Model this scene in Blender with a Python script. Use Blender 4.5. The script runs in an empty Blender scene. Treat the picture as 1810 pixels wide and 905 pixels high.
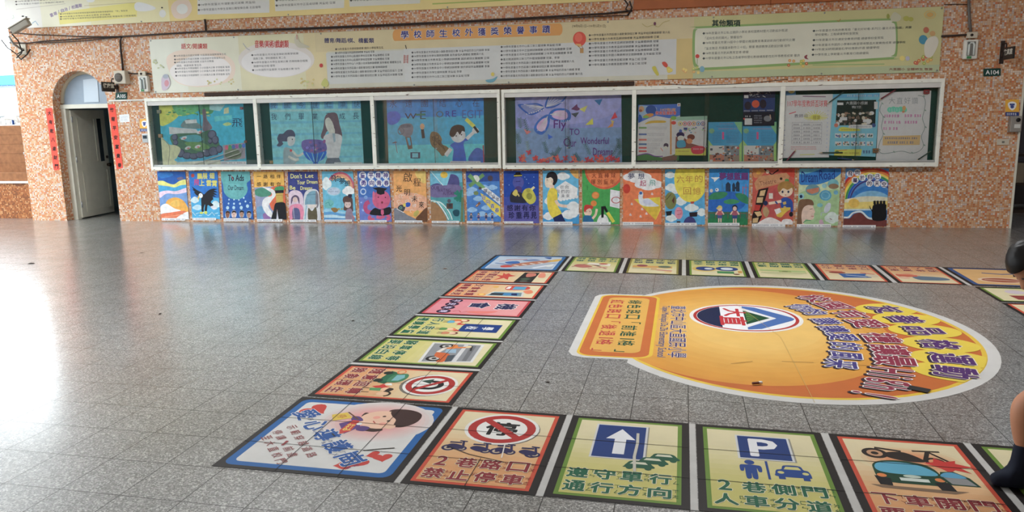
import bpy, bmesh, math, random
from mathutils import Vector, Matrix, noise
random.seed(7)
SC = bpy.context.scene
COL = SC.collection
PI = math.pi

# ------------------------------------------------------------------ camera, world, lights, exposure
FPX, PITCH, ROLL, YAW, EYE = 1357.47, 0.179504, -0.018755, -0.220486, 1.6
FW, FH = 1810.0, 905.0
fwd = Vector((math.sin(YAW)*math.cos(PITCH), math.cos(YAW)*math.cos(PITCH), -math.sin(PITCH)))
rgt = Vector((math.cos(YAW), -math.sin(YAW), 0))
upv = rgt.cross(fwd)
RGT = math.cos(ROLL)*rgt + math.sin(ROLL)*upv
UPV = -math.sin(ROLL)*rgt + math.cos(ROLL)*upv
cam_data = bpy.data.cameras.new('camera')
cam = bpy.data.objects.new('camera', cam_data)
COL.objects.link(cam)
cam_data.sensor_fit = 'HORIZONTAL'
cam_data.sensor_width = 36.0
cam_data.lens = 36.0*FPX/FW
cam_data.clip_start = 0.05
cam_data.clip_end = 300
cam.matrix_world = Matrix(((RGT.x, UPV.x, -fwd.x, 0), (RGT.y, UPV.y, -fwd.y, 0), (RGT.z, UPV.z, -fwd.z, EYE), (0, 0, 0, 1)))
SC.camera = cam

SC.view_settings.view_transform = 'Standard'
SC.view_settings.look = 'None'
SC.view_settings.gamma = 1.0
SC.view_settings.use_curve_mapping = False
SC.view_settings.exposure = -0.35

world = bpy.data.worlds.new('overcast_sky')
SC.world = world
world.use_nodes = True
bgn = world.node_tree.nodes['Background']
bgn.inputs[0].default_value = (0.88, 0.95, 1.0, 1)
bgn.inputs[1].default_value = SKY = 11.0

def area_light(name, loc, target, sx, sy, power, col=(1, 1, 1)):
    d = bpy.data.lights.new(name, 'AREA')
    d.shape = 'RECTANGLE'; d.size = sx; d.size_y = sy; d.energy = power; d.color = col
    o = bpy.data.objects.new(name, d); COL.objects.link(o)
    o.location = loc
    o.rotation_euler = (Vector(target)-Vector(loc)).to_track_quat('-Z', 'Y').to_euler()
    return o

FILLS = [(-8.0, 45), (-3.9, 105), (0.2, 115), (4.6, 90)]  # fill lights added under the ceiling to brighten the hall, no fixtures
for lx, lp in FILLS:
    for ly, lk in ((6.2, 1.6),):
        area_light('ceiling_fill', (lx, ly, 4.12), (lx, ly, 0), 1.3, 0.35, lp*lk, (0.96, 0.98, 1.0))

# ------------------------------------------------------------------ pixel -> place
WA = math.atan(0.02861114)                 # the notice wall is turned a little from the tile grid
WO = Vector((0, 11.2939, 0))
WU = Vector((math.cos(WA), math.sin(WA), 0))
WN = Vector((math.sin(WA), -math.cos(WA), 0))

def ray(px, py):
    return RGT*((px-FW/2)/FPX) + UPV*((FH/2-py)/FPX) + fwd

def floor_at(px, py, z=0.0):
    v = ray(px, py); t = (z-EYE)/v.z
    return (v.x*t, v.y*t)

def wall_at(px, py, n=0.0):
    v = ray(px, py); o = WO + WN*n
    t = o.dot(WN)/v.dot(WN)
    q = v*t
    return ((q-WO).dot(WU), q.z+EYE)

def wpt(u, n, z):
    return WO + WU*u + WN*n + Vector((0, 0, z))

# ------------------------------------------------------------------ materials
def lin(c):
    c = c/255.0
    return c/12.92 if c <= 0.04045 else ((c+0.055)/1.055)**2.4

MATS = {}
def new_mat(name):
    m = bpy.data.materials.new(name); m.use_nodes = True
    nt = m.node_tree
    return m, nt, nt.nodes['Principled BSDF']

def paint(rgb, gain=1.0, rough=0.6, spec=0.3, var=0.0, scale=25.0):
    key = (rgb, gain, rough, spec, var, scale)
    if key in MATS: return MATS[key]
    m, nt, b = new_mat('paint')
    c = [lin(v)*gain for v in rgb]; g_ = 0.3*c[0]+0.6*c[1]+0.1*c[2]
    c = [min(0.84, v+(g_-v)*0.10) for v in c]
    b.inputs['Base Color'].default_value = (*c, 1)
    b.inputs['Roughness'].default_value = rough
    b.inputs['Specular IOR Level'].default_value = spec
    if var > 0:
        tc = nt.nodes.new('ShaderNodeTexCoord'); no = nt.nodes.new('ShaderNodeTexNoise')
        no.inputs['Scale'].default_value = scale; no.inputs['Detail'].default_value = 5
        mr = nt.nodes.new('ShaderNodeMapRange')
        mr.inputs['From Min'].default_value = 0.3; mr.inputs['From Max'].default_value = 0.7
        mr.inputs['To Min'].default_value = 1-var; mr.inputs['To Max'].default_value = 1+var
        mx = nt.nodes.new('ShaderNodeMix'); mx.data_type = 'RGBA'; mx.blend_type = 'MULTIPLY'
        mx.inputs['Factor'].default_value = 1.0
        mx.inputs['A'].default_value = (*c, 1)
        nt.links.new(tc.outputs['Object'], no.inputs['Vector'])
        nt.links.new(no.outputs['Fac'], mr.inputs['Value'])
        nt.links.new(mr.outputs['Result'], mx.inputs['B'])
        nt.links.new(mx.outputs['Result'], b.inputs['Base Color'])
    MATS[key] = m
    return m

def mosaic(name, cols, size=0.0255, grout=(150, 125, 105), rough=0.35):
    m, nt, b = new_mat(name)
    N = nt.nodes.new; L = nt.links.new
    tc = N('ShaderNodeTexCoord'); sp = N('ShaderNodeSeparateXYZ'); L(tc.outputs['Object'], sp.inputs[0])
    ad = N('ShaderNodeMath'); ad.operation = 'ADD'; L(sp.outputs[0], ad.inputs[0]); L(sp.outputs[1], ad.inputs[1])
    cb = N('ShaderNodeCombineXYZ'); L(ad.outputs[0], cb.inputs[0]); L(sp.outputs[2], cb.inputs[1])
    sc = N('ShaderNodeVectorMath'); sc.operation = 'SCALE'; sc.inputs['Scale'].default_value = 1/size; L(cb.outputs[0], sc.inputs[0])
    fl = N('ShaderNodeVectorMath'); fl.operation = 'FLOOR'; L(sc.outputs[0], fl.inputs[0])
    fr = N('ShaderNodeVectorMath'); fr.operation = 'FRACTION'; L(sc.outputs[0], fr.inputs[0])
    wn = N('ShaderNodeTexWhiteNoise'); wn.noise_dimensions = '3D'; L(fl.outputs[0], wn.inputs['Vector'])
    cr = N('ShaderNodeValToRGB'); cr.color_ramp.interpolation = 'CONSTANT'
    tot = sum(w for _, w in cols); acc = 0
    els = cr.color_ramp.elements
    while len(els) < len(cols): els.new(1.0)
    for e, (c, w) in zip(els, cols):
        e.position = acc/tot; e.color = (lin(c[0]), lin(c[1]), lin(c[2]), 1); acc += w
    L(wn.outputs['Value'], cr.inputs['Fac'])
    sf = N('ShaderNodeSeparateXYZ'); L(fr.outputs[0], sf.inputs[0])
    mn = N('ShaderNodeMath'); mn.operation = 'MINIMUM'; L(sf.outputs[0], mn.inputs[0]); L(sf.outputs[1], mn.inputs[1])
    gt = N('ShaderNodeMath'); gt.operation = 'GREATER_THAN'; gt.inputs[1].default_value = 0.13; L(mn.outputs[0], gt.inputs[0])
    mx = N('ShaderNodeMix'); mx.data_type = 'RGBA'
    mx.inputs['A'].default_value = (lin(grout[0]), lin(grout[1]), lin(grout[2]), 1)
    L(gt.outputs[0], mx.inputs['Factor']); L(cr.outputs['Color'], mx.inputs['B'])
    L(mx.outputs['Result'], b.inputs['Base Color'])
    b.inputs['Roughness'].default_value = rough
    b.inputs['Specular IOR Level'].default_value = 0.3
    return m

M_MOSAIC = mosaic('small_orange_mosaic_tile', [((202, 136, 88), 3.0), ((214, 166, 126), 2.6), ((228, 208, 190), 1.5), ((200, 184, 178), 1.4), ((210, 178, 150), 1.8), ((186, 116, 74), 1.5), ((210, 118, 76), .5)], grout=(176, 150, 128))
M_MOSAIC_DARK = mosaic('brown_mosaic_tile', [((150, 88, 48), 3), ((172, 110, 64), 2), ((120, 70, 40), 2), ((190, 140, 96), 1)], grout=(120, 84, 60))

def terrazzo():
    m, nt, b = new_mat('grey_terrazzo_tile')
    N = nt.nodes.new; L = nt.links.new
    tc = N('ShaderNodeTexCoord'); sp = N('ShaderNodeSeparateXYZ'); L(tc.outputs['Object'], sp.inputs[0])
    def grid(out, pitch, phase, half):
        a = N('ShaderNodeMath'); a.operation = 'SUBTRACT'; L(out, a.inputs[0]); a.inputs[1].default_value = phase-pitch*200.5
        md = N('ShaderNodeMath'); md.operation = 'MODULO'; L(a.outputs[0], md.inputs[0]); md.inputs[1].default_value = pitch
        s2 = N('ShaderNodeMath'); s2.operation = 'SUBTRACT'; L(md.outputs[0], s2.inputs[0]); s2.inputs[1].default_value = pitch/2
        ab = N('ShaderNodeMath'); ab.operation = 'ABSOLUTE'; L(s2.outputs[0], ab.inputs[0])
        lt = N('ShaderNodeMath'); lt.operation = 'LESS_THAN'; L(ab.outputs[0], lt.inputs[0]); lt.inputs[1].default_value = half
        dv = N('ShaderNodeMath'); dv.operation = 'DIVIDE'; L(a.outputs[0], dv.inputs[0]); dv.inputs[1].default_value = pitch
        fo = N('ShaderNodeMath'); fo.operation = 'ADD'; L(dv.outputs[0], fo.inputs[0]); fo.inputs[1].default_value = 0.5
        ff = N('ShaderNodeMath'); ff.operation = 'FLOOR'; L(dv.outputs[0], ff.inputs[0])
        return lt.outputs[0], ff.outputs[0]
    jx, ix = grid(sp.outputs[0], 0.3045, -2.685, 0.0024)
    jy, iy = grid(sp.outputs[1], 0.3170, 2.990, 0.0024)
    mxj = N('ShaderNodeMath'); mxj.operation = 'MAXIMUM'; L(jx, mxj.inputs[0]); L(jy, mxj.inputs[1])
    cb = N('ShaderNodeCombineXYZ'); L(ix, cb.inputs[0]); L(iy, cb.inputs[1])
    wn = N('ShaderNodeTexWhiteNoise'); wn.noise_dimensions = '2D'; L(cb.outputs[0], wn.inputs['Vector'])
    vo = N('ShaderNodeTexVoronoi'); vo.inputs['Scale'].default_value = 150; L(tc.outputs['Object'], vo.inputs['Vector'])
    sx = N('ShaderNodeSeparateColor'); L(vo.outputs['Color'], sx.inputs[0])
    cr = N('ShaderNodeValToRGB'); e = cr.color_ramp.elements
    e[0].position = 0.0; e[0].color = (0.036, 0.036, 0.035, 1)
    e[1].position = 1.0; e[1].color = (0.50, 0.50, 0.48, 1)
    k = e.new(0.30); k.color = (0.115, 0.115, 0.112, 1)
    k = e.new(0.72); k.color = (0.235, 0.235, 0.228, 1)
    L(sx.outputs[0], cr.inputs['Fac'])
    mr = N('ShaderNodeMapRange'); L(wn.outputs['Value'], mr.inputs['Value']); mr.inputs['To Min'].default_value = 0.93; mr.inputs['To Max'].default_value = 1.07
    mu = N('ShaderNodeMix'); mu.data_type = 'RGBA'; mu.blend_type = 'MULTIPLY'; mu.inputs['Factor'].default_value = 1
    L(cr.outputs['Color'], mu.inputs['A']); L(mr.outputs['Result'], mu.inputs['B'])
    mj = N('ShaderNodeMix'); mj.data_type = 'RGBA'; L(mxj.outputs[0], mj.inputs['Factor']); L(mu.outputs['Result'], mj.inputs['A'])
    mj.inputs['B'].default_value = (0.018, 0.017, 0.016, 1)
    L(mj.outputs['Result'], b.inputs['Base Color'])
    no = N('ShaderNodeTexNoise'); no.inputs['Scale'].default_value = 2.2; no.inputs['Detail'].default_value = 6; L(tc.outputs['Object'], no.inputs['Vector'])
    rr = N('ShaderNodeMapRange'); L(no.outputs['Fac'], rr.inputs['Value'])
    rr.inputs['From Min'].default_value = 0.3; rr.inputs['From Max'].default_value = 0.7
    rr.inputs['To Min'].default_value = 0.30; rr.inputs['To Max'].default_value = 0.42
    ro = N('ShaderNodeMath'); ro.operation = 'ADD'; L(rr.outputs['Result'], ro.inputs[0])
    jm = N('ShaderNodeMath'); jm.operation = 'MULTIPLY'; L(mxj.outputs[0], jm.inputs[0]); jm.inputs[1].default_value = 0.5
    L(jm.outputs[0], ro.inputs[1]); L(ro.outputs[0], b.inputs['Roughness'])
    bp = N('ShaderNodeBump'); bp.inputs['Strength'].default_value = 0.05; bp.inputs['Distance'].default_value = 0.002
    n2 = N('ShaderNodeTexNoise'); n2.inputs['Scale'].default_value = 6; L(tc.outputs['Object'], n2.inputs['Vector'])
    L(n2.outputs['Fac'], bp.inputs['Height']); L(bp.outputs['Normal'], b.inputs['Normal'])
    b.inputs['Specular IOR Level'].default_value = 0.9
    b.inputs['Coat Weight'].default_value = 1.0
    b.inputs['Coat IOR'].default_value = 1.6
    b.inputs['Coat Roughness'].default_value = 0.2
    return m
M_FLOOR = terrazzo()

def glass():
    m = bpy.data.materials.new('clear_glass'); m.use_nodes = True
    nt = m.node_tree; nt.nodes.remove(nt.nodes['Principled BSDF']); out = nt.nodes['Material Output']
    t = nt.nodes.new('ShaderNodeBsdfTransparent'); t.inputs[0].default_value = (0.985, 0.992, 0.988, 1)
    g = nt.nodes.new('ShaderNodeBsdfGlossy'); g.inputs['Roughness'].default_value = 0.02
    f = nt.nodes.new('ShaderNodeFresnel'); f.inputs[0].default_value = 1.5
    x = nt.nodes.new('ShaderNodeMixShader')
    nt.links.new(f.outputs[0], x.inputs[0]); nt.links.new(t.outputs[0], x.inputs[1]); nt.links.new(g.outputs[0], x.inputs[2])
    nt.links.new(x.outputs[0], out.inputs[0])
    return m
M_GLASS = glass()

# ------------------------------------------------------------------ objects
def link(name, mesh, parent=None, loc=(0, 0, 0), rz=0.0):
    o = bpy.data.objects.new(name, mesh); COL.objects.link(o)
    if parent is not None: o.parent = parent
    o.location = loc; o.rotation_euler = (0, 0, rz)
    return o

def tag(o, label, cat, group=None):
    o['label'] = label; o['category'] = cat
    if group: o['group'] = group
    return o

def struct(o, label=None):
    o['kind'] = 'structure'
    if label: o['label'] = label
    return o

def thing(name, label, cat, loc=(0, 0, 0), rz=0.0, group=None):
    return tag(link(name, None, None, loc, rz), label, cat, group)

class MB:
    """collects solid shapes into one mesh"""
    def __init__(s): s.bm = bmesh.new(); s.mats = []
    def mi(s, m):
        if m is None: return 0
        if m not in s.mats: s.mats.append(m)
        return s.mats.index(m)
    def box(s, x0, x1, y0, y1, z0, z1, m=None, bev=0.0):
        r = bmesh.ops.create_cube(s.bm, size=1)
        vs = r['verts']
        for v in vs:
            v.co = Vector(((x0+x1)/2+v.co.x*(x1-x0), (y0+y1)/2+v.co.y*(y1-y0), (z0+z1)/2+v.co.z*(z1-z0)))
        fs = set(f for v in vs for f in v.link_faces)
        for f in fs: f.material_index = s.mi(m)
        if bev > 0:
            es = list(set(e for v in vs for e in v.link_edges))
            bmesh.ops.bevel(s.bm, geom=es, offset=bev, segments=2, affect='EDGES', profile=0.5)
        return s
    def prism(s, pts, y0, y1, m=None, axis='y'):
        """polygon in (x,z) pushed along y (axis y) or in (x,y) along z (axis z)"""
        def mk(p, d): return (p[0], d, p[1]) if axis == 'y' else (p[0], p[1], d)
        a = [s.bm.verts.new(mk(p, y0)) for p in pts]; b = [s.bm.verts.new(mk(p, y1)) for p in pts]
        k = s.mi(m); n = len(pts); fs = [s.bm.faces.new(a), s.bm.faces.new(b[::-1])]
        for i in range(n): fs.append(s.bm.faces.new((a[i], b[i], b[(i+1) % n], a[(i+1) % n])))
        for f in fs: f.material_index = k
        bmesh.ops.recalc_face_normals(s.bm, faces=fs)
        return s
    def tube(s, pts, r, m=None, seg=8):
        pts = [Vector(p) for p in pts]; k = s.mi(m); rings = []
        for i, p in enumerate(pts):
            t = (pts[min(i+1, len(pts)-1)]-pts[max(i-1, 0)]).normalized()
            ref = Vector((0, 0, 1)) if abs(t.z) < 0.9 else Vector((1, 0, 0))
            a = t.cross(ref).normalized(); b = t.cross(a)
            rr = r[i] if isinstance(r, (list, tuple)) else r
            rings.append([s.bm.verts.new(p+a*(rr*math.cos(2*PI*j/seg))+b*(rr*math.sin(2*PI*j/seg))) for j in range(seg)])
        fs = [s.bm.faces.new(rings[0]), s.bm.faces.new(rings[-1][::-1])]
        for i in range(len(rings)-1):
            for j in range(seg):
                fs.append(s.bm.faces.new((rings[i][j], rings[i][(j+1) % seg], rings[i+1][(j+1) % seg], rings[i+1][j])))
        for f in fs: f.material_index = k; f.smooth = True
        bmesh.ops.recalc_face_normals(s.bm, faces=fs)
        return s
    def build(s, name, m=None, parent=None, loc=(0, 0, 0), rz=0.0):
        me = bpy.data.meshes.new(name); s.bm.to_mesh(me); s.bm.free()
        if m is not None: me.materials.append(m)
        else:
            for q in s.mats: me.materials.append(q)
        return link(name, me, parent, loc, rz)

def wthing(name, label, cat, u, z, n=0.0, group=None):
    return thing(name, label, cat, wpt(u, n, z), WA, group)

# ------------------------------------------------------------------ lettering
GLY = {}
def glyphs(s, bold=0.0, res=2):
    """outline of a string as flat faces, scaled to the unit square of its own bounding box"""
    key = (s, bold, res)
    if key in GLY: return GLY[key]
    c = bpy.data.curves.new('lettering', 'FONT'); c.body = s; c.size = 1; c.resolution_u = res; c.offset = bold
    o = bpy.data.objects.new('lettering', c); COL.objects.link(o)
    dg = bpy.context.evaluated_depsgraph_get(); ev = o.evaluated_get(dg); me = ev.to_mesh()
    vs = [(v.co.x, v.co.y) for v in me.vertices]; fs = [tuple(p.vertices) for p in me.polygons]
    ev.to_mesh_clear(); bpy.data.objects.remove(o); bpy.data.curves.remove(c)
    x0 = min(v[0] for v in vs); x1 = max(v[0] for v in vs); y0 = min(v[1] for v in vs); y1 = max(v[1] for v in vs)
    w = max(x1-x0, 1e-4); h = max(y1-y0, 1e-4)
    vs = [((x-x0)/w, (y-y0)/h) for x, y in vs]
    # outward faces: counter-clockwise
    out = []
    for f in fs:
        a = sum(vs[f[i]][0]*vs[f[(i+1) % len(f)]][1]-vs[f[(i+1) % len(f)]][0]*vs[f[i]][1] for i in range(len(f)))
        out.append(f if a > 0 else f[::-1])
    GLY[key] = (vs, out, w/h)
    return GLY[key]

def spline(pts, closed=True, n=6):
    P = [Vector((p[0], p[1])) for p in pts]; N = len(P); out = []
    rng = range(N if closed else N-1)
    for i in rng:
        if closed: a, b, c, d = P[i-1], P[i], P[(i+1) % N], P[(i+2) % N]
        else: a, b, c, d = P[max(i-1, 0)], P[i], P[i+1], P[min(i+2, N-1)]
        for k in range(n):
            t = k/n
            out.append(0.5*((2*b)+(c-a)*t+(2*a-5*b+4*c-d)*t*t+(3*b-a-3*c+d)*t*t*t))
    if not closed: out.append(P[-1])
    return [(v.x, v.y) for v in out]

class Art:
    """flat printed or painted sheet: shapes laid over each other, all in one mesh of one sheet"""
    EPS = 0.00003
    def __init__(s, plane, K, n=0.0, gain=1.0, rough=0.6, spec=0.3, var=0.0, scale=25.0):
        s.plane, s.K, s.n, s.gain, s.rough, s.spec, s.var, s.scale = plane, K, n, gain, rough, spec, var, scale
        s.shapes = []; s.thick = 0.003; s.clip = None
    def p(s, x, y):
        px, py = s.K[0]+x/s.K[2], s.K[1]+y/s.K[2]
        return wall_at(px, py, s.n) if s.plane == 'w' else floor_at(px, py)
    def raw(s, vs, fs, col, nov=False):
        s.shapes.append((vs, fs, col, nov)); return s
    def plane_poly(s, pts, col):
        pts = [(p[0], p[1]) for p in pts]
        if s.clip: pts = clip_poly(pts, s.clip)
        if len(pts) < 3: return s
        a = sum(pts[i][0]*pts[(i+1) % len(pts)][1]-pts[(i+1) % len(pts)][0]*pts[i][1] for i in range(len(pts)))
        if a < 0: pts = pts[::-1]
        return s.raw(pts, [tuple(range(len(pts)))], col)
    def sheet(s, quad, col, clip=True):
        """the sheet itself: four corners as seen"""
        q = [s.p(*c) for c in quad]
        s.quad = q; s.plane_poly(q, col)
        if clip:
            a = sum(q[i][0]*q[(i+1) % 4][1]-q[(i+1) % 4][0]*q[i][1] for i in range(4))
            s.clip = q if a > 0 else q[::-1]
        return s
    def rect_sheet(s, x0, x1, y0, y1, col):
        q = [(x0, y0), (x1, y0), (x1, y1), (x0, y1)]; s.quad = q; s.plane_poly(q, col); s.clip = q
        return s
    def poly(s, pts, col): return s.plane_poly([s.p(*c) for c in pts], col)
    def blob(s, pts, col): return s.plane_poly(spline([s.p(*c) for c in pts]), col)
    def box(s, x0, y0, x1, y1, col): return s.poly([(x0, y0), (x1, y0), (x1, y1), (x0, y1)], col)
    def ell(s, cx, cy, rx, ry, col, n=28, a0=0, a1=360, tilt=0):
        ct, st = math.cos(math.radians(tilt)), math.sin(math.radians(tilt)); pts = []
        full = (a1-a0) >= 360
        for i in range(n if full else n+1):
            a = math.radians(a0+(a1-a0)*i/n); x, y = rx*math.cos(a), -ry*math.sin(a)
            pts.append((cx+x*ct-y*st, cy+x*st+y*ct))
        return s.poly(pts, col)
    def ring(s, cx, cy, rx, ry, w, col, n=32, a0=0, a1=360):
        vs = []; fs = []
        full = a1-a0 >= 360
        N = n if full else n+1
        for k in (1.0, 1.0-w):
            for i in range(N):
                a = math.radians(a0+(a1-a0)*i/n)
                vs.append(s.p(cx+rx*k*math.cos(a), cy-ry*k*math.sin(a)))
        for i in range(N if full else N-1):
            j = (i+1) % N; fs.append((i, j, N+j, N+i))
        if s.clip: vs = [clamp_in(v, s.clip) for v in vs]
        return s.raw(vs, fs, col)
    def line(s, pts, w, col, smooth=False):
        """stroke, width in crop pixels at its first point"""
        P = [s.p(*c) for c in pts]
        k = math.dist(s.p(pts[0][0]-.5, pts[0][1]), s.p(pts[0][0]+.5, pts[0][1]))
        return s.stroke(P, w*k, col, smooth)
    def stroke(s, P, wd, col, smooth=False):
        if smooth and len(P) > 2: P = spline(P, False, 5)
        vs = []; fs = []
        for i, q in enumerate(P):
            a = P[max(i-1, 0)]; b = P[min(i+1, len(P)-1)]
            dx, dy = b[0]-a[0], b[1]-a[1]; l = math.hypot(dx, dy) or 1
            ox, oy = -dy/l*wd/2, dx/l*wd/2
            l, r = (q[0]+ox, q[1]+oy), (q[0]-ox, q[1]-oy)
            if s.clip: l, r = clamp_in(l, s.clip), clamp_in(r, s.clip)
            vs += [l, r]
        for i in range(len(P)-1): fs.append((2*i+1, 2*i+3, 2*i+2, 2*i))
        return s.raw(vs, fs, col)
    def quadtext(s, st, BL, BR, TR, TL, col, bold=0.0, edge=None, ew=0.05, shadow=None):
        """lettering filling a four-cornered box given in plane coordinates"""
        if st == '一': BL, TL = [tuple(BL[i]+(TL[i]-BL[i])*k for i in (0, 1)) for k in (.44, .58)]; BR, TR = [tuple(BR[i]+(TR[i]-BR[i])*k for i in (0, 1)) for k in (.44, .58)]
        uy = (TL[0]-BL[0], TL[1]-BL[1])
        hh = math.hypot(*uy)
        vs, fs, _ = glyphs(st, 0.0, 1 if s.small else 2)
        base = [tuple((1-x)*(1-y)*BL[i]+x*(1-y)*BR[i]+x*y*TR[i]+(1-x)*y*TL[i] for i in (0, 1)) for x, y in vs]
        def put(r, c, d=(0, 0)):
            r *= 0.7
            if r <= 0.004: s.raw([(q[0]+d[0], q[1]+d[1]) for q in base], fs, c, True); return
            n = 6 if r < 0.045 else 10; out = []; ff = []; L = len(base)
            for k in range(n):
                ox, oy = r*hh*math.cos(2*PI*k/n), r*hh*math.sin(2*PI*k/n)
                ff += [tuple(v+k*L for v in f) for f in fs]; out += [(q[0]+ox+d[0], q[1]+oy+d[1]) for q in base]
            s.raw(out, ff, c, (True, L))
        if shadow: put(bold+ew, shadow[0], shadow[1])
        if edge: put(bold+ew, edge)
        put(bold, col)
        return s
    small = False
    def text(s, st, x0, y0, x1, y1, col, **k):
        """upright lettering in a crop box (x0,y0 top left; x1,y1 bottom right)"""
        return s.quadtext(st, s.p(x0, y1), s.p(x1, y1), s.p(x1, y0), s.p(x0, y0), col, **k)
    def tline(s, st, x0, x1, y, h, col, **k):
        """one level line of small lettering starting at x0,y"""
        a = s.p(x0, y+h/2); b = s.p(x0, y-h/2); c = s.p(x1, y)
        return s.quadtext(st, (a[0], a[1]), (c[0], a[1]), (c[0], b[1]), (a[0], b[1]), col, **k)
    def ftext(s, st, cx, cy, w, h, ang, col, **k):
        """floor lettering: centre in plane coordinates, size in metres, reading direction ang (degrees)"""
        c, d = math.cos(math.radians(ang)), math.sin(math.radians(ang))
        def q(x, y): return (cx+x*c-y*d, cy+x*d+y*c)
        return s.quadtext(st, q(-w/2, -h/2), q(w/2, -h/2), q(w/2, h/2), q(-w/2, h/2), col, **k)
    def build(s, name, parent=None, thick=None, origin=None, flip=False):
        thick = s.thick if thick is None else thick
        allv = s.shapes[0][0]
        cx = sum(v[0] for v in allv)/len(allv)
        if origin is None:
            cy = min(v[1] for v in allv) if s.plane == 'w' else sum(v[1] for v in allv)/len(allv)
        else: cx, cy = origin
        V = []; F = []; MI = []; mats = []
        def slot(col, nov):
            m = paint(col, s.gain, s.rough, s.spec, 0.0 if nov else s.var, s.scale)
            if m not in mats: mats.append(m)
            return mats.index(m)
        def put(v, d):
            if s.plane == 'w': V.append((v[0]-cx, -d, v[1]-cy))
            else: V.append((v[0]-cx, v[1]-cy, d))
        for i, (vs, fs, col, nov) in enumerate(s.shapes):
            base = len(V); d = thick + i*s.EPS
            st_ = nov[1] if isinstance(nov, tuple) else 10**9
            for q_, v in enumerate(vs): put(v, d+(q_//st_)*0.000002)
            k = slot(col, bool(nov))
            for f in fs: F.append(tuple(base+j for j in f)); MI.append(k)
            if i == 0:                      # give the sheet its thickness
                b2 = len(V); n = len(vs)
                for v in vs: put(v, 0.0)
                F.append(tuple(b2+j for j in range(n))[::-1]); MI.append(k)
                for j in range(n):
                    F.append((b2+j, b2+(j+1) % n, base+(j+1) % n, base+j)); MI.append(k)
        me = bpy.data.meshes.new(name); me.from_pydata(V, [], F)
        for m in mats: me.materials.append(m)
        me.polygons.foreach_set('material_index', MI)
        me.update()
        if parent is not None:
            if s.plane == 'w':
                pu, pn, pz = parent['_unz']
                return link(name, me, parent, (cx-pu, -(s.n-pn), cy-pz))
            px, py = parent.location.x, parent.location.y
            return link(name, me, parent, (cx-px, cy-py, s.n-parent.location.z))
        if s.plane == 'w':
            o = link(name, me, None, wpt(cx, s.n, cy), WA)
        else:
            o = link(name, me, None, (cx, cy, s.n))
        s.o = o; s.org = (cx, cy)
        return o

def clip_poly(pts, clip):
    out = pts
    for i in range(len(clip)):
        a, b = clip[i], clip[(i+1) % len(clip)]
        def side(q): return (b[0]-a[0])*(q[1]-a[1])-(b[1]-a[1])*(q[0]-a[0])
        new = []
        for j in range(len(out)):
            p, q = out[j-1], out[j]; sp, sq = side(p), side(q)
            if (sp >= 0) != (sq >= 0):
                t = sp/(sp-sq); new.append((p[0]+(q[0]-p[0])*t, p[1]+(q[1]-p[1])*t))
            if sq >= 0: new.append(q)
        out = new
        if not out: break
    return out

def clamp_in(v, clip):
    x, y = v
    for i in range(len(clip)):
        a, b = clip[i], clip[(i+1) % len(clip)]
        dx, dy = b[0]-a[0], b[1]-a[1]; l = math.hypot(dx, dy)
        d = (dx*(y-a[1])-dy*(x-a[0]))/l
        if d < 0: x += dy/l*d; y -= dx/l*d
    return (x, y)

WHITE = (235, 236, 236); BLACK = (22, 22, 24)
# ------------------------------------------------------------------ plain materials
def mat(name, rgb, rough=0.5, spec=0.4, metal=0.0, var=0.06, scale=6):
    m = paint(rgb, 1.0, rough, spec, var, scale)
    m = m.copy(); m.name = name
    m.node_tree.nodes['Principled BSDF'].inputs['Metallic'].default_value = metal
    return m
M_CREAM = mat('cream_paint', (214, 212, 196), 0.45)
def chipped(m):
    nt = m.node_tree; b = nt.nodes['Principled BSDF']; src = b.inputs['Base Color'].links[0].from_socket
    tc = nt.nodes.new('ShaderNodeTexCoord'); mp = nt.nodes.new('ShaderNodeMapping'); mp.inputs['Scale'].default_value = (9, 30, 40)
    no = nt.nodes.new('ShaderNodeTexNoise'); no.inputs['Scale'].default_value = 1.0; no.inputs['Detail'].default_value = 6
    gt = nt.nodes.new('ShaderNodeMapRange'); gt.inputs['From Min'].default_value = 0.655; gt.inputs['From Max'].default_value = 0.675
    mx = nt.nodes.new('ShaderNodeMix'); mx.data_type = 'RGBA'; mx.inputs['B'].default_value = (0.12, 0.07, 0.045, 1)
    nt.links.new(tc.outputs['Object'], mp.inputs[0]); nt.links.new(mp.outputs[0], no.inputs['Vector']); nt.links.new(no.outputs['Fac'], gt.inputs['Value'])
    nt.links.new(gt.outputs['Result'], mx.inputs['Factor']); nt.links.new(src, mx.inputs['A']); nt.links.new(mx.outputs['Result'], b.inputs['Base Color'])
    return m
M_WHITEFRAME = mat('aged_white_paint', (240, 236, 224), 0.4, var=0.07, scale=9)
M_FELT = mat('dark_green_felt', (24, 78, 70), 0.85, 0.1)
M_PLASTER = mat('white_plaster', (225, 222, 215), 0.8, 0.2)
M_DARK = mat('black_rubber', (26, 24, 24), 0.55, 0.3)
M_CABLE = mat('dusty_cable', (58, 46, 42), 0.6, 0.3)
M_WHITEPL = mat('off_white_plastic', (226, 224, 214), 0.35)
M_BEIGEPL = mat('yellowed_plastic', (202, 192, 172), 0.45)
M_METAL = mat('brushed_metal', (170, 172, 172), 0.35, 0.5, 0.9)
M_WOOD = mat('orange_brown_board', (176, 96, 44), 0.5, 0.3, var=0.12, scale=3)
M_ROOMWALL = mat('room_wall_paint', (150, 172, 178), 0.7, 0.2)
M_GREENPLATE = mat('dark_green_plate', (12, 70, 60), 0.4)
M_CORR = mat('blue_roof_sheet', (40, 160, 215), 0.5)
M_PLANK = mat('brown_plank', (142, 92, 54), 0.6, 0.2, var=0.2, scale=12)
M_CONC = mat('concrete', (170, 166, 158), 0.9, 0.1)

chipped(M_WHITEFRAME)
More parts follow.
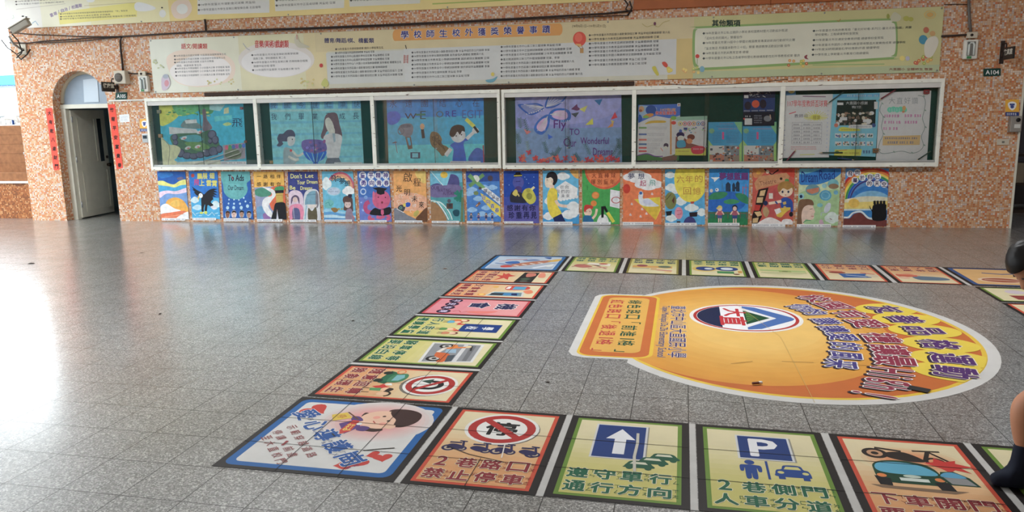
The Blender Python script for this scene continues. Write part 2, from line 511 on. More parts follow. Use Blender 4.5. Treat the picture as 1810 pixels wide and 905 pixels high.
# ------------------------------------------------------------------ the hall
struct(MB().box(-15.5, 11, -9, 15.5, -0.2, 0).build('floor', M_FLOOR))
yd = MB(); yd.box(-160, -15.5, -500, 120, -0.25, -0.02); yd.box(-15.5, 40, 15.5, 120, -0.25, -0.02)
struct(yd.build('ground', mat('yard_paving', (128, 126, 120), 0.9, 0.1)))
struct(MB().box(-10.95, 11, -8.5, 14.2, 4.2, 4.4).box(-15.5, -10.95, 9.6, 12.9, 4.2, 4.4).build('ceiling', M_PLASTER))

def arch_pts(u0, u1, zs, n=20):
    c, r = (u0+u1)/2, (u1-u0)/2
    return [(c+r*math.cos(PI-PI*i/n), zs+r*math.sin(PI*i/n)) for i in range(n+1)]
AU0, AU1, AZ = -10.20, -9.18, 1.955
outline = [(-10.87, 0), (AU0, 0)] + arch_pts(AU0, AU1, AZ) + [(AU1, 0), (4.312, 0), (4.312, 4.2), (-10.87, 4.2)]
struct(MB().prism(outline, 0.0, 0.26).build('wall_back', M_MOSAIC, None, WO, WA))
struct(MB().box(4.292, 4.318, -0.006, 0.02, 0, 4.2).build('trim_1', M_CREAM, None, WO, WA))
# room behind the door
rb = MB(); rb.box(-10.8, -8.0, 3.2, 3.3, 0, 3.2); rb.box(-10.86, -10.76, 0.262, 3.3, 0, 3.2); rb.box(-8.0, -7.9, 0.262, 3.3, 0, 3.2); rb.box(-10.86, -7.9, 0.262, 3.3, 3.2, 3.3)
struct(rb.build('wall_room', M_ROOMWALL, None, WO, WA))
# the corridor past the right end of the notice wall
rc = MB(); rc.box(4.05, 4.31, 0.26, 3.0, 0, 4.2); rc.box(4.31, 11, 2.9, 3.0, 0, 4.2)
struct(rc.build('wall_corridor', mat('corridor_paint', (92, 92, 100), 0.8, 0.2), None, WO, WA))
struct(MB().box(9.2, 9.4, -8.5, 14.3, 0, 4.2).build('wall_right', M_MOSAIC))
# the wall behind the camera; the left side is open to the yard
struct(MB().box(-10.9, 9.4, -8.5, -8.3, 0, 4.2).build('wall_front', M_MOSAIC))
struct(MB().box(-26, -10.92, -8.5, -8.3, 0, 4.2).build('wall_glare_block', mat('dark_block_wall', (74, 82, 84), 0.8, 0.1)))  # unseen dark wall added to keep outdoor glare off the case glass

# low wall outside, left of the notice wall
pa = MB(); pa.box(-20, -10.87, 0.24, 0.44, 0, 0.62)
struct(pa.build('wall_left', M_MOSAIC_DARK, None, WO, WA))
struct(MB().box(-20, -10.87, 0.20, 0.48, 0.62, 0.655).build('trim_2', M_WHITEFRAME, None, WO, WA))
t = wthing('wooden_beam', 'brown wooden beam lying along the low mosaic wall outside at the left', 'beam', -13, 0.655, -0.28)
MB().box(-7, 2.13, -0.05, 0.06, 0, 0.15, bev=0.01).build('timber', M_PLANK, t)
t = wthing('plank_fence', 'brown board fence standing behind the low mosaic wall at far left', 'fence', -14, 0.0, -0.62)
for i in range(6): MB().box(-6, 3.13, 0, 0.03, 0.62+i*0.165, 0.62+i*0.165+0.163, bev=0.002).build('plank', M_PLANK, t)
MB().box(-6, 3.13, 0.03, 0.04, 0.6, 1.61).build('back_board', M_PLANK, t)
for x in (-3.0, 0.2, 2.9): MB().box(x, x+0.09, 0.04, 0.12, 0, 1.62).build('post', M_PLANK, t)
t = wthing('metal_railing', 'thin grey railing above the board fence at far left', 'railing', -14, 1.62, -0.66)
MB().box(-6, 3.1, 0, 0.03, 0.13, 0.16).build('rail', M_METAL, t)
for k in range(26): MB().tube([(0.5+k*0.1, 0.015, 0), (0.5+k*0.1, 0.015, 0.14)], 0.007).build('baluster', M_METAL, t)
t = wthing('drain_pipe', 'pale blue-grey pipe running down the left edge of the mosaic wall', 'pipe', -10.90, 0.72, -0.10)
MB().tube([(0, 0, 0), (0, 0, 0.9), (-0.01, 0.02, 1.1)], 0.03, seg=10).build('pipe_run', mat('pale_blue_grey', (176, 188, 204)), t)
MB().box(-0.045, 0.03, -0.045, 0.045, 0.4, 0.44, bev=0.008).build('pipe_clip', M_METAL, t)
t = wthing('garden_tap', 'small white tap head beside the pipe above the board fence', 'tap', -11.0, 1.62, -0.10)
MB().tube([(-0.30, 0, 0.10), (-0.16, 0, 0.13), (-0.02, 0, 0.10), (0.01, 0, 0.03)], [0.015, 0.05, 0.04, 0.02]).build('tap_body', M_WHITEPL, t)
MB().tube([(-0.1, 0, 0.0), (-0.1, 0, 0.13)], 0.02).build('tap_stem', mat('blue_plastic', (40, 80, 150)), t)
# unseen block added at the left to keep bright sky out of the glass
t = thing('reflection_block', 'unseen grey block added at the left to dim reflections in the case glass', 'light blocker', (-26, -14, 0))
MB().box(-6, 0, -300, 19, 0, 8).build('block_wall', mat('grey_render', (150, 152, 150), 0.8, 0.1), t)
for k in range(3): MB().box(-0.05, 0.06, -299, 18, 1.2+k*2.6, 2.5+k*2.6).build('block_band', mat('block_band_dark', (74, 84, 92), 0.15, 0.5), t)
# building with a blue sheet roof, outside at left
t = wthing('roofed_shed', 'white shed with a blue corrugated roof outside beyond the left edge', 'shed', -24, 0.0, -14)
rf = MB()
for k in range(60):
    x = -11+k*0.3
    rf.box(x, x+0.16, -0.2, 4, 3.35, 3.40); rf.box(x+0.16, x+0.30, -0.2, 4, 3.31, 3.36)
rf.box(-11, 7, -0.25, -0.2, 3.1, 3.45)
rf.build('roof_sheet', M_CORR, t)
MB().box(-11, 7, 0.3, 4, 0, 3.1).build('shed_wall', mat('white_render', (235, 238, 240), 0.8), t)

# ------------------------------------------------------------------ the arched door
d = struct(link('door_1', None, None, wpt(0, 0, 0), WA), 'cream panelled door standing ajar in the arched opening')
fr = MB()
fr.box(AU0, AU0+0.085, 0.16, 0.25, 0, 1.90); fr.box(AU1-0.06, AU1, 0.16, 0.25, 0, 1.90); fr.box(AU0, AU1, 0.15, 0.25, 1.865, 1.935, bev=0.006)
fr.build('door_frame', M_CREAM, d)
ap = arch_pts(AU0+0.001, AU1-0.001, AZ); ai = arch_pts(AU0+0.045, AU1-0.045, AZ)
am = MB()
for i in range(20): am.prism([ap[i], ap[i+1], ai[i+1], ai[i]], 0.17, 0.25)
am.build('arch_trim', mat('beige_trim', (196, 184, 158)), d)
MB().prism([(AU0+0.02, 1.93)] + arch_pts(AU0+0.02, AU1-0.02, AZ) + [(AU1-0.02, 1.93)], 0.205, 0.225).build('transom_panel', mat('grey_blue_panel', (150, 166, 182), 0.35), d)
a = Art('w', (0, 0, 1), n=-0.2); a.poly([(147, 141), (172, 138), (175, 180), (149, 181)], (196, 210, 222)); 
REG = {d.name: (0, 0, 0)}
d['x'] = 0; del d['x']
def abuild(art, name, parent, **k):
    """an Art sheet as a part of a wall thing"""
    o = art.build(name, None, **k)
    pu, pn, pz = REG[parent.name]; cu, cz = (o.location-WO).dot(WU), o.location.z
    o.parent = parent; o.location = (cu-pu, -(art.n-pn), cz-pz); o.rotation_euler = (0, 0, 0)
    return o
abuild(a, 'paper_sheet', d)
HU, HN = -10.105, -0.235
LW, LA = 0.90, math.radians(95)
lf = link('door_leaf', None, d, (HU, -HN, 0.02), LA)
bd = MB(); bd.box(0, LW, -0.02, 0.02, 0, 1.83, bev=0.003)
def frame_mould(x0, x1, z0, z1):
    w = 0.025
    bd.box(x0, x1, -0.028, -0.02, z0, z0+w); bd.box(x0, x1, -0.028, -0.02, z1-w, z1); bd.box(x0, x0+w, -0.028, -0.02, z0, z1); bd.box(x1-w, x1, -0.028, -0.02, z0, z1)
frame_mould(0.13, LW-0.07, 0.09, 0.80); frame_mould(0.13, LW-0.30, 0.92, 1.70)
bd.build('leaf_board', M_CREAM, lf)
MB().box(LW-0.235, LW-0.13, -0.025, -0.019, 0.93, 1.68).build('vision_strip', mat('dark_glass', (30, 38, 46), 0.1, 0.6), lf)
hb = MB(); hb.tube([(LW-0.055, -0.02, 0.86), (LW-0.055, -0.075, 0.86)], [0.028, 0.034], seg=12); hb.tube([(LW-0.055, -0.02, 1.0), (LW-0.055, -0.035, 1.0)], 0.026, seg=12)
hb.build('door_knob', mat('bronze', (70, 60, 52), 0.3, 0.5, 0.8), lf)
for z in (0.18, 0.95, 1.62): MB().tube([(0.0, -0.03, z), (0.0, -0.03, z+0.1)], 0.012).build('hinge', M_METAL, lf)

# ------------------------------------------------------------------ corridor things seen past the wall's right end
t = wthing('metal_door_post', 'blue-grey metal door post in the dark corridor past the right wall end', 'post', 4.62, 0, -1.2)
MB().box(-0.06, 0.06, 0, 0.08, 0, 2.2, bev=0.006).build('post_body', mat('blue_grey_metal', (120, 130, 160), 0.4), t)
MB().box(-0.02, 0.1, -0.03, 0, 1.02, 1.14).build('lock_plate', M_WHITEPL, t)
t = wthing('storage_shelf', 'dark storage shelf with folders in the corridor past the right wall end', 'shelf', 5.3, 0, -1.7)
MB().box(-0.7, 0.7, 0, 0.35, 0, 0.05).box(-0.7, 0.7, 0, 0.35, 0.42, 0.46).box(-0.7, 0.7, 0, 0.35, 0.86, 0.90).box(-0.74, -0.7, 0, 0.35, 0, 0.95).box(0.7, 0.74, 0, 0.35, 0, 0.95).build('shelf_frame', mat('dark_wood', (52, 40, 34)), t)
for i, c in enumerate([(40, 52, 110), (120, 62, 50), (60, 60, 66), (150, 140, 120), (48, 70, 120), (130, 60, 60), (180, 170, 150), (50, 60, 90)]):
    o = MB().box(0, 0.11, -0.02, 0.25, 0, 0.3, bev=0.004).build('box_file', mat('file_card', c), None, wpt(4.64+i*0.13, -1.74, 0.462), WA)
    tag(o, 'box file standing on the dark corridor shelf, ' + ['first', 'second', 'third', 'fourth', 'fifth', 'sixth', 'seventh', 'eighth'][i] + ' from its left end', 'file', 'box files on the corridor shelf')
# ------------------------------------------------------------------ things fixed to the notice wall
K1 = (250, 150, 4.3095); K2 = (650, 140, 3.7708); K3 = (1110, 130, 5.0276); K4 = (1370, 130, 5.029)
B0 = (0, 0, 6.0333); B1 = (250, 50, 4.525); B2 = (600, 20, 4.0222); B3 = (1020, 0, 4.525); B4 = (1400, 0, 4.4146); B5 = (300, 0, 2.011)
PX = (0, 0, 1)
def wtag(art, name, label, cat, group=None, **k):
    o = art.build(name, **k); REG[o.name] = (art.org[0], art.n, art.org[1]); return tag(o, label, cat, group)
def wt(name, label, cat, u, z, n=0.0, group=None):
    o = wthing(name, label, cat, u, z, n, group); REG[o.name] = (u, n, z); return o
def marks(a, x0, x1, y, h, col=(70, 70, 76), gap=0.75, dens=1.0):
    """a row of print too small to read"""
    x = x0; r = random.Random(int(x0*7+y*13))
    vs = []; fs = []
    while x < x1-h*0.5:
        w = h*r.uniform(0.55, 0.95)
        for k in range(3):
            yy = y-h/2+h*(0.12+0.36*k); q = [(x, yy), (x+w*r.uniform(.6, 1), yy), (x+w*r.uniform(.6, 1), yy+h*.16), (x, yy+h*.16)]
            b = len(vs); vs += [a.p(*c) for c in q[::-1]]; fs.append((b, b+1, b+2, b+3))
        xm = x+w*r.uniform(.3, .6); q = [(xm, y-h/2), (xm+w*.18, y-h/2), (xm+w*.18, y+h/2), (xm, y+h/2)]
        b = len(vs); vs += [a.p(*c) for c in q[::-1]]; fs.append((b, b+1, b+2, b+3))
        x += w+h*(0.2 if r.random() < .86 else gap)
    if vs: a.raw(vs, fs, col, True)

# ---- lower banner
N_BAN = 0.012
a = Art('w', PX, n=N_BAN, gain=1.0, rough=0.45, var=0.05, scale=2.5); a.thick = 0.004; a.small = True
bx0, bx1, bz0, bz1 = -8.30, 3.27, 2.075, 2.905
a.rect_sheet(bx0, bx1, bz0, bz1, (208, 206, 186))
def band(u0, u1, c): a.plane_poly([(u0, bz0), (u1, bz0), (u1, bz1), (u0, bz1)], c)
def zx(px): return wall_at(px, 120, N_BAN)[0]
band(bx0, zx(330), (226, 227, 212)); band(zx(330), zx(425), (224, 222, 198)); band(zx(425), zx(540), (220, 214, 176)); band(zx(540), zx(580), (222, 206, 158))
band(zx(1180), zx(1225), (214, 190, 124)); band(zx(1225), bx1, (206, 202, 142))
a.plane_poly([(zx(560), 2.62), (zx(1225), 2.62), (zx(1225), bz1), (zx(560), bz1)], (216, 200, 156))
a.plane_poly([(zx(1225), bz0), (bx1, bz0), (bx1, 2.17), (zx(1225), 2.17)], (186, 198, 156))
a.K = B1
a.blob([(200, 260), (260, 190), (420, 165), (600, 180), (740, 270), (730, 400), (600, 455), (420, 468), (270, 420)], (234, 214, 196))
a.blob([(235, 320), (420, 220), (640, 240), (720, 330), (640, 430), (420, 462), (280, 420)], (236, 230, 226))
a.ell(1080, 250, 305, 145, (222, 214, 206)); a.ell(1080, 270, 280, 120, (230, 226, 224))
a.text('語文/閱讀類', 320, 122, 528, 165, (196, 60, 60), bold=.03)
a.text('音樂/美術/戲劇類', 908, 96, 1178, 155, (196, 60, 60), bold=.03)
a.text('體育/舞蹈/棋、橋藝類', 1465, 78, 1860, 118, (46, 50, 110), bold=.03)
TXT = ['◆98年度臺北市語文競賽 北區國語演講榮獲第五名', '◆98年度臺北市語文競賽 北區國語字音榮獲第五名', '◆98年度臺北市語文競賽 北區作文榮獲', '國語、朗讀演講 第五名', '◆98年度臺北市閱讀種籽 小小說書人比賽 表現優異 優選', '◆98年度臺北市閱讀種籽 小小說書人比賽 表現優異 佳作', '◆99年度臺北市閱讀種籽 小小說書人比賽 表現優異 佳作']
for i, (s, x0, x1, y) in enumerate(zip(TXT, (260, 262, 262, 285, 268, 270, 272), (678, 672, 580, 480, 708, 708, 710), (222, 250, 274, 300, 324, 350, 380))):
    a.tline(s, x0, x1, y, 17, (84, 82, 84))
TXT = ['◆98年度臺北市兒童音樂創意教學競賽', '國產之歌、學校團體獎 第二名', '◆98學年度臺北市學生音樂比賽 西樂閱歌合唱團', '團體甲組合唱 優等', '◆100年國際兒童畫展 兒童繪畫比賽 佳作']
for s, x0, x1, y in zip(TXT, (878, 897, 880, 900, 885), (1258, 1155, 1330, 1070, 1268), (215, 243, 275, 304, 335)):
    a.tline(s, x0, x1, y, 18, (84, 82, 84))
a.K = B2
a.plane_poly([(zx(578), 2.14), (zx(715), 2.14), (zx(715), 2.60), (zx(578), 2.60)], (206, 208, 204))
a.plane_poly([(zx(715), 2.14), (zx(1195), 2.14), (zx(1195), 2.62), (zx(715), 2.62)], (208, 210, 208))
a.line([(395, 170), (1570, 128)], 76, (226, 160, 84)); a.ell(395, 172, 16, 38, (226, 160, 84)); a.ell(1570, 128, 16, 38, (226, 160, 84))
for i, ch in enumerate('學校師生校外獲獎榮譽事蹟'):
    x = 465+i*91.4; y = 167-i*3.6
    a.text(ch, x-27, y-27, x+27, y+27, (52, 48, 130), bold=.035, edge=(245, 240, 245), ew=.05)
a.K = B3; a.text('(98年8月1日~100年5月31日)', -40, 195, 232, 225, (90, 80, 60))
a.K = B2
ROW = [('◆98年度臺北市網球錦標賽 國民小學組第五名', -30, 312, 264), ('◆98學年度臺北市區網球錦標賽 男童組 冠軍', -30, 250, 291), ('◆98學年度臺北市中山區國民學校田徑賽 男童團體組 亞軍', -60, 357, 318), ('◆98學年度臺北市中山區國民學校田徑賽 女童團體組 冠軍', -60, 357, 345), ('◆98學年度臺北市中山八大國小羽球圍棋錦標賽 高年級組 團體第五名', -60, 440, 371), ('◆98學年度臺北市西區國小運動會田徑比賽 精神總錦標', -60, 340, 402), ('◆99學年度臺北市西區國小運動會田徑比賽 女童甲組四百接力 亞軍', -60, 450, 430), ('◆99學年度臺北市西區國小運動會田徑比賽 女童甲組百米競賽 冠軍', -60, 452, 458),
       ('◆98學年度臺北市西區國小運動會田徑比賽 女童甲組四百公尺錦標 季軍', 512, 1068, 288), ('◆98學年度臺北市學生圍棋錦標賽 高年級個人團體組 團體第六名', 512, 1025, 315), ('◆98學年度臺北市教育盃小學網球錦標賽 國民網球女團體賽 亞軍', 512, 1066, 344), ('◆98學年度臺北市教育盃中小學網球錦標賽 國民網球男童團體賽 冠軍', 512, 1066, 374), ('◆99學年度臺北市教育盃中小學網球錦標賽 國民網球男童團體賽 季軍', 512, 1068, 402), ('◆99學年度臺北市學生圍棋競賽 男童組 季軍', 512, 870, 433), ('◆99學年度臺北市中山區三對三籃球賽 女童組 冠軍', 512, 925, 463),
       ('◆98學年度臺北市中山區三對三籃球賽 男童組 冠軍', 1145, 1575, 248), ('◆99學年度臺北市中正盃網球錦標賽 幼年男生組團體賽 亞軍', 1145, 1650, 278), ('◆99學年度臺北市中正盃網球錦標賽 少年男生組團體賽 季軍', 1145, 1655, 306), ('◆臺北關渡國際三對三鬥牛籃球錦標賽 冠軍、季軍', 1145, 1565, 337), ('◆99學年度臺北市西區國小運動會田徑比賽 男童甲組 團體第六名', 1145, 1668, 366), ('◆99學年度臺北市西區國小運動會田徑比賽 精神總錦標', 1145, 1590, 396), ('◆99學年度臺北市西區國小運動會田徑比賽 女童甲組四百接力錦標 季軍', 1145, 1710, 424), ('◆99學年度臺北市西區國小運動會田徑比賽 女童甲組四百公尺錦標 第六名', 1145, 1728, 455)]
for s, x0, x1, y in ROW: a.tline(s, x0, x1, y+6, 17, (80, 80, 84))
a.K = B3
ROW = ['◆99學年度臺北市西區國小運動會田徑比賽 男童甲組田賽總錦標 第六名', '◆99學年度臺北市教育盃網球錦標賽 男童團體總錦標 亞軍', '◆99學年度臺北市教育盃網球錦標賽 女童團體錦標 冠軍', '◆99學年度臺北市教育盃網球錦標賽 男童團體錦標 季軍', '◆99學年度臺北市教育盃網球錦標賽 女童團體錦標 亞軍', '◆99學年度臺北市國小樂樂棒球全國錦標賽 五年級組 冠軍', '◆99學年度臺北市教育盃籃球賽 男童乙組 亞軍', '◆99學年度臺北市教育盃籃球賽 女童乙組 冠軍']
for s, x1, y in zip(ROW, (742, 655, 652, 652, 652, 672, 556, 556), (283, 316, 350, 384, 415, 447, 486, 520)): a.tline(s, 92, x1, y, 20, (80, 82, 86))
a.ell(20, 312, 52, 58, (226, 84, 66)); a.ell(12, 300, 30, 36, (236, 110, 90)); a.poly([(-14, 350), (30, 352), (38, 372), (10, 376)], (230, 180, 110)); a.box(24, 385, 52, 425, (196, 150, 90)); a.line([(5, 365), (30, 390)], 4, (150, 110, 70)); a.line([(38, 365), (48, 390)], 4, (150, 110, 70))
# right-hand panel with its green frame
a.blob([(925, 270), (950, 222), (1010, 210), (2400, 150), (2530, 165), (2560, 210), (2560, 420), (2530, 465), (2440, 480), (1040, 560), (960, 545), (925, 490)], (142, 178, 104))
a.blob([(945, 275), (965, 236), (1015, 226), (2400, 166), (2515, 180), (2545, 220), (2545, 405), (2510, 448), (2430, 462), (1045, 540), (975, 528), (945, 480)], (222, 222, 202))
a.text('其他類項', 1080, 160, 1305, 210, (30, 60, 50), bold=.05)
ROW = [('◆98年度臺北市公私立國民小學友善校園教材暨光活動設計甄選', 1002, 1682, 268), ('「迎向生命的陽光」榮獲佳作', 1025, 1320, 307), ('◆98年度臺北市第10屆中小學暨幼稚園教育專業創新與行動研究比賽', 1002, 1742, 345), ('「童言無忌 飛揚基本動作三十招」榮獲 教師教學活動設計類 佳作', 1022, 1702, 388), ('◆98年度臺北市防災教育宣導 績優', 1002, 1370, 428), ('◆99學年度臺北市公私立各級學校暨社教機構推動性別平等教育成果 優良', 1002, 1780, 468)]
for s, x0, x1, y in ROW: a.tline(s, x0, x1, y, 22, (70, 78, 76))
a.K = B4
ROW = [('◆99年度臺北市政府教育局「臺北好好看-系列三-臺北北投校園」亮麗', 158, 930, 246), ('學校優雅」工程績優學校金質獎', 178, 515, 276), ('◆99年度臺北市交通安全教育評鑑 績優學校金質獎', 158, 712, 318), ('◆99年度臺北市國民小學專科教室環境營造方案實施成果 績優學校', 155, 882, 358), ('◆99年度深耕閱讀磐石學校推動評選 績優學校', 150, 680, 392), ('◆99學年度上學期臺北市教育行政績優獎', 150, 596, 432)]
for s, x0, x1, y in ROW: a.tline(s, x0, x1, y-4, 20, (70, 78, 76))
a.text('大直國小 全體師生 敬賀', 755, 530, 1095, 550, (150, 60, 60))
a.line([(160, 508), (720, 500)], 6, (150, 190, 120))
# small drawings round the edge
def flowers(x, y, n, dx, dy, cols, r=9):
    q = random.Random(int(x+y))
    for i in range(n):
        cx, cy = x+q.uniform(-dx, dx), y+q.uniform(-dy, dy); c = cols[i % len(cols)]
        a.ell(cx, cy, r, r, c, n=10); a.ell(cx, cy, r*.4, r*.4, (240, 220, 120), n=8)
a.K = B4; flowers(1040, 470, 12, 90, 28, [(220, 120, 70), (230, 170, 90), (170, 190, 90), (214, 90, 80)], 14)
a.ell(1022, 310, 34, 36, (70, 150, 180)); a.ell(1045, 235, 22, 24, (196, 110, 80)); a.ell(1095, 262, 22, 20, (214, 170, 110)); a.blob([(1060, 300), (1120, 285), (1140, 340), (1090, 440), (1040, 440), (1030, 360)], (226, 222, 206)); a.ell(1075, 115, 26, 18, (222, 176, 90)); a.ring(1075, 115, 48, 32, .2, (226, 196, 110), n=16)
a.ell(890, 145, 24, 20, (186, 186, 80)); a.ell(926, 150, 20, 17, (186, 186, 80)); a.blob([(770, 130), (800, 95), (850, 130), (830, 165), (775, 165)], (206, 206, 176)); a.ell(748, 128, 12, 20, (160, 166, 70)); a.ell(858, 455, 20, 20, (232, 214, 120)); a.ell(900, 456, 16, 18, (190, 190, 206))
a.line([(350, 160), (362, 168), (378, 150)], 6, (180, 130, 60)); flowers(50, 500, 9, 90, 28, [(226, 150, 90), (230, 190, 90), (200, 90, 70), (180, 190, 90)], 12); a.blob([(95, 440), (118, 428), (115, 450), (128, 462), (102, 458)], (150, 70, 80))
a.K = B3; flowers(910, 560, 8, 60, 22, [(236, 210, 120), (226, 170, 110), (196, 206, 120)], 12); a.ell(1000, 553, 20, 24, (130, 180, 200)); a.ell(962, 450, 16, 16, (214, 70, 60)); a.line([(962, 470), (958, 540)], 4, (120, 150, 90)); a.blob([(600, 540), (625, 530), (640, 560), (655, 595), (640, 605), (615, 575)], (206, 196, 70)); a.blob([(680, 500), (705, 495), (725, 520), (715, 540), (690, 525)], (214, 80, 60)); flowers(720, 555, 4, 50, 14, [(226, 206, 90)], 16); a.line([(520, 190), (560, 215), (610, 200), (650, 215), (690, 180), (740, 165)], 6, (196, 180, 120), smooth=True); a.ell(622, 190, 10, 14, (120, 60, 90))
a.K = B2; a.blob([(1040, 490), (1090, 480), (1125, 462), (1100, 500), (1060, 506)], (110, 170, 190)); a.ell(1090, 448, 12, 14, (226, 206, 90)); a.line([(470, 240), (478, 268)], 5, (60, 60, 60)); a.line([(462, 310), (460, 370)], 4, (190, 90, 80)); a.line([(488, 310), (486, 370)], 4, (190, 90, 80))
for k in range(5): a.line([(462, 318+k*11), (487, 318+k*11)], 3, (190, 90, 80))
a.K = B1; flowers(640, 430, 16, 110, 26, [(200, 206, 160), (196, 180, 120), (214, 196, 150)], 7); flowers(1330, 430, 12, 60, 30, [(200, 206, 150), (206, 186, 120)], 8); a.blob([(165, 400), (195, 380), (225, 400), (232, 450), (205, 490), (170, 490)], (206, 190, 206)); a.ell(198, 385, 24, 18, (170, 176, 190)); a.ell(205, 440, 18, 26, (214, 150, 160)); a.line([(815, 120), (845, 160), (870, 175)], 6, (180, 180, 180), smooth=True); a.blob([(1225, 100), (1245, 50), (1270, 110), (1350, 150), (1260, 155)], (206, 200, 176)); a.line([(1245, 50), (1248, 90)], 4, (200, 70, 70)); a.ell(1440, 298, 14, 16, (200, 60, 60)); a.blob([(1440, 450), (1470, 400), (1500, 440), (1480, 470)], (196, 196, 110)); flowers(150, 290, 10, 60, 40, [(190, 200, 170), (176, 190, 150)], 7)
ban = wtag(a, 'award_banner', 'long cream banner of award lists with a purple heading, hung above the notice cases', 'banner')
for i in range(9):
    u = bx0+0.03+i*(bx1-bx0-0.06)/8
    for z in (bz1-0.02, bz0+0.02):
        MB().tube([(u-a.org[0], 0, z-a.org[1]), (u-a.org[0], -0.012, z-a.org[1])], 0.011, seg=10).build('eyelet', M_METAL, ban)

# ---- upper banner, its lower edge in view
a = Art('w', B0, n=0.012, gain=1.0, rough=0.45, var=0.04, scale=2.5); a.thick = 0.004; a.small = True
a.rect_sheet(-10.86, -0.92, 3.165, 3.98, (238, 214, 140))
def band2(u0, u1, c): a.plane_poly([(u0, 3.165), (u1, 3.165), (u1, 3.98), (u0, 3.98)], c)
band2(-10.86, -10.2, (236, 232, 224)); band2(-10.2, -9.3, (238, 232, 206)); band2(-9.3, -7.9, (240, 228, 178))
a.poly([(620, 132), (1462, 22), (1462, 178), (640, 262)], (244, 226, 130))
for i_, ch in enumerate('雲端/自治/校園類'):
    t_ = i_/8; x_, y_ = 553+t_*305, 162-150*t_+48*t_*t_; c_, d_ = math.cos(-.42+.36*t_), math.sin(-.42+.36*t_); w_, h_ = (17, 19) if ch != '/' else (7, 19)
    q_ = lambda x, y: a.p(x_+x*c_-y*d_, y_+x*d_+y*c_)
    a.quadtext(ch, q_(-w_, h_), q_(w_, h_), q_(w_, -h_), q_(-w_, -h_), (150, 130, 166), bold=.04)
for s, x0, x1, y in [('◆98年度臺北市政府環境保護局推動環境教育績優學校 「甲」等獎項', 640, 1365, 142), ('◆98年度臺北市學校交通安全教育 表現優異', 640, 1180, 172), ('◆98學年度臺北市優質學校評選校園營造獎向度 榮獲獎項 行政管理獎', 640, 1455, 196), ('◆98年度臺北市兒童及少年閱讀推廣', 160, 690, 10), ('◆97年度臺北市國民中小學教師行動研究', 165, 690, 40)]:
    a.tline(s, x0, x1, y+8, 18, (96, 88, 84))
a.line([(175, 100), (700, 40)], 3, (190, 180, 170)); a.line([(900, 62), (1450, 28)], 3, (190, 170, 130))
a.blob([(1440, 40), (1500, 25), (1620, 60), (1660, 95), (1560, 120), (1450, 110)], (248, 244, 240)); a.ell(1735, 145, 36, 42, (246, 238, 232)); a.ell(1730, 82, 10, 8, (40, 40, 40)); a.blob([(920, -20), (1010, -20), (1000, 20), (940, 22)], (248, 244, 240))
a.ell(246, 174, 14, 8, (50, 46, 46)); a.ell(282, 181, 12, 6, (50, 46, 46)); a.line([(345, 250), (380, 225), (410, 270)], 8, (150, 180, 200)); a.line([(140, 160), (152, 190), (130, 200)], 5, (190, 206, 190))
a.K = B5
a.blob([(5, 30), (20, 5), (60, -5), (80, 30), (60, 62), (20, 64)], (246, 214, 196)); a.ell(45, 32, 20, 18, (250, 236, 230))
a.poly([(98, -20), (355, -20), (355, 45), (100, 52)], (226, 224, 220)); a.poly([(372, -20), (622, -20), (620, 28), (376, 40)], (224, 222, 214)); a.poly([(636, -20), (892, -20), (890, 12), (640, 24)], (222, 220, 210))
for s, x0, x1, y in [('◆98學年度臺北市運動會市賽男童組 亞軍 國小組', 100, 345, 2), ('◆98學年度臺北市運動會足球賽 男童組', 100, 305, 22), ('◆99學年度臺北市學生音樂比賽管樂合奏 北區優等', 100, 325, 40), ('◆98學年度臺北市中山區體操錦標賽女童組冠軍', 376, 612, 6), ('◆98學年度臺北市中正盃桌球賽 男童組 亞軍', 376, 590, 24), ('◆98學年度臺北市運動會跆拳道大賽 女童組冠軍', 640, 888, 6), ('◆99學年度臺北市田徑錦標賽 男童組', 640, 830, -6)]:
    a.tline(s, x0, x1, y-4, 9, (92, 88, 84))
a.line([(934, 14), (1130, 4), (1350, -8)], 4, (170, 190, 90))
up = wtag(a, 'award_banner', 'upper yellow and cream award banner cut off by the top of the view', 'banner')
for u in (-10.82, -8.4, -5.9, -3.4, -0.96):
    MB().tube([(u-a.org[0], 0, 0.02), (u-a.org[0], -0.012, 0.02)], 0.011, seg=10).build('eyelet', M_METAL, up)

# ---- brown board at top right, dark trunking whose brown also stands for shadow under the banner
z0 = 3.03
t = wt('wooden_board', 'orange-brown wooden board on the wall above the right half of the lower banner', 'board', 0.9, z0)
MB().box(-1.62, 0.2, -0.05, 0, 0, 0.9, bev=0.005).box(0.205, 2.6, -0.05, 0, 0, 0.9, bev=0.005).build('board_panel', M_WOOD, t)
t = wt('cable_trunking', 'dark dusty cable trunking filling the shadowed gap between the lower banner and the notice cases', 'trunking', -4.0, 2.005)
MB().box(-3.4, 3.3, -0.05, 0, 0, 0.05, bev=0.006).build('trunk_body', mat('grimy_shade_brown', (64, 44, 34), 0.7), t)
MB().box(-3.4, 3.3, -0.06, -0.05, 0.045, 0.055).build('trunk_lid', mat('grimy_shade_brown', (84, 60, 46), 0.7), t)

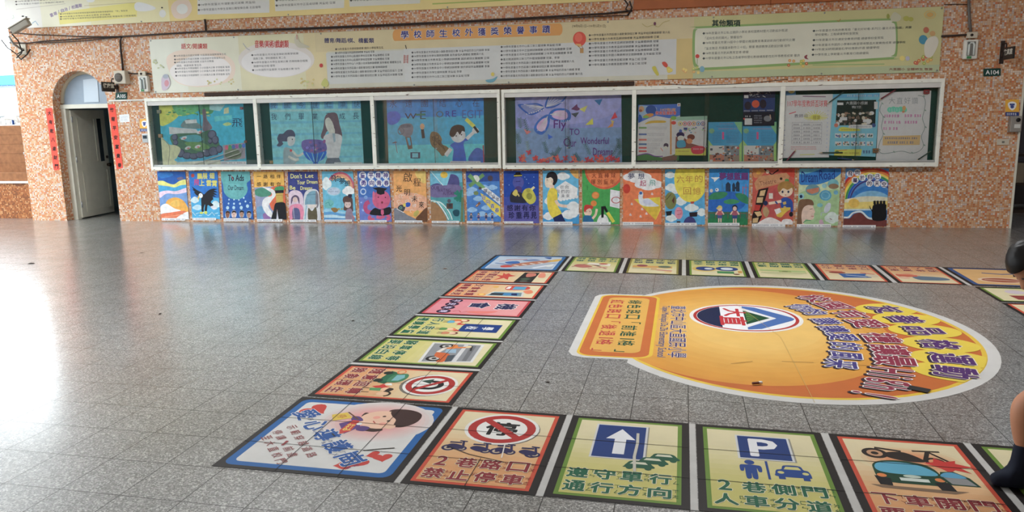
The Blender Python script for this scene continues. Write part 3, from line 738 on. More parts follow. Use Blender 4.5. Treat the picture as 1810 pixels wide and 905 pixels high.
# ---- cables
def wc(px, py, n=0.0, K=PX):
    u, z = wall_at(K[0]+px/K[2], K[1]+py/K[2], n); return Vector((u, -n, z))
def cable(label, pts, r, K=PX, n=0.02, name='wall_cable', m=None, group=None):
    P = [wc(x, y, n, K) for x, y in pts]; o = P[0]
    t = MB().tube([p-o for p in P], r, seg=6).build(name, m or M_CABLE, None, wpt(o.x, -o.y, o.z), WA)
    return tag(t, label, 'cable', group)
cable('upper thin black cable crossing from the wall edge past the camera bracket', [(95, 345), (250, 358), (420, 372), (640, 378), (850, 388), (1080, 391), (1280, 390)], 0.008, B0, .02)
cable('lower dark cable running from the wall edge under the camera bracket', [(100, 456), (300, 460), (460, 440), (700, 425), (900, 410), (1100, 402), (1290, 392)], 0.011, B0, .035)
cable('grey cable sagging just beneath the lower dark cable left of the arch', [(380, 455), (560, 455), (760, 445), (960, 432), (1130, 410), (1290, 394)], 0.008, B0, .045)
cable('thick cable bundle rising across the wall between the two banners', [(212, 64.8), (300, 59.5), (364, 55.5), (460, 52.5), (568, 48.8), (680, 44), (797, 38.6), (940, 31.5), (1070, 24), (1118, 19)], 0.014, PX, .03)
cable('slack cable drooping off the bundle between the two banners', [(366, 57), (440, 56), (540, 52), (660, 47.5), (760, 43), (900, 36), (1040, 30), (1112, 27)], 0.008, PX, .05)
cable('tangled black cable loop hanging beside the brown board', [(1104, 0), (1110, 8), (1106, 16), (1114, 22), (1109, 28), (1117, 14), (1113, 2)], 0.012, PX, .05)
cable('vertical cable tail between the banners above the first heading', [(362, 34), (363.5, 45), (364, 55)], 0.016, PX, .03)
cable('dark conduit dropping from the bundle to the grey loudspeaker', [(215, 65.5), (212.5, 72), (213.6, 90), (216, 110), (217.4, 126)], 0.016, PX, .03)
cable('short dark cable linking loudspeaker and left emergency light', [(226, 129), (236, 130), (247, 130)], 0.010, PX, .03)
cable('stub of dark cable from the left junction box towards the banner', [(257, 130.5), (262, 130), (267, 131)], 0.010, PX, .03)
cable('grey conduit coming down from above to the right junction box', [(1712.5, -4), (1712.8, 20), (1714, 40), (1716, 57)], 0.018, PX, .03, m=mat('grey_conduit', (110, 104, 100)))
cable('dark cable from the banner edge to the right junction box', [(1664, 64), (1685, 63), (1711, 61.5)], 0.013, PX, .03)
cable('thin string from the banner corner to the right conduit', [(1669, 8), (1690, 7.5), (1711, 8)], 0.005, PX, .02)
cable('loose wire drooping along the top of the fifth notice case', [(1168, 148), (1205, 150), (1240, 150.5), (1290, 149), (1340, 146), (1392, 140)], 0.005, PX, .13)

# ---- surveillance camera
t = wt('security_camera', 'boxy grey surveillance camera on a wall bracket near the left wall edge', 'camera', -10.72, 3.0, 0.0)
cu, cz = wall_at(38, 46, 0.3)
c = link('camera_housing', None, t, (cu+10.72, -0.30, cz-3.0)); c.rotation_euler = (0, math.radians(-28), math.radians(14))
MB().box(-0.17, 0.14, -0.05, 0.05, -0.05, 0.045, bev=0.012).build('camera_body', mat('camera_grey', (150, 142, 128), 0.5), c)
MB().box(-0.20, 0.16, -0.062, 0.062, 0.045, 0.057, bev=0.004).build('sun_hood', mat('camera_hood', (178, 170, 152), 0.5), c)
MB().tube([(-0.17, 0, -0.005), (-0.185, 0, -0.005)], 0.032, seg=14).build('lens_window', mat('lens_black', (14, 14, 18), 0.1), c)
MB().tube([(0.10, -0.28, 0.02), (0.12, -0.22, -0.10), (0.10, -0.06, -0.16), (0.08, 0, -0.16)], 0.018).build('bracket_arm', M_METAL, t)
MB().box(0.0, 0.16, -0.02, 0, -0.25, -0.08, bev=0.004).build('wall_plate', M_BEIGEPL, t)
for q in ([(0.16, -0.27, 0.05), (0.2, -0.2, -0.05), (0.15, -0.1, -0.2), (0.1, -0.05, -0.22), (-0.03, -0.03, -0.3)], [(-0.05, -0.27, -0.03), (-0.02, -0.2, -0.15), (0.05, -0.1, -0.25), (0.16, -0.06, -0.18)], [(0.0, -0.05, -0.26), (0.08, -0.06, -0.33), (0.2, -0.05, -0.25), (0.26, -0.04, -0.17)]):
    MB().tube(q, 0.010, seg=6).build('camera_lead', M_DARK, t)

# ---- loudspeaker
u, z = wall_at(214, 137, .08)
t = wt('wall_loudspeaker', 'small square grey loudspeaker mounted beside the arch top', 'loudspeaker', u, z)
MB().box(-0.105, 0.105, -0.12, 0, -0.10, 0.105, bev=0.012).build('cabinet', M_BEIGEPL, t)
g = MB(); g.tube([(-0.015, -0.12, 0.0), (-0.015, -0.126, 0.0)], 0.07, mat('grille_dark', (92, 86, 80), 0.7), seg=24)
for k in range(5): g.box(-0.07, 0.04, -0.129, -0.124, -0.052+k*0.025, -0.046+k*0.025, mat('grille_bar', (120, 112, 102)))
g.build('grille', None, t)
# ---- emergency lights with junction boxes
def emergency(px, py, jx, jy, label, jl):
    u, z = wall_at(px, py, .06)
    t = wt('emergency_light', label, 'light', u, z)
    MB().box(-0.082, 0.082, -0.07, 0, -0.12, 0.125, bev=0.012).build('housing', M_WHITEPL, t)
    MB().tube([(-0.03, -0.08, -0.075), (-0.03, -0.08, 0.06), (-0.015, -0.08, 0.085), (0.015, -0.08, 0.085), (0.03, -0.08, 0.06), (0.03, -0.08, -0.075)], 0.012).build('lamp_tube', mat('frosted_tube', (214, 220, 216), 0.3), t)
    MB().box(-0.05, 0.05, -0.073, -0.07, -0.08, 0.10).build('reflector', mat('reflector_grey', (150, 156, 154), 0.2, 0.5, 0.6), t)
    MB().box(-0.045, 0.01, -0.075, -0.07, -0.115, -0.085).build('green_label', mat('label_green', (60, 140, 80)), t)
    u2, z2 = wall_at(jx, jy, .04)
    b = wt('junction_box', jl, 'junction box', u2, z2)
    MB().box(-0.065, 0.065, -0.055, 0, -0.04, 0.04, bev=0.01).build('box_body', M_BEIGEPL, b)
    MB().tube([(-0.01, -0.055, 0.0), (-0.01, -0.062, 0.0)], 0.018, seg=12).build('cover_screw', M_CABLE, b)
emergency(253.5, 148.5, 251.5, 130.5, 'slim white emergency light on the wall left of the lower banner', 'small beige junction box above the emergency light left of the banner')
emergency(1716, 87.5, 1718.5, 62, 'slim white emergency light on the wall right of the lower banner', 'small beige junction box above the emergency light right of the banner')

# ---- room number plates
def plate(px0, py0, px1, py1, s, label):
    a = Art('w', PX, n=0.004, rough=.4); a.thick = 0.006
    a.sheet([(px0, py0+1), (px1, py0), (px1, py1), (px0, py1+1)], (10, 66, 58)); w = px1-px0
    a.text(s, px0+w*.13, py0+3.6, px1-w*.10, py1-2.4, (236, 240, 236), bold=.03)
    return wtag(a, 'room_number_plate', label, 'sign')
plate(204.5, 163, 224.5, 175.5, 'A105', 'dark green plate reading A105 beside the arched door')
plate(1738, 120.5, 1768.5, 134, 'A104', 'dark green plate reading A104 near the right wall end')
# ---- projecting room signs
def hang_sign(u, z, side, st, label):
    t = wt('projecting_sign', label, 'sign', u, z)
    MB().box(-0.012, 0.012, -0.36, -0.07, -0.075, 0.075, bev=0.004).build('sign_board', mat('black_board', (28, 30, 30), 0.4), t)
    ar = MB(); ar.tube([(0, 0, 0.13), (0, -0.10, 0.13), (0, -0.12, 0.11), (0, -0.12, 0.07)], 0.010); ar.box(-0.02, 0.02, -0.07, 0, -0.03, 0.03); ar.box(-0.025, 0.025, -0.008, 0, -0.12, 0.17)
    ar.build('bracket', M_CABLE, t)
    vs, fs, _ = glyphs(st, .03)
    V = [(side*0.0135, (-0.34+0.25*x) if side > 0 else (-0.09-0.25*x), -0.02+0.075*y) for x, y in vs]
    me = bpy.data.meshes.new('lettering'); me.from_pydata(V, [], fs); me.materials.append(paint((226, 226, 214))); link('lettering', me, t)
hang_sign(wall_at(202, 153, .07)[0], wall_at(198, 154, .1)[1], 1, '健康室', 'black projecting room sign with white characters beside the arch')
hang_sign(wall_at(1775, 95, .07)[0], wall_at(1780, 95, .1)[1], -1, '教具室', 'black projecting room sign with white characters above the A104 plate')

# ---- red couplet strips
for pts, chars, label in [([(80.5, 191.5), (92, 190.5), (105.5, 300), (95, 301)], '大有乾八達財門', 'red paper strip with seven black characters left of the arched door'), ([(190.5, 185), (203.5, 183.8), (217.5, 297), (206.5, 299)], '竹報平安富貴春', 'red paper strip with black characters right of the arched door')]:
    a = Art('w', PX, n=0.002, rough=.7); a.thick = .001; a.sheet(pts, (236, 74, 52))
    (x0, y0), (x1, y1) = pts[0], pts[3]
    for i, ch in enumerate(chars):
        t_ = (i+.62)/len(chars); cx = x0+(x1-x0)*t_+5.8; cy = y0+(y1-y0)*t_-1
        a.text(ch, cx-3.0, cy-3.6, cx+3.0, cy+3.6, (60, 24, 20), bold=.07)
    wtag(a, 'couplet_strip', label, 'paper strip', 'red couplets beside the door')
# ---- paper notice, stickers, little boxes
a = Art('w', PX, n=0.002); a.thick = .001; a.sheet([(210.5, 203), (228, 201.5), (229.5, 215.5), (212.5, 216.5)], (232, 234, 236))
for k in range(4): marks(a, 213.5, 226, 205.5+k*2.6, 1.4, (150, 160, 176))
wtag(a, 'paper_notice', 'small white paper notice taped right of the red strip by the door', 'notice')
def badge(x0, y0, x1, y1, label):
    a = Art('w', PX, n=0.002, rough=.35); a.thick = .002; w, h = x1-x0, y1-y0
    a.sheet([(x0, y0), (x1, y0-.3), (x1, y1-.3), (x0, y1)], (240, 178, 40)); a.box(x0, y0+h*.76, x1, y1, (38, 62, 130))
    a.blob([(x0+w*.2, y0+h*.22), (x0+w*.5, y0+h*.12), (x0+w*.8, y0+h*.22), (x0+w*.76, y0+h*.48), (x0+w*.5, y0+h*.66), (x0+w*.24, y0+h*.48)], (240, 240, 244))
    for dx in (.38, .5, .62): a.ell(x0+w*dx, y0+h*.3, w*.07, h*.07, (60, 80, 150), n=10)
    a.ell(x0+w*.5, y0+h*.44, w*.14, h*.1, (60, 80, 150), n=12)
    marks(a, x0+w*.1, x1-w*.08, y0+h*.88, h*.13, (230, 232, 240))
    wtag(a, 'badge_sticker', label, 'sticker')
badge(247.5, 210.5, 263, 232.5, 'orange sticker with a white paw shield at the left end of the notice cases')
badge(1777, 176, 1801, 205, 'orange sticker with a white paw shield near the right wall end')
u, z = wall_at(258, 245, .02)
t = wt('card_reader', 'small grey control box half behind the left end of the notice cases', 'control box', u, z)
MB().box(-0.05, 0.06, -0.05, 0, -0.065, 0.08, bev=0.008).build('reader_body', M_METAL, t); MB().box(-0.03, 0.04, -0.054, -0.05, 0.0, 0.05).build('reader_screen', mat('screen_dark', (50, 60, 70), 0.2), t)
u, z = wall_at(1795.5, 219.5, .04)
t = wt('intercom_box', 'grey metal intercom box under the orange sticker at the right wall end', 'intercom', u, z)
MB().box(-0.075, 0.06, -0.075, 0, -0.10, 0.105, bev=0.008).build('intercom_body', mat('satin_steel', (160, 158, 152), 0.4, 0.5, 0.5), t)
MB().tube([(0.01, -0.075, 0.055), (0.01, -0.083, 0.055)], 0.026, seg=16).build('lock_ring', M_DARK, t)
MB().box(-0.03, 0.04, -0.079, -0.075, -0.05, 0.0).build('label_window', mat('pale_label', (206, 206, 200)), t)
u, z = wall_at(1773, 251, .01)
t = wt('switch_plate', 'beige wall socket plate low on the mosaic near the right wall end', 'socket', u, z)
MB().box(-0.075, 0.075, -0.012, 0, -0.04, 0.04, bev=0.005).build('face_plate', M_BEIGEPL, t); MB().box(-0.015, 0.015, -0.016, -0.012, -0.012, 0.012).build('socket_insert', mat('socket_grey', (120, 116, 106)), t)
t = wt('wall_moulding', 'thin white cable moulding between door arch and the notice cases', 'moulding', -8.9, wall_at(222, 177.5)[1])
MB().box(-0.24, 0.44, -0.02, 0, -0.012, 0.012, bev=0.004).build('moulding_strip', M_WHITEPL, t)
# ------------------------------------------------------------------ glazed notice cases
NC = 0.13
CZ0, CZ1 = 0.850, 1.975
def cu(px, py=220): return wall_at(px, py, NC)[0]
def notice_case(label, px0, px1, mull, zoff):
    u0, u1 = cu(px0), cu(px1); z0, z1 = CZ0+zoff[0], CZ1+zoff[1]; H = z1-z0
    t = wt('notice_case', label, 'notice case', u0, z0, 0.0, 'glazed notice cases')
    W = u1-u0
    f = MB()
    f.box(0, W, -NC, 0, H-0.052, H, bev=0.004); f.box(0, W, -NC, 0, 0, 0.055, bev=0.004)
    f.box(0, 0.042, -NC, 0, 0.05, H-0.05, bev=0.004); f.box(W-0.042, W, -NC, 0, 0.05, H-0.05, bev=0.004)
    f.build('outer_frame', M_WHITEFRAME, t)
    xs = [0.0]+[cu(m)-u0 for m in mull]+[W]
    MB().box(0.02, W-0.02, -0.014, -0.002, 0.03, H-0.03).build('felt_board', M_FELT, t)
    for i, x in enumerate(xs[1:-1]):
        MB().box(x-0.030, x+0.030, -NC+0.003, -0.014, 0.052, H-0.05, bev=0.004).build('mullion', M_WHITEFRAME, t)
    for i in range(len(xs)-1):
        a = xs[i]+(0.042 if i == 0 else 0.03); b = xs[i+1]-(0.042 if i == len(xs)-2 else 0.03)
        MB().box(a, b, -NC+0.012, -NC+0.06, H-0.115, H-0.052, bev=0.003).build('top_track', mat('track_white', (214, 212, 206), 0.4), t)
        MB().box(a, b, -NC+0.012, -NC+0.06, 0.055, 0.085, bev=0.003).build('bottom_track', mat('track_aluminium', (176, 178, 176), 0.35, 0.5, 0.4), t)
        m = (a+b)/2
        for k, (g0, g1, y) in enumerate(((a, m+0.03, -NC+0.024), (m-0.03, b, -NC+0.040))):
            MB().box(g0, g1, y, y+0.005, 0.075, H-0.10).build('glass_pane', M_GLASS, t)
        MB().box(m-0.032, m-0.027, -NC+0.034, -NC+0.046, 0.085, H-0.115).build('pane_edge', mat('glass_edge', (60, 84, 78), 0.2), t)
        MB().tube([(m, -NC+0.022, 0.30), (m, -NC+0.012, 0.30)], 0.012, seg=10).build('pane_lock', M_METAL, t)
    return t
notice_case('left notice case of three glazed bays holding three bright blue paintings', 259, 884, (452.5, 659), (0.0, 0.018))
notice_case('right notice case of three glazed bays holding butterfly painting, leaflets and white lists', 887, 1664.5, (1120.5, 1382), (-0.01, 0.014))

NP = 0.018
def ptag(a, name, label, cat, group=None): return wtag(a, name, label, cat, group)
def wart(K, var=0.16, n=NP, scale=14, **k):
    return Art('w', K, n=n, var=var, scale=scale, gain=1.6, **k)
def caption(a, x0, y0, x1, y1):
    c = Art('w', a.K, n=a.n+0.006); c.thick = .001
    c.sheet([(x0, y0), (x1, y0), (x1, y1), (x0, y1)], (238, 240, 244))
    h = (y1-y0)*.42; marks(c, x0+(x1-x0)*.03, x1-(x1-x0)*.04, (y0+y1)/2, h, (84, 88, 120), 1.6)
    abuild(c, 'caption_label', a.o)

# bay 1: pond and rocks
a = wart(K1)
a.sheet([(132, 140), (776, 128), (802, 610), (165, 613)], (52, 170, 206))
a.blob([(132, 140), (230, 140), (300, 170), (280, 240), (200, 300), (140, 300)], (190, 206, 70)); a.blob([(240, 140), (420, 135), (440, 190), (360, 230), (280, 230)], (96, 170, 110)); a.blob([(440, 150), (540, 140), (545, 210), (480, 230), (440, 210)], (70, 140, 90))
for i in range(26):
    r = random.Random(i); x, y = r.uniform(150, 540), r.uniform(145, 240); a.ell(x, y, r.uniform(6, 16), r.uniform(3, 8), r.choice([(120, 180, 80), (60, 130, 90), (200, 206, 90), (90, 160, 70)]), n=9)
a.poly([(520, 150), (640, 150), (600, 200), (520, 190)], (150, 206, 226)); a.poly([(630, 180), (665, 170), (668, 215), (628, 222)], (206, 196, 150))
a.blob([(465, 190), (490, 190), (500, 260), (540, 330), (470, 350), (470, 260)], (120, 106, 116)); a.blob([(300, 310), (350, 260), (430, 290), (460, 330), (340, 330)], (110, 130, 130))
a.poly([(330, 270), (420, 262), (425, 290), (340, 296)], (206, 214, 220)); a.poly([(555, 240), (690, 230), (690, 262), (560, 280)], (90, 190, 220)); a.blob([(620, 300), (660, 285), (690, 300), (650, 312)], (170, 206, 120))
a.text('飛', 690, 255, 770, 320, (30, 50, 90), bold=.0)
a.poly([(210, 320), (420, 338), (440, 372), (215, 376)], (196, 214, 230))
a.blob([(235, 380), (440, 365), (540, 350), (600, 470), (560, 530), (300, 540), (240, 460)], (70, 110, 84)); a.blob([(290, 400), (420, 380), (470, 420), (380, 440)], (76, 150, 160)); a.blob([(330, 440), (460, 440), (520, 480), (420, 500)], (100, 140, 80))
for x, y, rx, ry in [(540, 380, 34, 36), (565, 420, 26, 34), (525, 430, 18, 20), (255, 400, 24, 26), (262, 440, 20, 22), (300, 520, 34, 34), (350, 540, 40, 26), (400, 545, 36, 24), (450, 535, 36, 24), (500, 520, 34, 30), (550, 510, 38, 40), (595, 490, 26, 30)]:
    a.ell(x, y, rx, ry, (60, 62, 84)); a.ell(x-3, y-3, rx*.78, ry*.75, (92, 94, 116))
for x, y in [(325, 405), (355, 480), (430, 470), (445, 360)]: a.ell(x, y, 24, 12, (226, 230, 214), tilt=-20); a.ell(x+4, y+4, 10, 6, (206, 110, 110))
a.blob([(150, 400), (200, 450), (260, 460), (300, 490), (270, 560), (265, 612), (165, 612)], (196, 196, 150)); a.line([(160, 410), (215, 470), (205, 612)], 5, (140, 140, 110), smooth=True)
a.blob([(270, 560), (400, 570), (600, 530), (640, 570), (500, 590), (280, 585)], (60, 160, 206)); a.poly([(265, 590), (600, 570), (610, 612), (265, 612)], (206, 206, 170))
a.poly([(620, 460), (790, 440), (795, 560), (630, 580)], (150, 140, 150)); a.blob([(640, 500), (690, 470), (760, 520), (740, 560), (650, 560)], (110, 120, 96))
for i, c in enumerate([(206, 90, 110), (70, 150, 90), (80, 110, 170), (150, 90, 150), (60, 130, 120), (70, 110, 190)]): a.ell(650+i*26, 478-i*3, 13, 17, c)
ptag(a, 'pond_painting', 'blue and green pond painting with grey rocks in the leftmost case bay', 'painting', 'paintings in the notice cases'); caption(a, 605, 583, 798, 605)
# bay 2: two girls and vase
a = wart(K1)
a.sheet([(972, 118), (1668, 108), (1695, 605), (1005, 612)], (118, 186, 216))
for i in range(7): a.poly([(985, 280+i*45), (1680, 268+i*45), (1681, 282+i*45), (986, 300+i*45)], (104+i % 2*20, 176+i % 2*14, 212))
a.poly([(974, 190), (1672, 180), (1673, 196), (975, 206)], (150, 206, 226))
for i, ch in enumerate('我國今世仁筆快'): x = 1005+i*106; a.box(x-36, 122, x+34, 180, (96, 160, 196)); a.text(ch, x-22, 136-i*2, x+22, 180-i*2, (70, 90, 130))
for i, ch in enumerate('我們畢業而成長'): x = 1010+i*104; a.text(ch, x-22, 218-i, x+22, 268-i, (44, 60, 96), bold=.0)
a.blob([(1035, 410), (1050, 375), (1080, 372), (1110, 345), (1150, 345), (1172, 375), (1165, 400), (1120, 410), (1110, 430), (1075, 432), (1080, 450), (1055, 470), (1032, 462), (1045, 440)], (76, 76, 100))
a.blob([(1115, 400), (1165, 395), (1172, 425), (1155, 460), (1120, 460)], (214, 200, 196)); a.ell(1150, 415, 4, 6, (50, 50, 60)); a.blob([(1085, 490), (1120, 478), (1150, 500), (1200, 560), (1150, 612), (1088, 612)], (140, 158, 162)); a.line([(1120, 545), (1170, 570), (1200, 565)], 18, (206, 190, 180), smooth=True); a.line([(1150, 500), (1190, 540), (1235, 520)], 16, (206, 190, 180), smooth=True); a.ell(1140, 500, 9, 10, (196, 60, 60))
a.blob([(1385, 330), (1400, 240), (1440, 212), (1490, 222), (1510, 300), (1530, 380), (1520, 410), (1480, 380), (1420, 350), (1385, 410), (1368, 390)], (104, 84, 92)); a.blob([(1400, 270), (1430, 250), (1462, 300), (1465, 340), (1440, 368), (1410, 330)], (206, 190, 180)); a.blob([(1430, 340), (1470, 330), (1470, 380), (1435, 385)], (206, 190, 180))
a.blob([(1388, 400), (1430, 372), (1500, 375), (1530, 400), (1520, 470), (1500, 560), (1420, 560), (1410, 460)], (206, 214, 216)); a.poly([(1455, 370), (1475, 368), (1480, 430), (1466, 440)], (140, 160, 170)); a.poly([(1415, 558), (1505, 555), (1530, 608), (1395, 612)], (96, 104, 116))
a.blob([(1225, 430), (1300, 415), (1390, 430), (1410, 500), (1320, 525), (1235, 500)], (110, 96, 160))
for i in range(22):
    r = random.Random(i+5); a.ell(r.uniform(1235, 1400), r.uniform(425, 505), 11, 9, r.choice([(150, 90, 140), (96, 84, 150), (130, 120, 190), (80, 80, 140)]), n=9)
a.blob([(1235, 505), (1320, 525), (1408, 505), (1390, 560), (1345, 590), (1355, 608), (1300, 608), (1310, 590), (1260, 560)], (40, 100, 190))
for k in range(4): a.line([(1255+k*45, 515), (1300+k*18, 585)], 6, (120, 180, 226))
ptag(a, 'vase_painting', 'pale blue painting of two long-haired girls with a flower bowl in the second case bay', 'painting', 'paintings in the notice cases'); caption(a, 1470, 590, 1680, 610)
# bay 3: trophy, glove and batter
a = wart(K2)
a.sheet([(125, 118), (772, 108), (779, 562), (140, 572)], (46, 160, 206))
a.poly([(125, 118), (772, 108), (774, 240), (130, 260)], (36, 130, 200)); a.poly([(136, 440), (776, 430), (779, 562), (140, 572)], (70, 184, 216))
for i, ch in enumerate('永遠團結心在'): x = (170, 275, 380, 500, 610, 722)[i]; a.text(ch, x-24, 140-i, x+22, 188-i, (46, 70, 110), bold=-.005)
a.text('W', 248, 228, 325, 265, (30, 40, 60), bold=.02); a.text('E', 350, 212, 388, 266, (30, 70, 80), bold=.0); a.line([(320, 238), (385, 234)], 12, (30, 110, 90))
a.text('O', 455, 212, 505, 255, (60, 90, 90)); a.text('R', 520, 212, 550, 252, (40, 60, 150), bold=.02); a.text('E', 562, 208, 590, 250, (40, 60, 150), bold=.02); a.text('EGIT', 630, 205, 765, 260, (60, 90, 150))
a.blob([(135, 225), (190, 215), (220, 245), (205, 285), (160, 305), (132, 285)], (56, 96, 190))
a.blob([(208, 320), (240, 298), (290, 298), (305, 330), (290, 375), (255, 385), (225, 365)], (110, 116, 130)); a.ring(222, 345, 22, 26, .25, (90, 96, 110)); a.ell(252, 312, 36, 12, (90, 94, 110)); a.poly([(250, 385), (288, 382), (300, 462), (270, 468)], (96, 84, 76)); a.poly([(262, 390), (280, 388), (290, 440), (275, 442)], (46, 160, 206))
a.poly([(355, 335), (375, 333), (382, 392), (362, 395)], (34, 40, 46)); a.ell(364, 315, 15, 20, (226, 150, 110)); a.line([(165, 425), (195, 420)], 6, (60, 60, 70)); a.line([(183, 412), (198, 492)], 4, (110, 80, 90)); a.box(285, 487, 350, 528, (40, 60, 90)); a.box(297, 493, 336, 522, (90, 180, 206))
a.blob([(415, 385), (430, 350), (470, 360), (495, 400), (490, 430), (530, 450), (545, 480), (500, 512), (470, 480), (425, 440)], (110, 92, 62))
for k in range(5): a.line([(425+k*14, 380+k*6), (470+k*12, 430+k*12)], 4, (70, 60, 40))
for x, y in [(440, 395), (462, 385), (450, 425), (478, 420)]: a.ring(x, y, 13, 15, .3, (60, 54, 40), n=14)
a.poly([(510, 500), (545, 455), (565, 470), (530, 518)], (226, 206, 196)); a.blob([(550, 440), (600, 410), (660, 395), (668, 410), (640, 430), (655, 565), (570, 567), (572, 470)], (34, 90, 180)); a.poly([(650, 390), (712, 335), (725, 350), (668, 405)], (226, 210, 200)); a.ell(718, 342, 22, 20, (226, 210, 200))
a.line([(655, 265), (712, 318)], 24, (214, 214, 60)); a.line([(708, 315), (738, 355)], 16, (40, 40, 46)); a.blob([(555, 370), (600, 350), (645, 350), (648, 395), (610, 422), (570, 410)], (228, 214, 204)); a.blob([(545, 365), (560, 320), (600, 303), (640, 315), (648, 350), (630, 345), (615, 370), (598, 350), (580, 378), (560, 385)], (46, 38, 38))
a.ell(590, 378, 4, 5, (30, 30, 30)); a.ell(625, 370, 4, 5, (30, 30, 30)); a.blob([(670, 530), (720, 460), (770, 480), (776, 560), (700, 562)], (56, 96, 170)); a.line([(770, 440), (776, 560)], 8, (150, 60, 60))
ptag(a, 'batter_painting', 'blue painting of a boy with a yellow bat in the third case bay', 'painting', 'paintings in the notice cases'); caption(a, 550, 546, 752, 562)
# bay 4: butterfly
a = wart(K2)
a.sheet([(982, 104), (1690, 92), (1695, 560), (990, 570)], (128, 138, 190))
a.poly([(984, 330), (1692, 320), (1695, 560), (990, 570)], (110, 140, 176)); a.blob([(1100, 120), (1400, 100), (1680, 120), (1600, 250), (1200, 300)], (144, 148, 200))
UL = [(1000, 170), (1060, 165), (1130, 160), (1175, 185), (1150, 215), (1090, 240), (1040, 215)]; UR = [(1180, 180), (1195, 130), (1235, 100), (1330, 98), (1310, 140), (1260, 180), (1200, 195)]
LR = [(1205, 235), (1240, 200), (1310, 195), (1350, 220), (1348, 270), (1290, 285), (1220, 265)]; LL = [(1200, 235), (1150, 260), (1112, 310), (1115, 350), (1160, 370), (1200, 330), (1215, 270)]
for q, c in ((UL, (40, 90, 170)), (UR, (40, 90, 170)), (LR, (40, 100, 180)), (LL, (40, 100, 180))): a.blob(q, c)
def inner(q, k, dx=0, dy=0):
    cx, cy = sum(p[0] for p in q)/len(q), sum(p[1] for p in q)/len(q); return [(cx+(x-cx)*k+dx, cy+(y-cy)*k+dy) for x, y in q]
a.blob(inner(UL, .78), (122, 134, 180)); a.blob(inner(UR, .78), (122, 134, 180)); a.blob(inner(LR, .7), (196, 160, 196)); a.blob(inner(LL, .68), (206, 160, 190))
for i in range(6):
    a.line([(1175, 185), (1040+i*18, 168+i*9)], 3, (220, 224, 236)); a.line([(1190, 185), (1215+i*18, 110+i*8)], 3, (220, 224, 236)); a.line([(1215, 235), (1320, 205+i*10)], 2.5, (226, 206, 220)); a.line([(1200, 245), (1130+i*10, 345)], 2.5, (226, 206, 220))
for i in range(8): a.ell(1060+i*16, 232-i*4, 4, 4, (200, 214, 236), n=8); a.ell(1345-i*14, 276+i*.6, 4, 4, (160, 190, 226), n=8)
def plane(pts, c): a.poly(pts, c)
plane([(1355, 200), (1395, 165), (1400, 185), (1420, 200), (1395, 210)], (100, 56, 96)); plane([(1410, 200), (1465, 175), (1445, 220)], (226, 200, 90)); plane([(1355, 230), (1410, 220), (1385, 255)], (64, 76, 80)); plane([(1510, 140), (1565, 132), (1545, 175)], (40, 110, 160)); plane([(1620, 270), (1648, 218), (1665, 255)], (200, 60, 70)); plane([(1450, 305), (1500, 258), (1503, 302)], (226, 190, 60)); plane([(1595, 325), (1640, 278), (1635, 315)], (226, 130, 70)); plane([(1620, 272), (1645, 280), (1630, 300)], (236, 170, 90)); plane([(1200, 365), (1235, 385), (1205, 402)], (50, 100, 190)); plane([(1040, 330), (1090, 350), (1060, 370)], (226, 110, 110))
for s, q in [('Fly', (1240, 272, 1322, 345)), ('TO', (1345, 330, 1412, 372)), ('O', (1305, 392, 1352, 448)), ('ur', (1352, 415, 1390, 450)), ('Wonderful', (1418, 388, 1608, 432)), ('Dreams', (1502, 458, 1632, 508))]: a.text(s, *q, (84, 40, 120), bold=.012)
r = random.Random(4)
for i in range(16):
    x, y = (r.uniform(1000, 1080) if i < 6 else r.uniform(1080, 1680)), (r.uniform(300, 540) if i < 6 else r.uniform(440, 560)); an = r.uniform(-2.3, -.8); L = r.uniform(60, 100); c = r.choice([(70, 110, 110), (110, 140, 130), (60, 96, 96)])
    a.line([(x, y), (x+L*math.cos(an), y+L*math.sin(an))], 3, c)
    for k in range(6):
        px, py = x+L*k/6*math.cos(an), y+L*k/6*math.sin(an)
        for s_ in (-.7, .7): a.line([(px, py), (px+22*math.cos(an+s_), py+22*math.sin(an+s_))], 3, c)
for i in range(34):
    x = r.uniform(995, 1690); y = 560-r.uniform(0, 40) if x > 1090 else r.uniform(390, 560); c = r.choice([(196, 70, 70), (206, 96, 80), (180, 60, 76), (214, 120, 100)])
    for k in range(4):
        an = k*1.57+r.uniform(0, 1); a.ell(x+10*math.cos(an), y+10*math.sin(an), 11, 6, c, n=9, tilt=math.degrees(an))
ptag(a, 'butterfly_painting', 'purple-blue painting of a large butterfly with English lettering in the fourth case bay', 'painting', 'paintings in the notice cases'); caption(a, 1435, 552, 1682, 565)

# bay 5: leaflets
a = wart(K3, .05)
a.sheet([(92, 280), (466, 270), (452, 780), (80, 782)], (226, 226, 232)); a.small = True
a.poly([(92, 280), (466, 270), (464, 370), (380, 400), (250, 375), (92, 440)], (70, 110, 190)); a.blob([(100, 290), (150, 285), (250, 300), (240, 350), (160, 380), (110, 400)], (140, 170, 206)); a.ell(205, 325, 48, 44, (40, 80, 150)); a.ell(120, 315, 24, 26, (206, 150, 110)); a.ell(112, 330, 14, 12, (160, 90, 60))
a.blob([(92, 380), (110, 365), (128, 400), (110, 430), (92, 435)], (30, 90, 170)); a.ell(180, 375, 50, 18, (214, 130, 60), tilt=-15); a.ell(160, 385, 26, 12, (120, 170, 80))
a.text('107年度', 290, 308, 425, 335, (230, 120, 60), bold=.03, edge=(255, 250, 240)); a.text('教育盃運動會', 245, 335, 430, 366, (206, 60, 60), bold=.03, edge=(255, 250, 240))
a.poly([(92, 440), (180, 400), (240, 378), (300, 400), (380, 395), (372, 720), (85, 720)], (234, 234, 238)); a.blob([(150, 450), (200, 420), (320, 418), (330, 436), (220, 440)], (206, 160, 50))
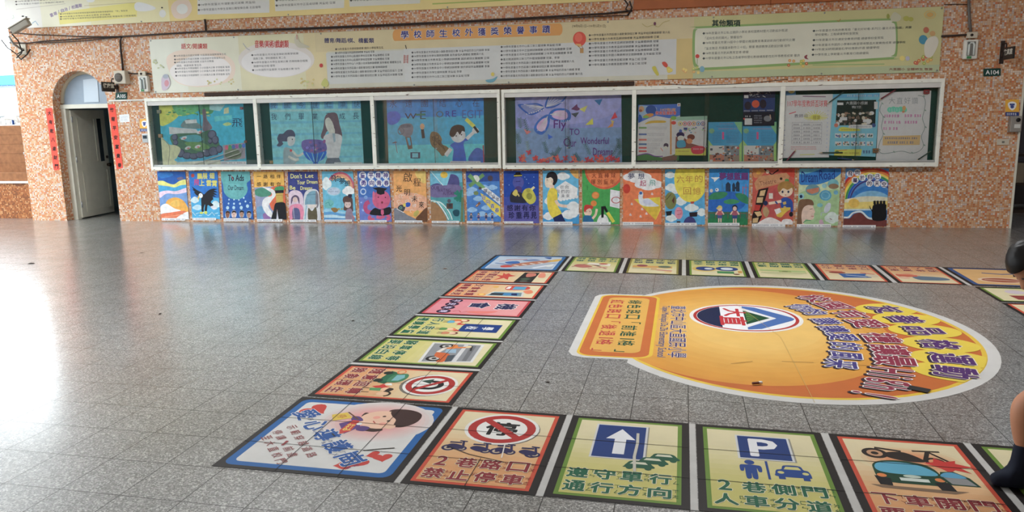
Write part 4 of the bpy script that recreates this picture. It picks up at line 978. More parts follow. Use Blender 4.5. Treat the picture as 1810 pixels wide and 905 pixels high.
for i, (y, c) in enumerate([(482, (110, 150, 90)), (540, (90, 110, 160)), (588, (200, 110, 96)), (628, (80, 110, 150)), (660, (190, 90, 90)), (690, (190, 90, 90))]):
    a.box(96, y-8, 166, y+8, c)
    for k in range(2): marks(a, 172, 350-(i*22), y-6+k*14, 8, (150, 150, 156))
a.ell(338, 640, 22, 22, (70, 60, 80)); a.ell(335, 662, 18, 18, (230, 200, 180)); a.blob([(305, 700), (315, 670), (350, 675), (355, 710)], (206, 210, 220)); a.line([(290, 660), (310, 690)], 6, (200, 120, 90))
a.box(374, 400, 388, 720, (206, 140, 80))
for k in range(8): a.box(390, 470+k*30, 424, 492+k*30, (210, 214, 220))
a.ell(405, 395, 26, 18, (120, 170, 70)); a.ell(405, 438, 22, 16, (200, 70, 60))
a.blob([(82, 730), (160, 712), (240, 735), (330, 745), (420, 715), (452, 700), (452, 782), (80, 782)], (70, 120, 70)); a.line([(85, 728), (170, 712), (240, 735), (310, 735)], 8, (110, 60, 140), smooth=True); a.poly([(300, 745), (400, 725), (440, 735), (430, 770), (310, 775)], (120, 90, 80)); a.box(80, 772, 452, 784, (60, 50, 60)); marks(a, 170, 440, 778, 8, (220, 220, 220))
ptag(a, 'sports_leaflet', 'tall white leaflet with blue top and cartoon border at left in the fifth case bay', 'poster')
b = Art('w', K3, n=NP+.012); b.thick = .002; b.sheet([(438, 264), (467, 262), (467, 292), (438, 293)], (238, 238, 240)); b.ell(452, 278, 6, 6, (200, 60, 60))
ptag(b, 'square_magnet', 'small white square magnet with a red dot on the leaflet corner in fifth bay', 'magnet')
a = wart(K3, .05, n=NP+.014)
a.sheet([(430, 385), (706, 376), (692, 728), (418, 726)], (206, 214, 206))
a.poly([(430, 385), (706, 376), (705, 410), (430, 418)], (140, 180, 160))
for i, c in enumerate([(206, 180, 90), (220, 120, 120), (206, 110, 130), (220, 150, 90), (110, 150, 180), (130, 110, 150)]): a.ell(465+i*40, 446, 20, 20, c); a.ell(465+i*40, 446, 12, 12, (236, 236, 230)); a.ell(465+i*40, 446, 5, 8, (120, 70, 70))
a.blob([(480, 500), (560, 490), (690, 520), (690, 560), (560, 540)], (232, 236, 240)); a.blob([(560, 560), (690, 540), (692, 660), (560, 650)], (226, 196, 206)); a.poly([(425, 560), (500, 570), (560, 620), (690, 660), (420, 668)], (130, 80, 70))
for i in range(20):
    r = random.Random(i+40); a.ell(r.uniform(450, 690), r.uniform(480, 530), 9, 6, r.choice([(90, 140, 170), (130, 170, 110), (110, 100, 150), (226, 160, 150)]), n=8)
a.ell(466, 545, 36, 26, (44, 40, 80)); a.ell(470, 575, 30, 24, (230, 200, 180)); a.blob([(440, 600), (500, 595), (510, 650), (440, 655)], (70, 150, 180)); a.ell(560, 565, 34, 26, (110, 60, 50)); a.ell(545, 600, 28, 24, (222, 130, 90)); a.box(455, 500, 480, 522, (70, 90, 160)); a.box(495, 480, 528, 500, (60, 70, 130))
a.poly([(420, 668), (694, 662), (692, 728), (418, 726)], (226, 206, 70)); a.blob([(560, 665), (600, 645), (660, 645), (685, 665), (660, 710), (580, 712)], (206, 60, 80)); marks(a, 430, 545, 690, 10, (150, 120, 60)); marks(a, 580, 665, 670, 11, (240, 220, 220))
ptag(a, 'cartoon_leaflet', 'smaller colourful leaflet with two cartoon children overlapping the tall one in fifth bay', 'poster')
def blue_notice(x, dn, label):
    a = wart(K3, .05, n=NP+dn); a.small = True
    a.sheet([(x, 432), (x+300, 428), (x+298, 790), (x-2, 790)], (60, 150, 190)); a.poly([(x+230, 432), (x+300, 430), (x+298, 540), (x+270, 500)], (120, 180, 130)); a.poly([(x, 590), (x+40, 640), (x+20, 790), (x, 790)], (150, 190, 110)); a.poly([(x+270, 640), (x+300, 600), (x+300, 790), (x+276, 790)], (150, 190, 110)); a.ell(x+30, 510, 24, 22, (120, 170, 130))
    marks(a, x+100, x+220, 447, 10, (150, 110, 140)); marks(a, x+70, x+250, 470, 12, (70, 100, 160)); marks(a, x+90, x+260, 490, 11, (180, 110, 150))
    for k in range(7): marks(a, x+40, x+115, 520+k*15, 8, (60, 96, 150)); marks(a, x+160, x+275, 520+k*15, 8, (60, 96, 150))
    a.box(x+122, 520, x+140, 585, (200, 80, 130))
    a.box(x+10, 640, x+142, 718, (206, 196, 186)); a.box(x+144, 640, x+275, 718, (120, 126, 130)); a.box(x+10, 722, x+142, 790, (180, 120, 100)); a.box(x+144, 722, x+275, 790, (150, 130, 116))
    r = random.Random(int(x))
    for i in range(46):
        px, py = r.uniform(x+14, x+260), r.uniform(642, 776); a.box(px, py, px+r.uniform(8, 24), py+r.uniform(8, 20), r.choice([(60, 50, 50), (190, 80, 70), (226, 220, 214), (110, 70, 60), (200, 130, 80), (80, 90, 96)]))
    ptag(a, 'activity_notice', label, 'poster', 'blue photo notices in the fifth case bay')
blue_notice(714, 0.0, 'left of two blue notices with four photographs in the fifth case bay')
blue_notice(1020, 0.0, 'right of two blue notices with four photographs, under the dark poster in fifth bay')
a = wart(K3, .08, n=NP+.012)
a.sheet([(1024, 152), (1310, 138), (1300, 462), (1022, 466)], (30, 40, 66))
a.poly([(1026, 225), (1308, 215), (1306, 335), (1024, 340)], (34, 60, 110)); a.ell(1134, 270, 34, 34, (206, 80, 50)); a.ell(1065, 285, 30, 36, (36, 34, 50)); a.ell(1200, 270, 30, 40, (36, 32, 46))
for i in range(24):
    r = random.Random(i+70); px, py = r.uniform(1060, 1280), r.uniform(152, 215); a.line([(px, py), (px+r.uniform(-26, 26), py+r.uniform(-12, 12))], 5, r.choice([(150, 150, 150), (90, 96, 106), (206, 206, 200)]))
for k in range(4): marks(a, 1030+k*68, 1085+k*68, 332-k*2, 10, (206, 210, 220))
a.poly([(1024, 345), (1306, 338), (1300, 462), (1022, 466)], (16, 28, 44)); a.box(1036, 398, 1102, 456, (214, 210, 206)); a.ell(1240, 400, 34, 26, (120, 124, 130)); a.line([(1262, 365), (1268, 400)], 8, (190, 160, 130)); a.box(1032, 192, 1070, 218, (190, 196, 206)); a.ell(1032, 402, 8, 8, (206, 60, 60))
marks(a, 1040, 1100, 380, 14, (210, 210, 220))
for k in range(4): marks(a, 1120, 1190, 375+k*20, 10, (150, 156, 170))
ptag(a, 'dark_event_poster', 'dark navy poster with an orange spot pinned highest at right in the fifth case bay', 'poster')

# bay 6: lists
a = wart(K4, .04)
a.sheet([(96, 192), (514, 182), (478, 745), (62, 750)], (222, 224, 232)); a.small = True
a.text('107學年度教師盃球賽', 112, 236, 466, 296, (196, 50, 60), bold=.0)
for i, ch in enumerate('教師組'): a.text(ch, 172+i*42, 360, 208+i*42, 392, (80, 76, 96))
for k in range(22):
    an = math.pi*k/11; a.line([(360+30*math.cos(an), 388+14*math.sin(an)), (360+108*math.cos(an), 388+(60 if math.sin(an) < 0 else 32)*math.sin(an))], 5, (214, 190, 90))
a.ell(360, 388, 46, 26, (226, 196, 80)); a.text('排球', 335, 372, 398, 410, (120, 90, 60))
for i in range(7): a.line([(152, 434+i*32), (415, 434+i*32)], 2, (120, 120, 132))
for x in (152, 237, 328, 415): a.line([(x, 434), (x-4, 626)], 2, (120, 120, 132))
for r_ in range(6):
    for c in range(3): marks(a, 164+c*88, 226+c*88, 452+r_*32, 13, (80, 80, 96))
marks(a, 140, 370, 652, 9, (206, 96, 96)); marks(a, 140, 376, 670, 9, (206, 96, 96))
for k in range(11): a.ell(84, 240+k*44, 5, 5, (130, 140, 170), n=8); a.ell(470-k*1.5, 330+k*36, 5, 5, (160, 166, 190), n=8)
a.line([(245, 202), (450, 206)], 7, (120, 80, 110)); a.line([(220, 722), (350, 718)], 8, (226, 196, 110)); a.line([(125, 358), (185, 340)], 8, (196, 90, 100))
ptag(a, 'score_list', 'white list sheet with red heading and a yellow sunburst in the rightmost case bay', 'notice')
a = wart(K4, .06, n=NP+.004)
a.sheet([(90, 126), (182, 126), (184, 190), (94, 194)], (70, 120, 160)); a.ell(146, 148, 32, 28, (240, 214, 120)); a.ell(146, 146, 20, 18, (240, 160, 50))
ptag(a, 'sun_card', 'small blue card with an orange sun at upper left of the rightmost case bay', 'card')
a = wart(K4, .05, n=NP+.009); a.small = True
a.sheet([(514, 184), (930, 170), (892, 740), (478, 726)], (110, 176, 210))
a.poly([(520, 190), (928, 178), (926, 205), (516, 220)], (90, 160, 204)); marks(a, 640, 915, 196, 16, (200, 220, 230))
a.poly([(552, 238), (898, 234), (890, 455), (536, 462)], (24, 44, 40)); a.text('大直國小感謝', 630, 248, 822, 276, (226, 230, 226), bold=.0); a.text('有您', 680, 286, 765, 310, (226, 230, 226))
r = random.Random(8)
for i in range(60):
    px, py = r.uniform(545, 870), r.uniform(345, 450); a.ell(px, py, r.uniform(8, 22), r.uniform(8, 18), r.choice([(110, 100, 90), (190, 180, 160), (70, 60, 56), (140, 110, 90), (206, 200, 190), (60, 70, 60)]), n=9)
for q in [(552, 258, 606, 280), (880, 250, 912, 316), (575, 388, 640, 416), (780, 406, 850, 432)]: a.box(*q, (226, 226, 210))
a.ell(542, 460, 18, 18, (190, 110, 90)); a.ell(876, 460, 18, 18, (60, 80, 130)); a.blob([(570, 490), (600, 475), (680, 486), (748, 494), (740, 510), (580, 512)], (230, 190, 60)); a.blob([(655, 470), (680, 456), (840, 455), (862, 472), (840, 488), (670, 486)], (230, 234, 236)); marks(a, 672, 850, 472, 12, (120, 130, 150)); marks(a, 590, 735, 498, 12, (150, 110, 50))
for row in range(2):
    for k in range(5):
        x, y = 532+k*70, 532+row*72; a.box(x, y, x+58, y+38, (226, 220, 206))
        for j in range(6): a.ell(x+r.uniform(6, 52), y+r.uniform(6, 32), 7, 7, r.choice([(60, 60, 60), (190, 120, 90), (80, 130, 110), (70, 90, 150)]), n=8)
a.poly([(530, 676), (770, 672), (762, 730), (522, 734)], (232, 190, 70)); a.line([(540, 688), (640, 678)], 6, (190, 130, 50)); a.blob([(530, 700), (550, 684), (570, 700), (550, 712)], (90, 120, 60))
marks(a, 545, 745, 706, 12, (150, 110, 60)); marks(a, 780, 862, 695, 26, (60, 70, 130))
ptag(a, 'photo_notice', 'light blue photo poster with a class picture at middle of the rightmost case bay', 'poster')
a = wart(K4, .04)
a.sheet([(930, 170), (1388, 150), (1350, 770), (896, 778)], (228, 228, 236)); a.small = True
for i, ch in enumerate('大直好讚'): a.text(ch, 1012+i*68, 212, 1066+i*68, 270, (140, 146, 150), bold=-.004)
for i in range(5): a.ell(1020+i*32, 322-(i % 2)*5, 24, 24, (90, 190, 160))
a.ell(1146, 308, 16, 22, (230, 150, 90)); a.poly([(1125, 330), (1160, 335), (1135, 352)], (214, 120, 70)); marks(a, 1010, 1120, 322, 26, (150, 220, 196))
for x0, x1, y in [(972, 1114, 376), (1150, 1296, 374), (968, 1112, 432), (1150, 1292, 432), (962, 1108, 488)]: marks(a, x0, x1, y, 24, (186, 70, 150))
a.poly([(960, 556), (1292, 548), (1284, 634), (954, 638)], (206, 164, 110)); marks(a, 975, 1275, 574, 18, (70, 90, 140)); marks(a, 1000, 1240, 612, 20, (50, 90, 150))
VI = [(945, 270), (930, 330), (960, 390), (945, 470), (960, 540), (930, 610), (920, 680), (960, 712), (1050, 700), (1130, 690), (1210, 708), (1280, 690), (1318, 640), (1300, 560), (1330, 480), (1310, 400), (1325, 330), (1335, 250), (1315, 205), (1270, 195)]
a.line(VI, 5, (110, 130, 126), smooth=True)
for x, y in VI[::2]: a.ell(x+8, y-4, 12, 6, (130, 150, 140), n=9, tilt=40)
ptag(a, 'praise_notice', 'white sheet with a curling vine border at right of the rightmost case bay', 'notice')
# painted sticks and clips laid on the sheets
def stick(p, q, r, rgb, label, cat='pencil', name='paper_pencil', K=K4, n=NP+.03):
    P = [wc(*p, n, K), wc(*q, n, K)]; o = P[0]; v = P[1]-P[0]
    t = thing(name, label, cat, wpt(o.x, -o.y, o.z), WA)
    MB().tube([Vector(), v*.85], r, seg=6).build('shaft', mat('stick', rgb), t)
    MB().tube([v*.85, v], [r, r*.15], seg=6).build('tip', mat('stick_tip', (226, 196, 150)), t)
stick((95, 785), (188, 675), .010, (150, 70, 90), 'reddish pencil decoration at the lower left corner of the rightmost case bay')
stick((625, 152), (455, 275), .008, (60, 90, 80), 'dark green pencil decoration between the list and photo poster in rightmost bay')
stick((1070, 145), (918, 240), .011, (150, 70, 80), 'red pencil decoration between photo poster and vine sheet in rightmost bay')
stick((600, 702), (388, 703), .009, (50, 90, 80), 'level green pencil decoration low across the photo poster in rightmost bay')
stick((1385, 690), (1250, 778), .008, (70, 100, 90), 'grey-green pencil decoration at lower right of the rightmost case bay')
stick((555, 752), (706, 768), .008, (50, 80, 150), 'blue pencil decoration along the bottom of the rightmost case bay')
def clip_(K, x, y, rgb, label, s=.035, n=NP+.012, name='wooden_clip', cat='clip'):
    u, z = wall_at(K[0]+x/K[2], K[1]+y/K[2], n); t = thing(name, label, cat, wpt(u, n, z), WA)
    MB().box(-s, s, -.02, 0, -s*.8, s*.8, bev=.005).build('clip_block', mat('clip_wood', rgb), t); MB().tube([(-s*.5, -.024, 0), (s*.5, -.024, 0)], .006).build('clip_spring', M_METAL, t)
clip_(K1, 148, 388, (196, 150, 90), 'wooden clip at the left edge of the pond painting'); clip_(K1, 136, 204, (150, 150, 120), 'pale clip at the upper left of the pond painting')
clip_(K1, 795, 432, (170, 90, 60), 'reddish clip at the right edge of the pond painting', .022); clip_(K1, 765, 178, (170, 80, 90), 'small red magnet at the upper right of the pond painting', .026, name='red_magnet', cat='magnet')
clip_(K1, 992, 588, (196, 150, 60), 'yellow clip at the lower left corner of the vase painting', .026); clip_(K4, 892, 684, (150, 110, 70), 'brown clip on the lower right corner of the light blue photo poster', .036, NP+.02); clip_(K4, 1344, 162, (170, 60, 60), 'red magnet at the upper right corner of the vine sheet', .036, name='red_magnet', cat='magnet')
# white loop-shaped tube along the bottom of bay 1
P = [wc(x, y, .05, K1) for x, y in [(385, 612), (500, 572), (740, 490), (758, 494), (762, 508), (745, 524), (500, 605)]]; o = P[0]
tag(MB().tube([p-o for p in P], .007, seg=8).build('white_loop', M_WHITEPL, None, wpt(o.x, -o.y, o.z), WA), 'thin white loop across the bottom of the pond painting', 'loop')
# ------------------------------------------------------------------ painted posters standing along the foot of the wall
P1 = (270, 295, 6.0333); P2 = (565, 295, 5.569); P3 = (880, 295, 5.0278); P4 = (1235, 290, 5.0986)
GP = 'student posters under the notice cases'
def poster(K, quad, bg):
    a = Art('w', K, n=0.006, var=0.15, scale=16, rough=.55); a.thick = .004; a.sheet(quad, bg); return a
def pdone(a, label, cap):
    a.clip = None; wtag(a, 'painted_poster', label, 'poster', GP); caption(a, *cap)
def cloud(a, x, y, w, h, c=(230, 238, 244)):
    for dx, dy, k in ((-.3, .1, .32), (0, -.1, .42), (.32, .08, .34), (0, .2, .4)): a.ell(x+dx*w, y+dy*h, w*k, h*k*1.1, c, n=16)
def kid(a, x, y, s, hair, skin, top, low):
    """small standing figure, s = height in crop pixels"""
    a.poly([(x-.10*s, y-.30*s), (x-.02*s, y-.30*s), (x-.03*s, y), (x-.10*s, y)], skin); a.poly([(x+.02*s, y-.30*s), (x+.10*s, y-.30*s), (x+.10*s, y), (x+.03*s, y)], skin)
    a.poly([(x-.13*s, y-.48*s), (x+.13*s, y-.48*s), (x+.15*s, y-.24*s), (x-.15*s, y-.24*s)], low); a.blob([(x-.12*s, y-.68*s), (x+.12*s, y-.68*s), (x+.15*s, y-.44*s), (x-.15*s, y-.44*s)], top)
    a.line([(x-.12*s, y-.64*s), (x-.24*s, y-.45*s)], .07*s, skin); a.line([(x+.12*s, y-.64*s), (x+.24*s, y-.45*s)], .07*s, skin)
    a.ell(x, y-.82*s, .15*s, .17*s, hair, n=14); a.ell(x, y-.78*s, .11*s, .12*s, skin, n=14)

# 1 sunrise over clouds
a = poster(P1, [(47, 48), (347, 50), (388, 560), (93, 560)], (110, 156, 214))
a.poly([(40, 40), (360, 40), (360, 160), (250, 190), (130, 170), (50, 160)], (24, 92, 178)); a.blob([(60, 70), (180, 60), (220, 90), (120, 120), (70, 110)], (30, 120, 200)); a.blob([(260, 120), (310, 105), (330, 130), (280, 140)], (110, 100, 130))
a.blob([(60, 200), (200, 215), (360, 190), (362, 245), (250, 255), (80, 280)], (60, 166, 214)); a.blob([(55, 155), (110, 148), (170, 175), (230, 185), (290, 148), (360, 135), (362, 185), (300, 195), (235, 218), (160, 205), (60, 190)], (226, 226, 120))
a.blob([(68, 275), (150, 252), (250, 258), (365, 222), (368, 265), (260, 290), (150, 285), (78, 330)], (232, 206, 226)); a.blob([(80, 340), (180, 290), (300, 300), (370, 320), (360, 370), (180, 350), (85, 400)], (120, 160, 216))
a.blob([(140, 400), (165, 350), (240, 325), (315, 350), (365, 410), (385, 490), (290, 500), (180, 470)], (238, 172, 60)); a.blob([(190, 390), (240, 350), (290, 370), (280, 420), (210, 420)], (244, 190, 80))
a.blob([(84, 430), (110, 400), (150, 392), (190, 415), (240, 445), (300, 465), (240, 485), (150, 490), (90, 500)], (240, 240, 244)); a.blob([(90, 505), (200, 485), (330, 468), (388, 500), (388, 560), (94, 560)], (234, 120, 76)); a.blob([(250, 560), (310, 505), (388, 480), (392, 560)], (238, 236, 240)); a.line([(120, 535), (240, 520), (330, 500)], 6, (244, 160, 120), smooth=True)
pdone(a, 'poster of an orange sunrise over banded clouds, first from the door', (97, 545, 345, 572))
# 2 eagle
a = poster(P1, [(382, 48), (690, 48), (722, 555), (425, 558)], (34, 120, 206))
a.poly([(400, 330), (720, 330), (722, 560), (420, 560)], (70, 176, 226)); cloud(a, 450, 350, 70, 60, (206, 230, 244)); cloud(a, 670, 400, 80, 70, (214, 234, 246)); cloud(a, 480, 430, 90, 50, (190, 224, 244))
for i in range(9): a.line([(425+i*34, 480+(i % 3)*20), (460+i*34, 520-(i % 2)*30)], 6, (190, 226, 244))
a.ell(428, 92, 18, 20, (196, 70, 60))
for ch, x, y, c in [('鵬', 502, 96, (226, 220, 90)), ('展', 558, 96, (226, 220, 90)), ('翅', 634, 92, (226, 220, 90)), ('飛', 468, 164, (206, 70, 130)), ('上', 526, 168, (226, 220, 90)), ('雲', 600, 172, (226, 220, 90)), ('霄', 660, 176, (226, 220, 90))]: a.text(ch, x-26, y-30, x+26, y+32, c, bold=.04)
BK = (26, 26, 36)
a.poly([(415, 205), (470, 245), (520, 270), (545, 295), (530, 315), (490, 312), (465, 300), (440, 268), (452, 266), (424, 240), (438, 240)], BK)
a.poly([(545, 300), (580, 262), (610, 240), (650, 230), (695, 236), (655, 250), (698, 270), (650, 272), (692, 300), (645, 296), (680, 318), (640, 316), (650, 350), (610, 350), (590, 330)], BK)
a.blob([(520, 330), (545, 292), (590, 300), (640, 340), (620, 375), (648, 405), (625, 425), (588, 408), (578, 470), (556, 470), (560, 400), (545, 440), (545, 475), (524, 472), (520, 400)], BK)
a.ell(513, 306, 22, 26, (236, 236, 236)); a.poly([(496, 300), (478, 328), (490, 362), (500, 318)], (232, 190, 80)); a.ell(508, 298, 3, 4, BK); a.blob([(618, 425), (655, 415), (690, 440), (650, 455)], (226, 226, 232)); a.ell(522, 490, 20, 12, (214, 220, 80)); a.ell(566, 486, 18, 16, (214, 220, 80))
pdone(a, 'blue poster of a black eagle with white head under yellow characters', (425, 543, 675, 570))
# 3 teal speech shape with bubbles and four faces
a = poster(P1, [(727, 48), (1035, 50), (1076, 560), (755, 565)], (36, 96, 180))
a.blob([(722, 40), (880, 36), (1036, 42), (1044, 130), (1005, 175), (1014, 240), (990, 300), (940, 338), (880, 346), (810, 325), (762, 270), (752, 200), (736, 140)], (96, 176, 178)); a.blob([(800, 200), (900, 180), (980, 230), (930, 310), (840, 310)], (104, 184, 186))
a.text('To Ads', 804, 84, 972, 150, (36, 44, 66), bold=.04); a.text('Our Dream', 802, 196, 970, 248, (36, 60, 76), bold=.02); a.line([(840, 95), (860, 135)], 7, (190, 60, 60))
for x, y, r in [(815, 348, 8), (868, 348, 8), (920, 352, 8), (972, 330, 9), (990, 368, 9), (810, 390, 9), (868, 392, 10), (932, 392, 11), (1012, 418, 16), (800, 436, 16), (865, 434, 15), (945, 434, 16), (1040, 380, 6)]: a.ell(x, y, r, r*1.15, (180, 220, 236))
for x, y, sk, ha in [(800, 508, (150, 96, 76), (60, 36, 34)), (868, 504, (222, 182, 166), (46, 36, 40)), (950, 502, (186, 140, 116), (30, 28, 34)), (1027, 508, (190, 146, 126), (34, 32, 36))]:
    a.ell(x, y, 28, 44, (150, 190, 220) if x != 868 else (232, 226, 226)); a.poly([(x-24, y+36), (x+24, y+36), (x+26, y+70), (x-26, y+70)], (60, 60, 80)); a.ell(x, y+2, 20, 34, sk); a.blob([(x-22, y-4), (x-18, y-32), (x+2, y-40), (x+22, y-28), (x+22, y-2), (x+12, y-18), (x-10, y-18)], ha)
    a.ell(x-7, y+2, 3, 3, ha); a.ell(x+8, y+2, 3, 3, ha)
pdone(a, 'blue poster with a teal bell shape, falling bubbles and four small faces', (757, 548, 1022, 580))
# 4 graduate on a white path
a = poster(P1, [(1072, 52), (1395, 52), (1430, 560), (1113, 565)], (242, 184, 74))
a.poly([(1080, 220), (1400, 200), (1432, 570), (1100, 570)], (150, 160, 196)); a.blob([(1250, 230), (1400, 200), (1440, 300), (1440, 480), (1290, 470), (1240, 360)], (230, 106, 66)); a.blob([(1088, 250), (1160, 222), (1250, 250), (1260, 300), (1170, 320), (1100, 300)], (74, 146, 122)); a.blob([(1110, 440), (1180, 420), (1240, 480), (1250, 560), (1120, 560)], (110, 160, 200)); a.blob([(1180, 500), (1250, 490), (1250, 560), (1190, 560)], (150, 110, 170))
a.blob([(1170, 212), (1230, 222), (1290, 245), (1312, 300), (1270, 360), (1235, 420), (1270, 480), (1290, 540), (1230, 520), (1180, 450), (1168, 380), (1200, 330), (1265, 310), (1270, 280), (1230, 250)], (236, 236, 236))
a.blob([(1300, 235), (1320, 212), (1380, 205), (1402, 220), (1395, 250), (1310, 256)], (64, 150, 96)); a.poly([(1306, 250), (1398, 246), (1398, 278), (1308, 282)], (24, 24, 30)); a.poly([(1312, 282), (1390, 278), (1392, 380), (1318, 384)], (206, 172, 76)); a.poly([(1318, 300), (1384, 296), (1384, 304), (1318, 308)], (180, 140, 60))
a.blob([(1305, 395), (1340, 378), (1395, 378), (1418, 410), (1426, 560), (1340, 562), (1328, 450), (1315, 562), (1265, 562), (1290, 460)], (24, 24, 30)); a.poly([(1328, 455), (1320, 562), (1345, 562)], (206, 206, 220))
for st, y, h in (('一路相伴', 102, 42), ('感謝有你', 184, 44)):
    for i, ch in enumerate(st): x = 1134+i*70; a.text(ch, x-22, y-h/2, x+22, y+h/2, (56, 36, 24), bold=.03)
pdone(a, 'orange poster of a figure with green cap and black robe beside a white winding path', (1115, 557, 1382, 584))
# 5 two pale arches
a = poster(P1, [(1440, 52), (1755, 52), (1797, 570), (1460, 570)], (58, 68, 138))
for s, q in [("Don't", (1472, 72, 1592, 122)), ('Let', (1626, 74, 1715, 116)), ('Your', (1540, 142, 1625, 186)), ('Dream', (1645, 140, 1758, 178)), ('Be', (1462, 200, 1522, 242)), ('Dreams', (1576, 206, 1702, 246))]: a.text(s, *q, (226, 224, 130), bold=.035)
a.blob([(1450, 420), (1448, 300), (1480, 256), (1540, 250), (1595, 290), (1610, 400), (1615, 570), (1460, 570)], (222, 200, 216)); a.blob([(1478, 400), (1480, 330), (1520, 300), (1560, 325), (1565, 400), (1540, 340), (1500, 350)], (96, 80, 110)); a.blob([(1455, 440), (1500, 400), (1580, 400), (1610, 460), (1612, 570), (1460, 570)], (232, 140, 170)); a.blob([(1495, 450), (1560, 450), (1570, 560), (1500, 560)], (90, 96, 140)); a.ell(1520, 350, 26, 30, (226, 196, 190)); a.line([(1500, 420), (1510, 560)], 5, (206, 206, 220)); a.ell(1500, 560, 16, 10, (120, 90, 80))
a.blob([(1615, 480), (1612, 320), (1640, 256), (1700, 236), (1755, 250), (1785, 330), (1796, 570), (1620, 570)], (214, 216, 220)); a.blob([(1625, 400), (1640, 310), (1690, 260), (1750, 270), (1770, 400), (1740, 430), (1660, 400)], (120, 166, 186)); a.blob([(1740, 260), (1766, 300), (1766, 420), (1740, 420)], (130, 126, 136)); a.poly([(1655, 400), (1755, 400), (1740, 440), (1670, 440)], (226, 216, 210)); a.blob([(1660, 440), (1700, 470), (1742, 430), (1752, 570), (1664, 570)], (96, 90, 66)); a.line([(1640, 410), (1625, 560)], 12, (140, 190, 210)); a.line([(1640, 300), (1750, 290)], 6, (90, 130, 150))
pdone(a, 'navy poster with yellow English words above two pale arches holding girls', (1465, 562, 1742, 588))
# 6 rainbow, turtle and girl
a = poster(P2, [(22, 45), (328, 45), (362, 535), (45, 535)], (104, 190, 220))
a.ring(205, 215, 140, 165, .12, (206, 96, 120), a0=-2, a1=150); a.ring(205, 215, 123, 145, .18, (230, 160, 120), a0=0, a1=140); a.ring(205, 215, 100, 119, .12, (236, 206, 150), a0=10, a1=130)
for ch, x, y in [('飛', 135, 112), ('向', 182, 116), ('夢', 226, 138), ('想', 274, 162)]: a.text(ch, x-26, y-30, x+26, y+30, (40, 64, 84), bold=.03)
cloud(a, 66, 160, 80, 110, (226, 236, 240)); cloud(a, 285, 232, 100, 80, (238, 240, 240)); a.ell(140, 240, 72, 46, (140, 206, 226)); a.ell(140, 240, 62, 38, (190, 206, 226)); a.text('THE', 92, 216, 122, 228, (110, 130, 170)); a.text('FUTURE', 88, 236, 186, 250, (110, 130, 170))
a.blob([(50, 340), (100, 320), (140, 350), (120, 400), (55, 400)], (110, 190, 190)); a.line([(60, 360), (90, 350), (105, 385), (130, 360)], 5, (60, 150, 150), smooth=True)
for k in range(4): a.blob([(45, 420+k*28), (130, 410+k*30), (230, 440+k*22), (350, 430+k*26), (350, 445+k*26), (200, 465+k*22), (50, 440+k*28)], ((150, 206, 230), (90, 160, 214), (190, 224, 238), (80, 150, 206))[k])
a.blob([(112, 410), (150, 400), (180, 415), (175, 440), (140, 445)], (150, 116, 60)); a.ell(190, 414, 12, 9, (176, 160, 90)); a.ell(220, 414, 8, 10, (176, 160, 90))
a.blob([(228, 330), (240, 295), (285, 285), (322, 310), (328, 380), (330, 440), (300, 420), (260, 430), (236, 420), (242, 370)], (96, 70, 66)); a.ell(278, 368, 32, 36, (222, 196, 190)); a.blob([(240, 330), (280, 300), (318, 330), (300, 345), (260, 345)], (96, 70, 66)); a.blob([(262, 430), (310, 410), (330, 470), (340, 535), (262, 535)], (150, 130, 150)); a.ell(300, 285, 20, 18, (50, 44, 70)); a.line([(280, 275), (318, 272)], 8, (40, 36, 60)); a.ell(268, 372, 3, 5, (60, 90, 80)); a.ell(292, 372, 3, 5, (60, 90, 80)); a.line([(325, 480), (345, 510)], 12, (190, 110, 120))
pdone(a, 'light blue poster with a pink rainbow, a turtle and a girl with brown hair', (50, 519, 318, 540))
# 7 pink octopus graduate
a = poster(P2, [(370, 42), (682, 42), (712, 540), (398, 540)], (66, 116, 194))
a.poly([(380, 300), (700, 300), (712, 540), (398, 540)], (110, 130, 206))
for i, ch in enumerate('童平精神勇向青春'):
    x, y = (424, 506, 578, 650)[i % 4]+(8 if i > 3 else 0), 84 if i < 4 else 158
    a.ell(x, y, 36, 38, (214, 222, 240)); a.ell(x, y, 31, 33, (238, 240, 246)); a.text(ch, x-23, y-25, x+23, y+25, (66, 50, 140), bold=.04)
a.ring(430, 243, 30, 32, .35, (190, 214, 240)); a.ell(455, 300, 18, 18, (130, 170, 226)); a.ell(430, 425, 12, 12, (160, 190, 236)); a.ell(410, 350, 8, 8, (160, 190, 236))
PK = (214, 96, 136)
a.line([(520, 450), (470, 440), (450, 400), (462, 360), (490, 345)], 40, (196, 80, 130), smooth=True); a.line([(640, 480), (600, 500), (560, 490)], 30, PK, smooth=True); a.line([(500, 480), (490, 510), (540, 520)], 30, PK, smooth=True); a.line([(660, 470), (690, 500), (660, 520)], 30, PK, smooth=True)
a.ell(608, 322, 88, 92, PK); a.ell(578, 298, 6, 7, (90, 30, 50)); a.ell(648, 300, 6, 7, (90, 30, 50)); a.ell(616, 350, 9, 12, (130, 40, 60)); a.blob([(522, 270), (530, 240), (545, 260), (540, 320), (525, 320)], (222, 110, 146))
a.blob([(495, 465), (540, 405), (600, 418), (690, 395), (705, 440), (680, 470), (600, 478)], (28, 26, 34)); a.poly([(604, 420), (630, 420), (634, 460), (620, 478), (604, 462)], PK); a.poly([(520, 208), (580, 200), (670, 212), (640, 235), (560, 228)], (26, 26, 34)); a.poly([(562, 225), (640, 232), (640, 265), (600, 275), (565, 262)], (26, 26, 34))
pdone(a, 'blue poster of a pink octopus in a black graduation cap under eight white circles', (400, 524, 660, 545))
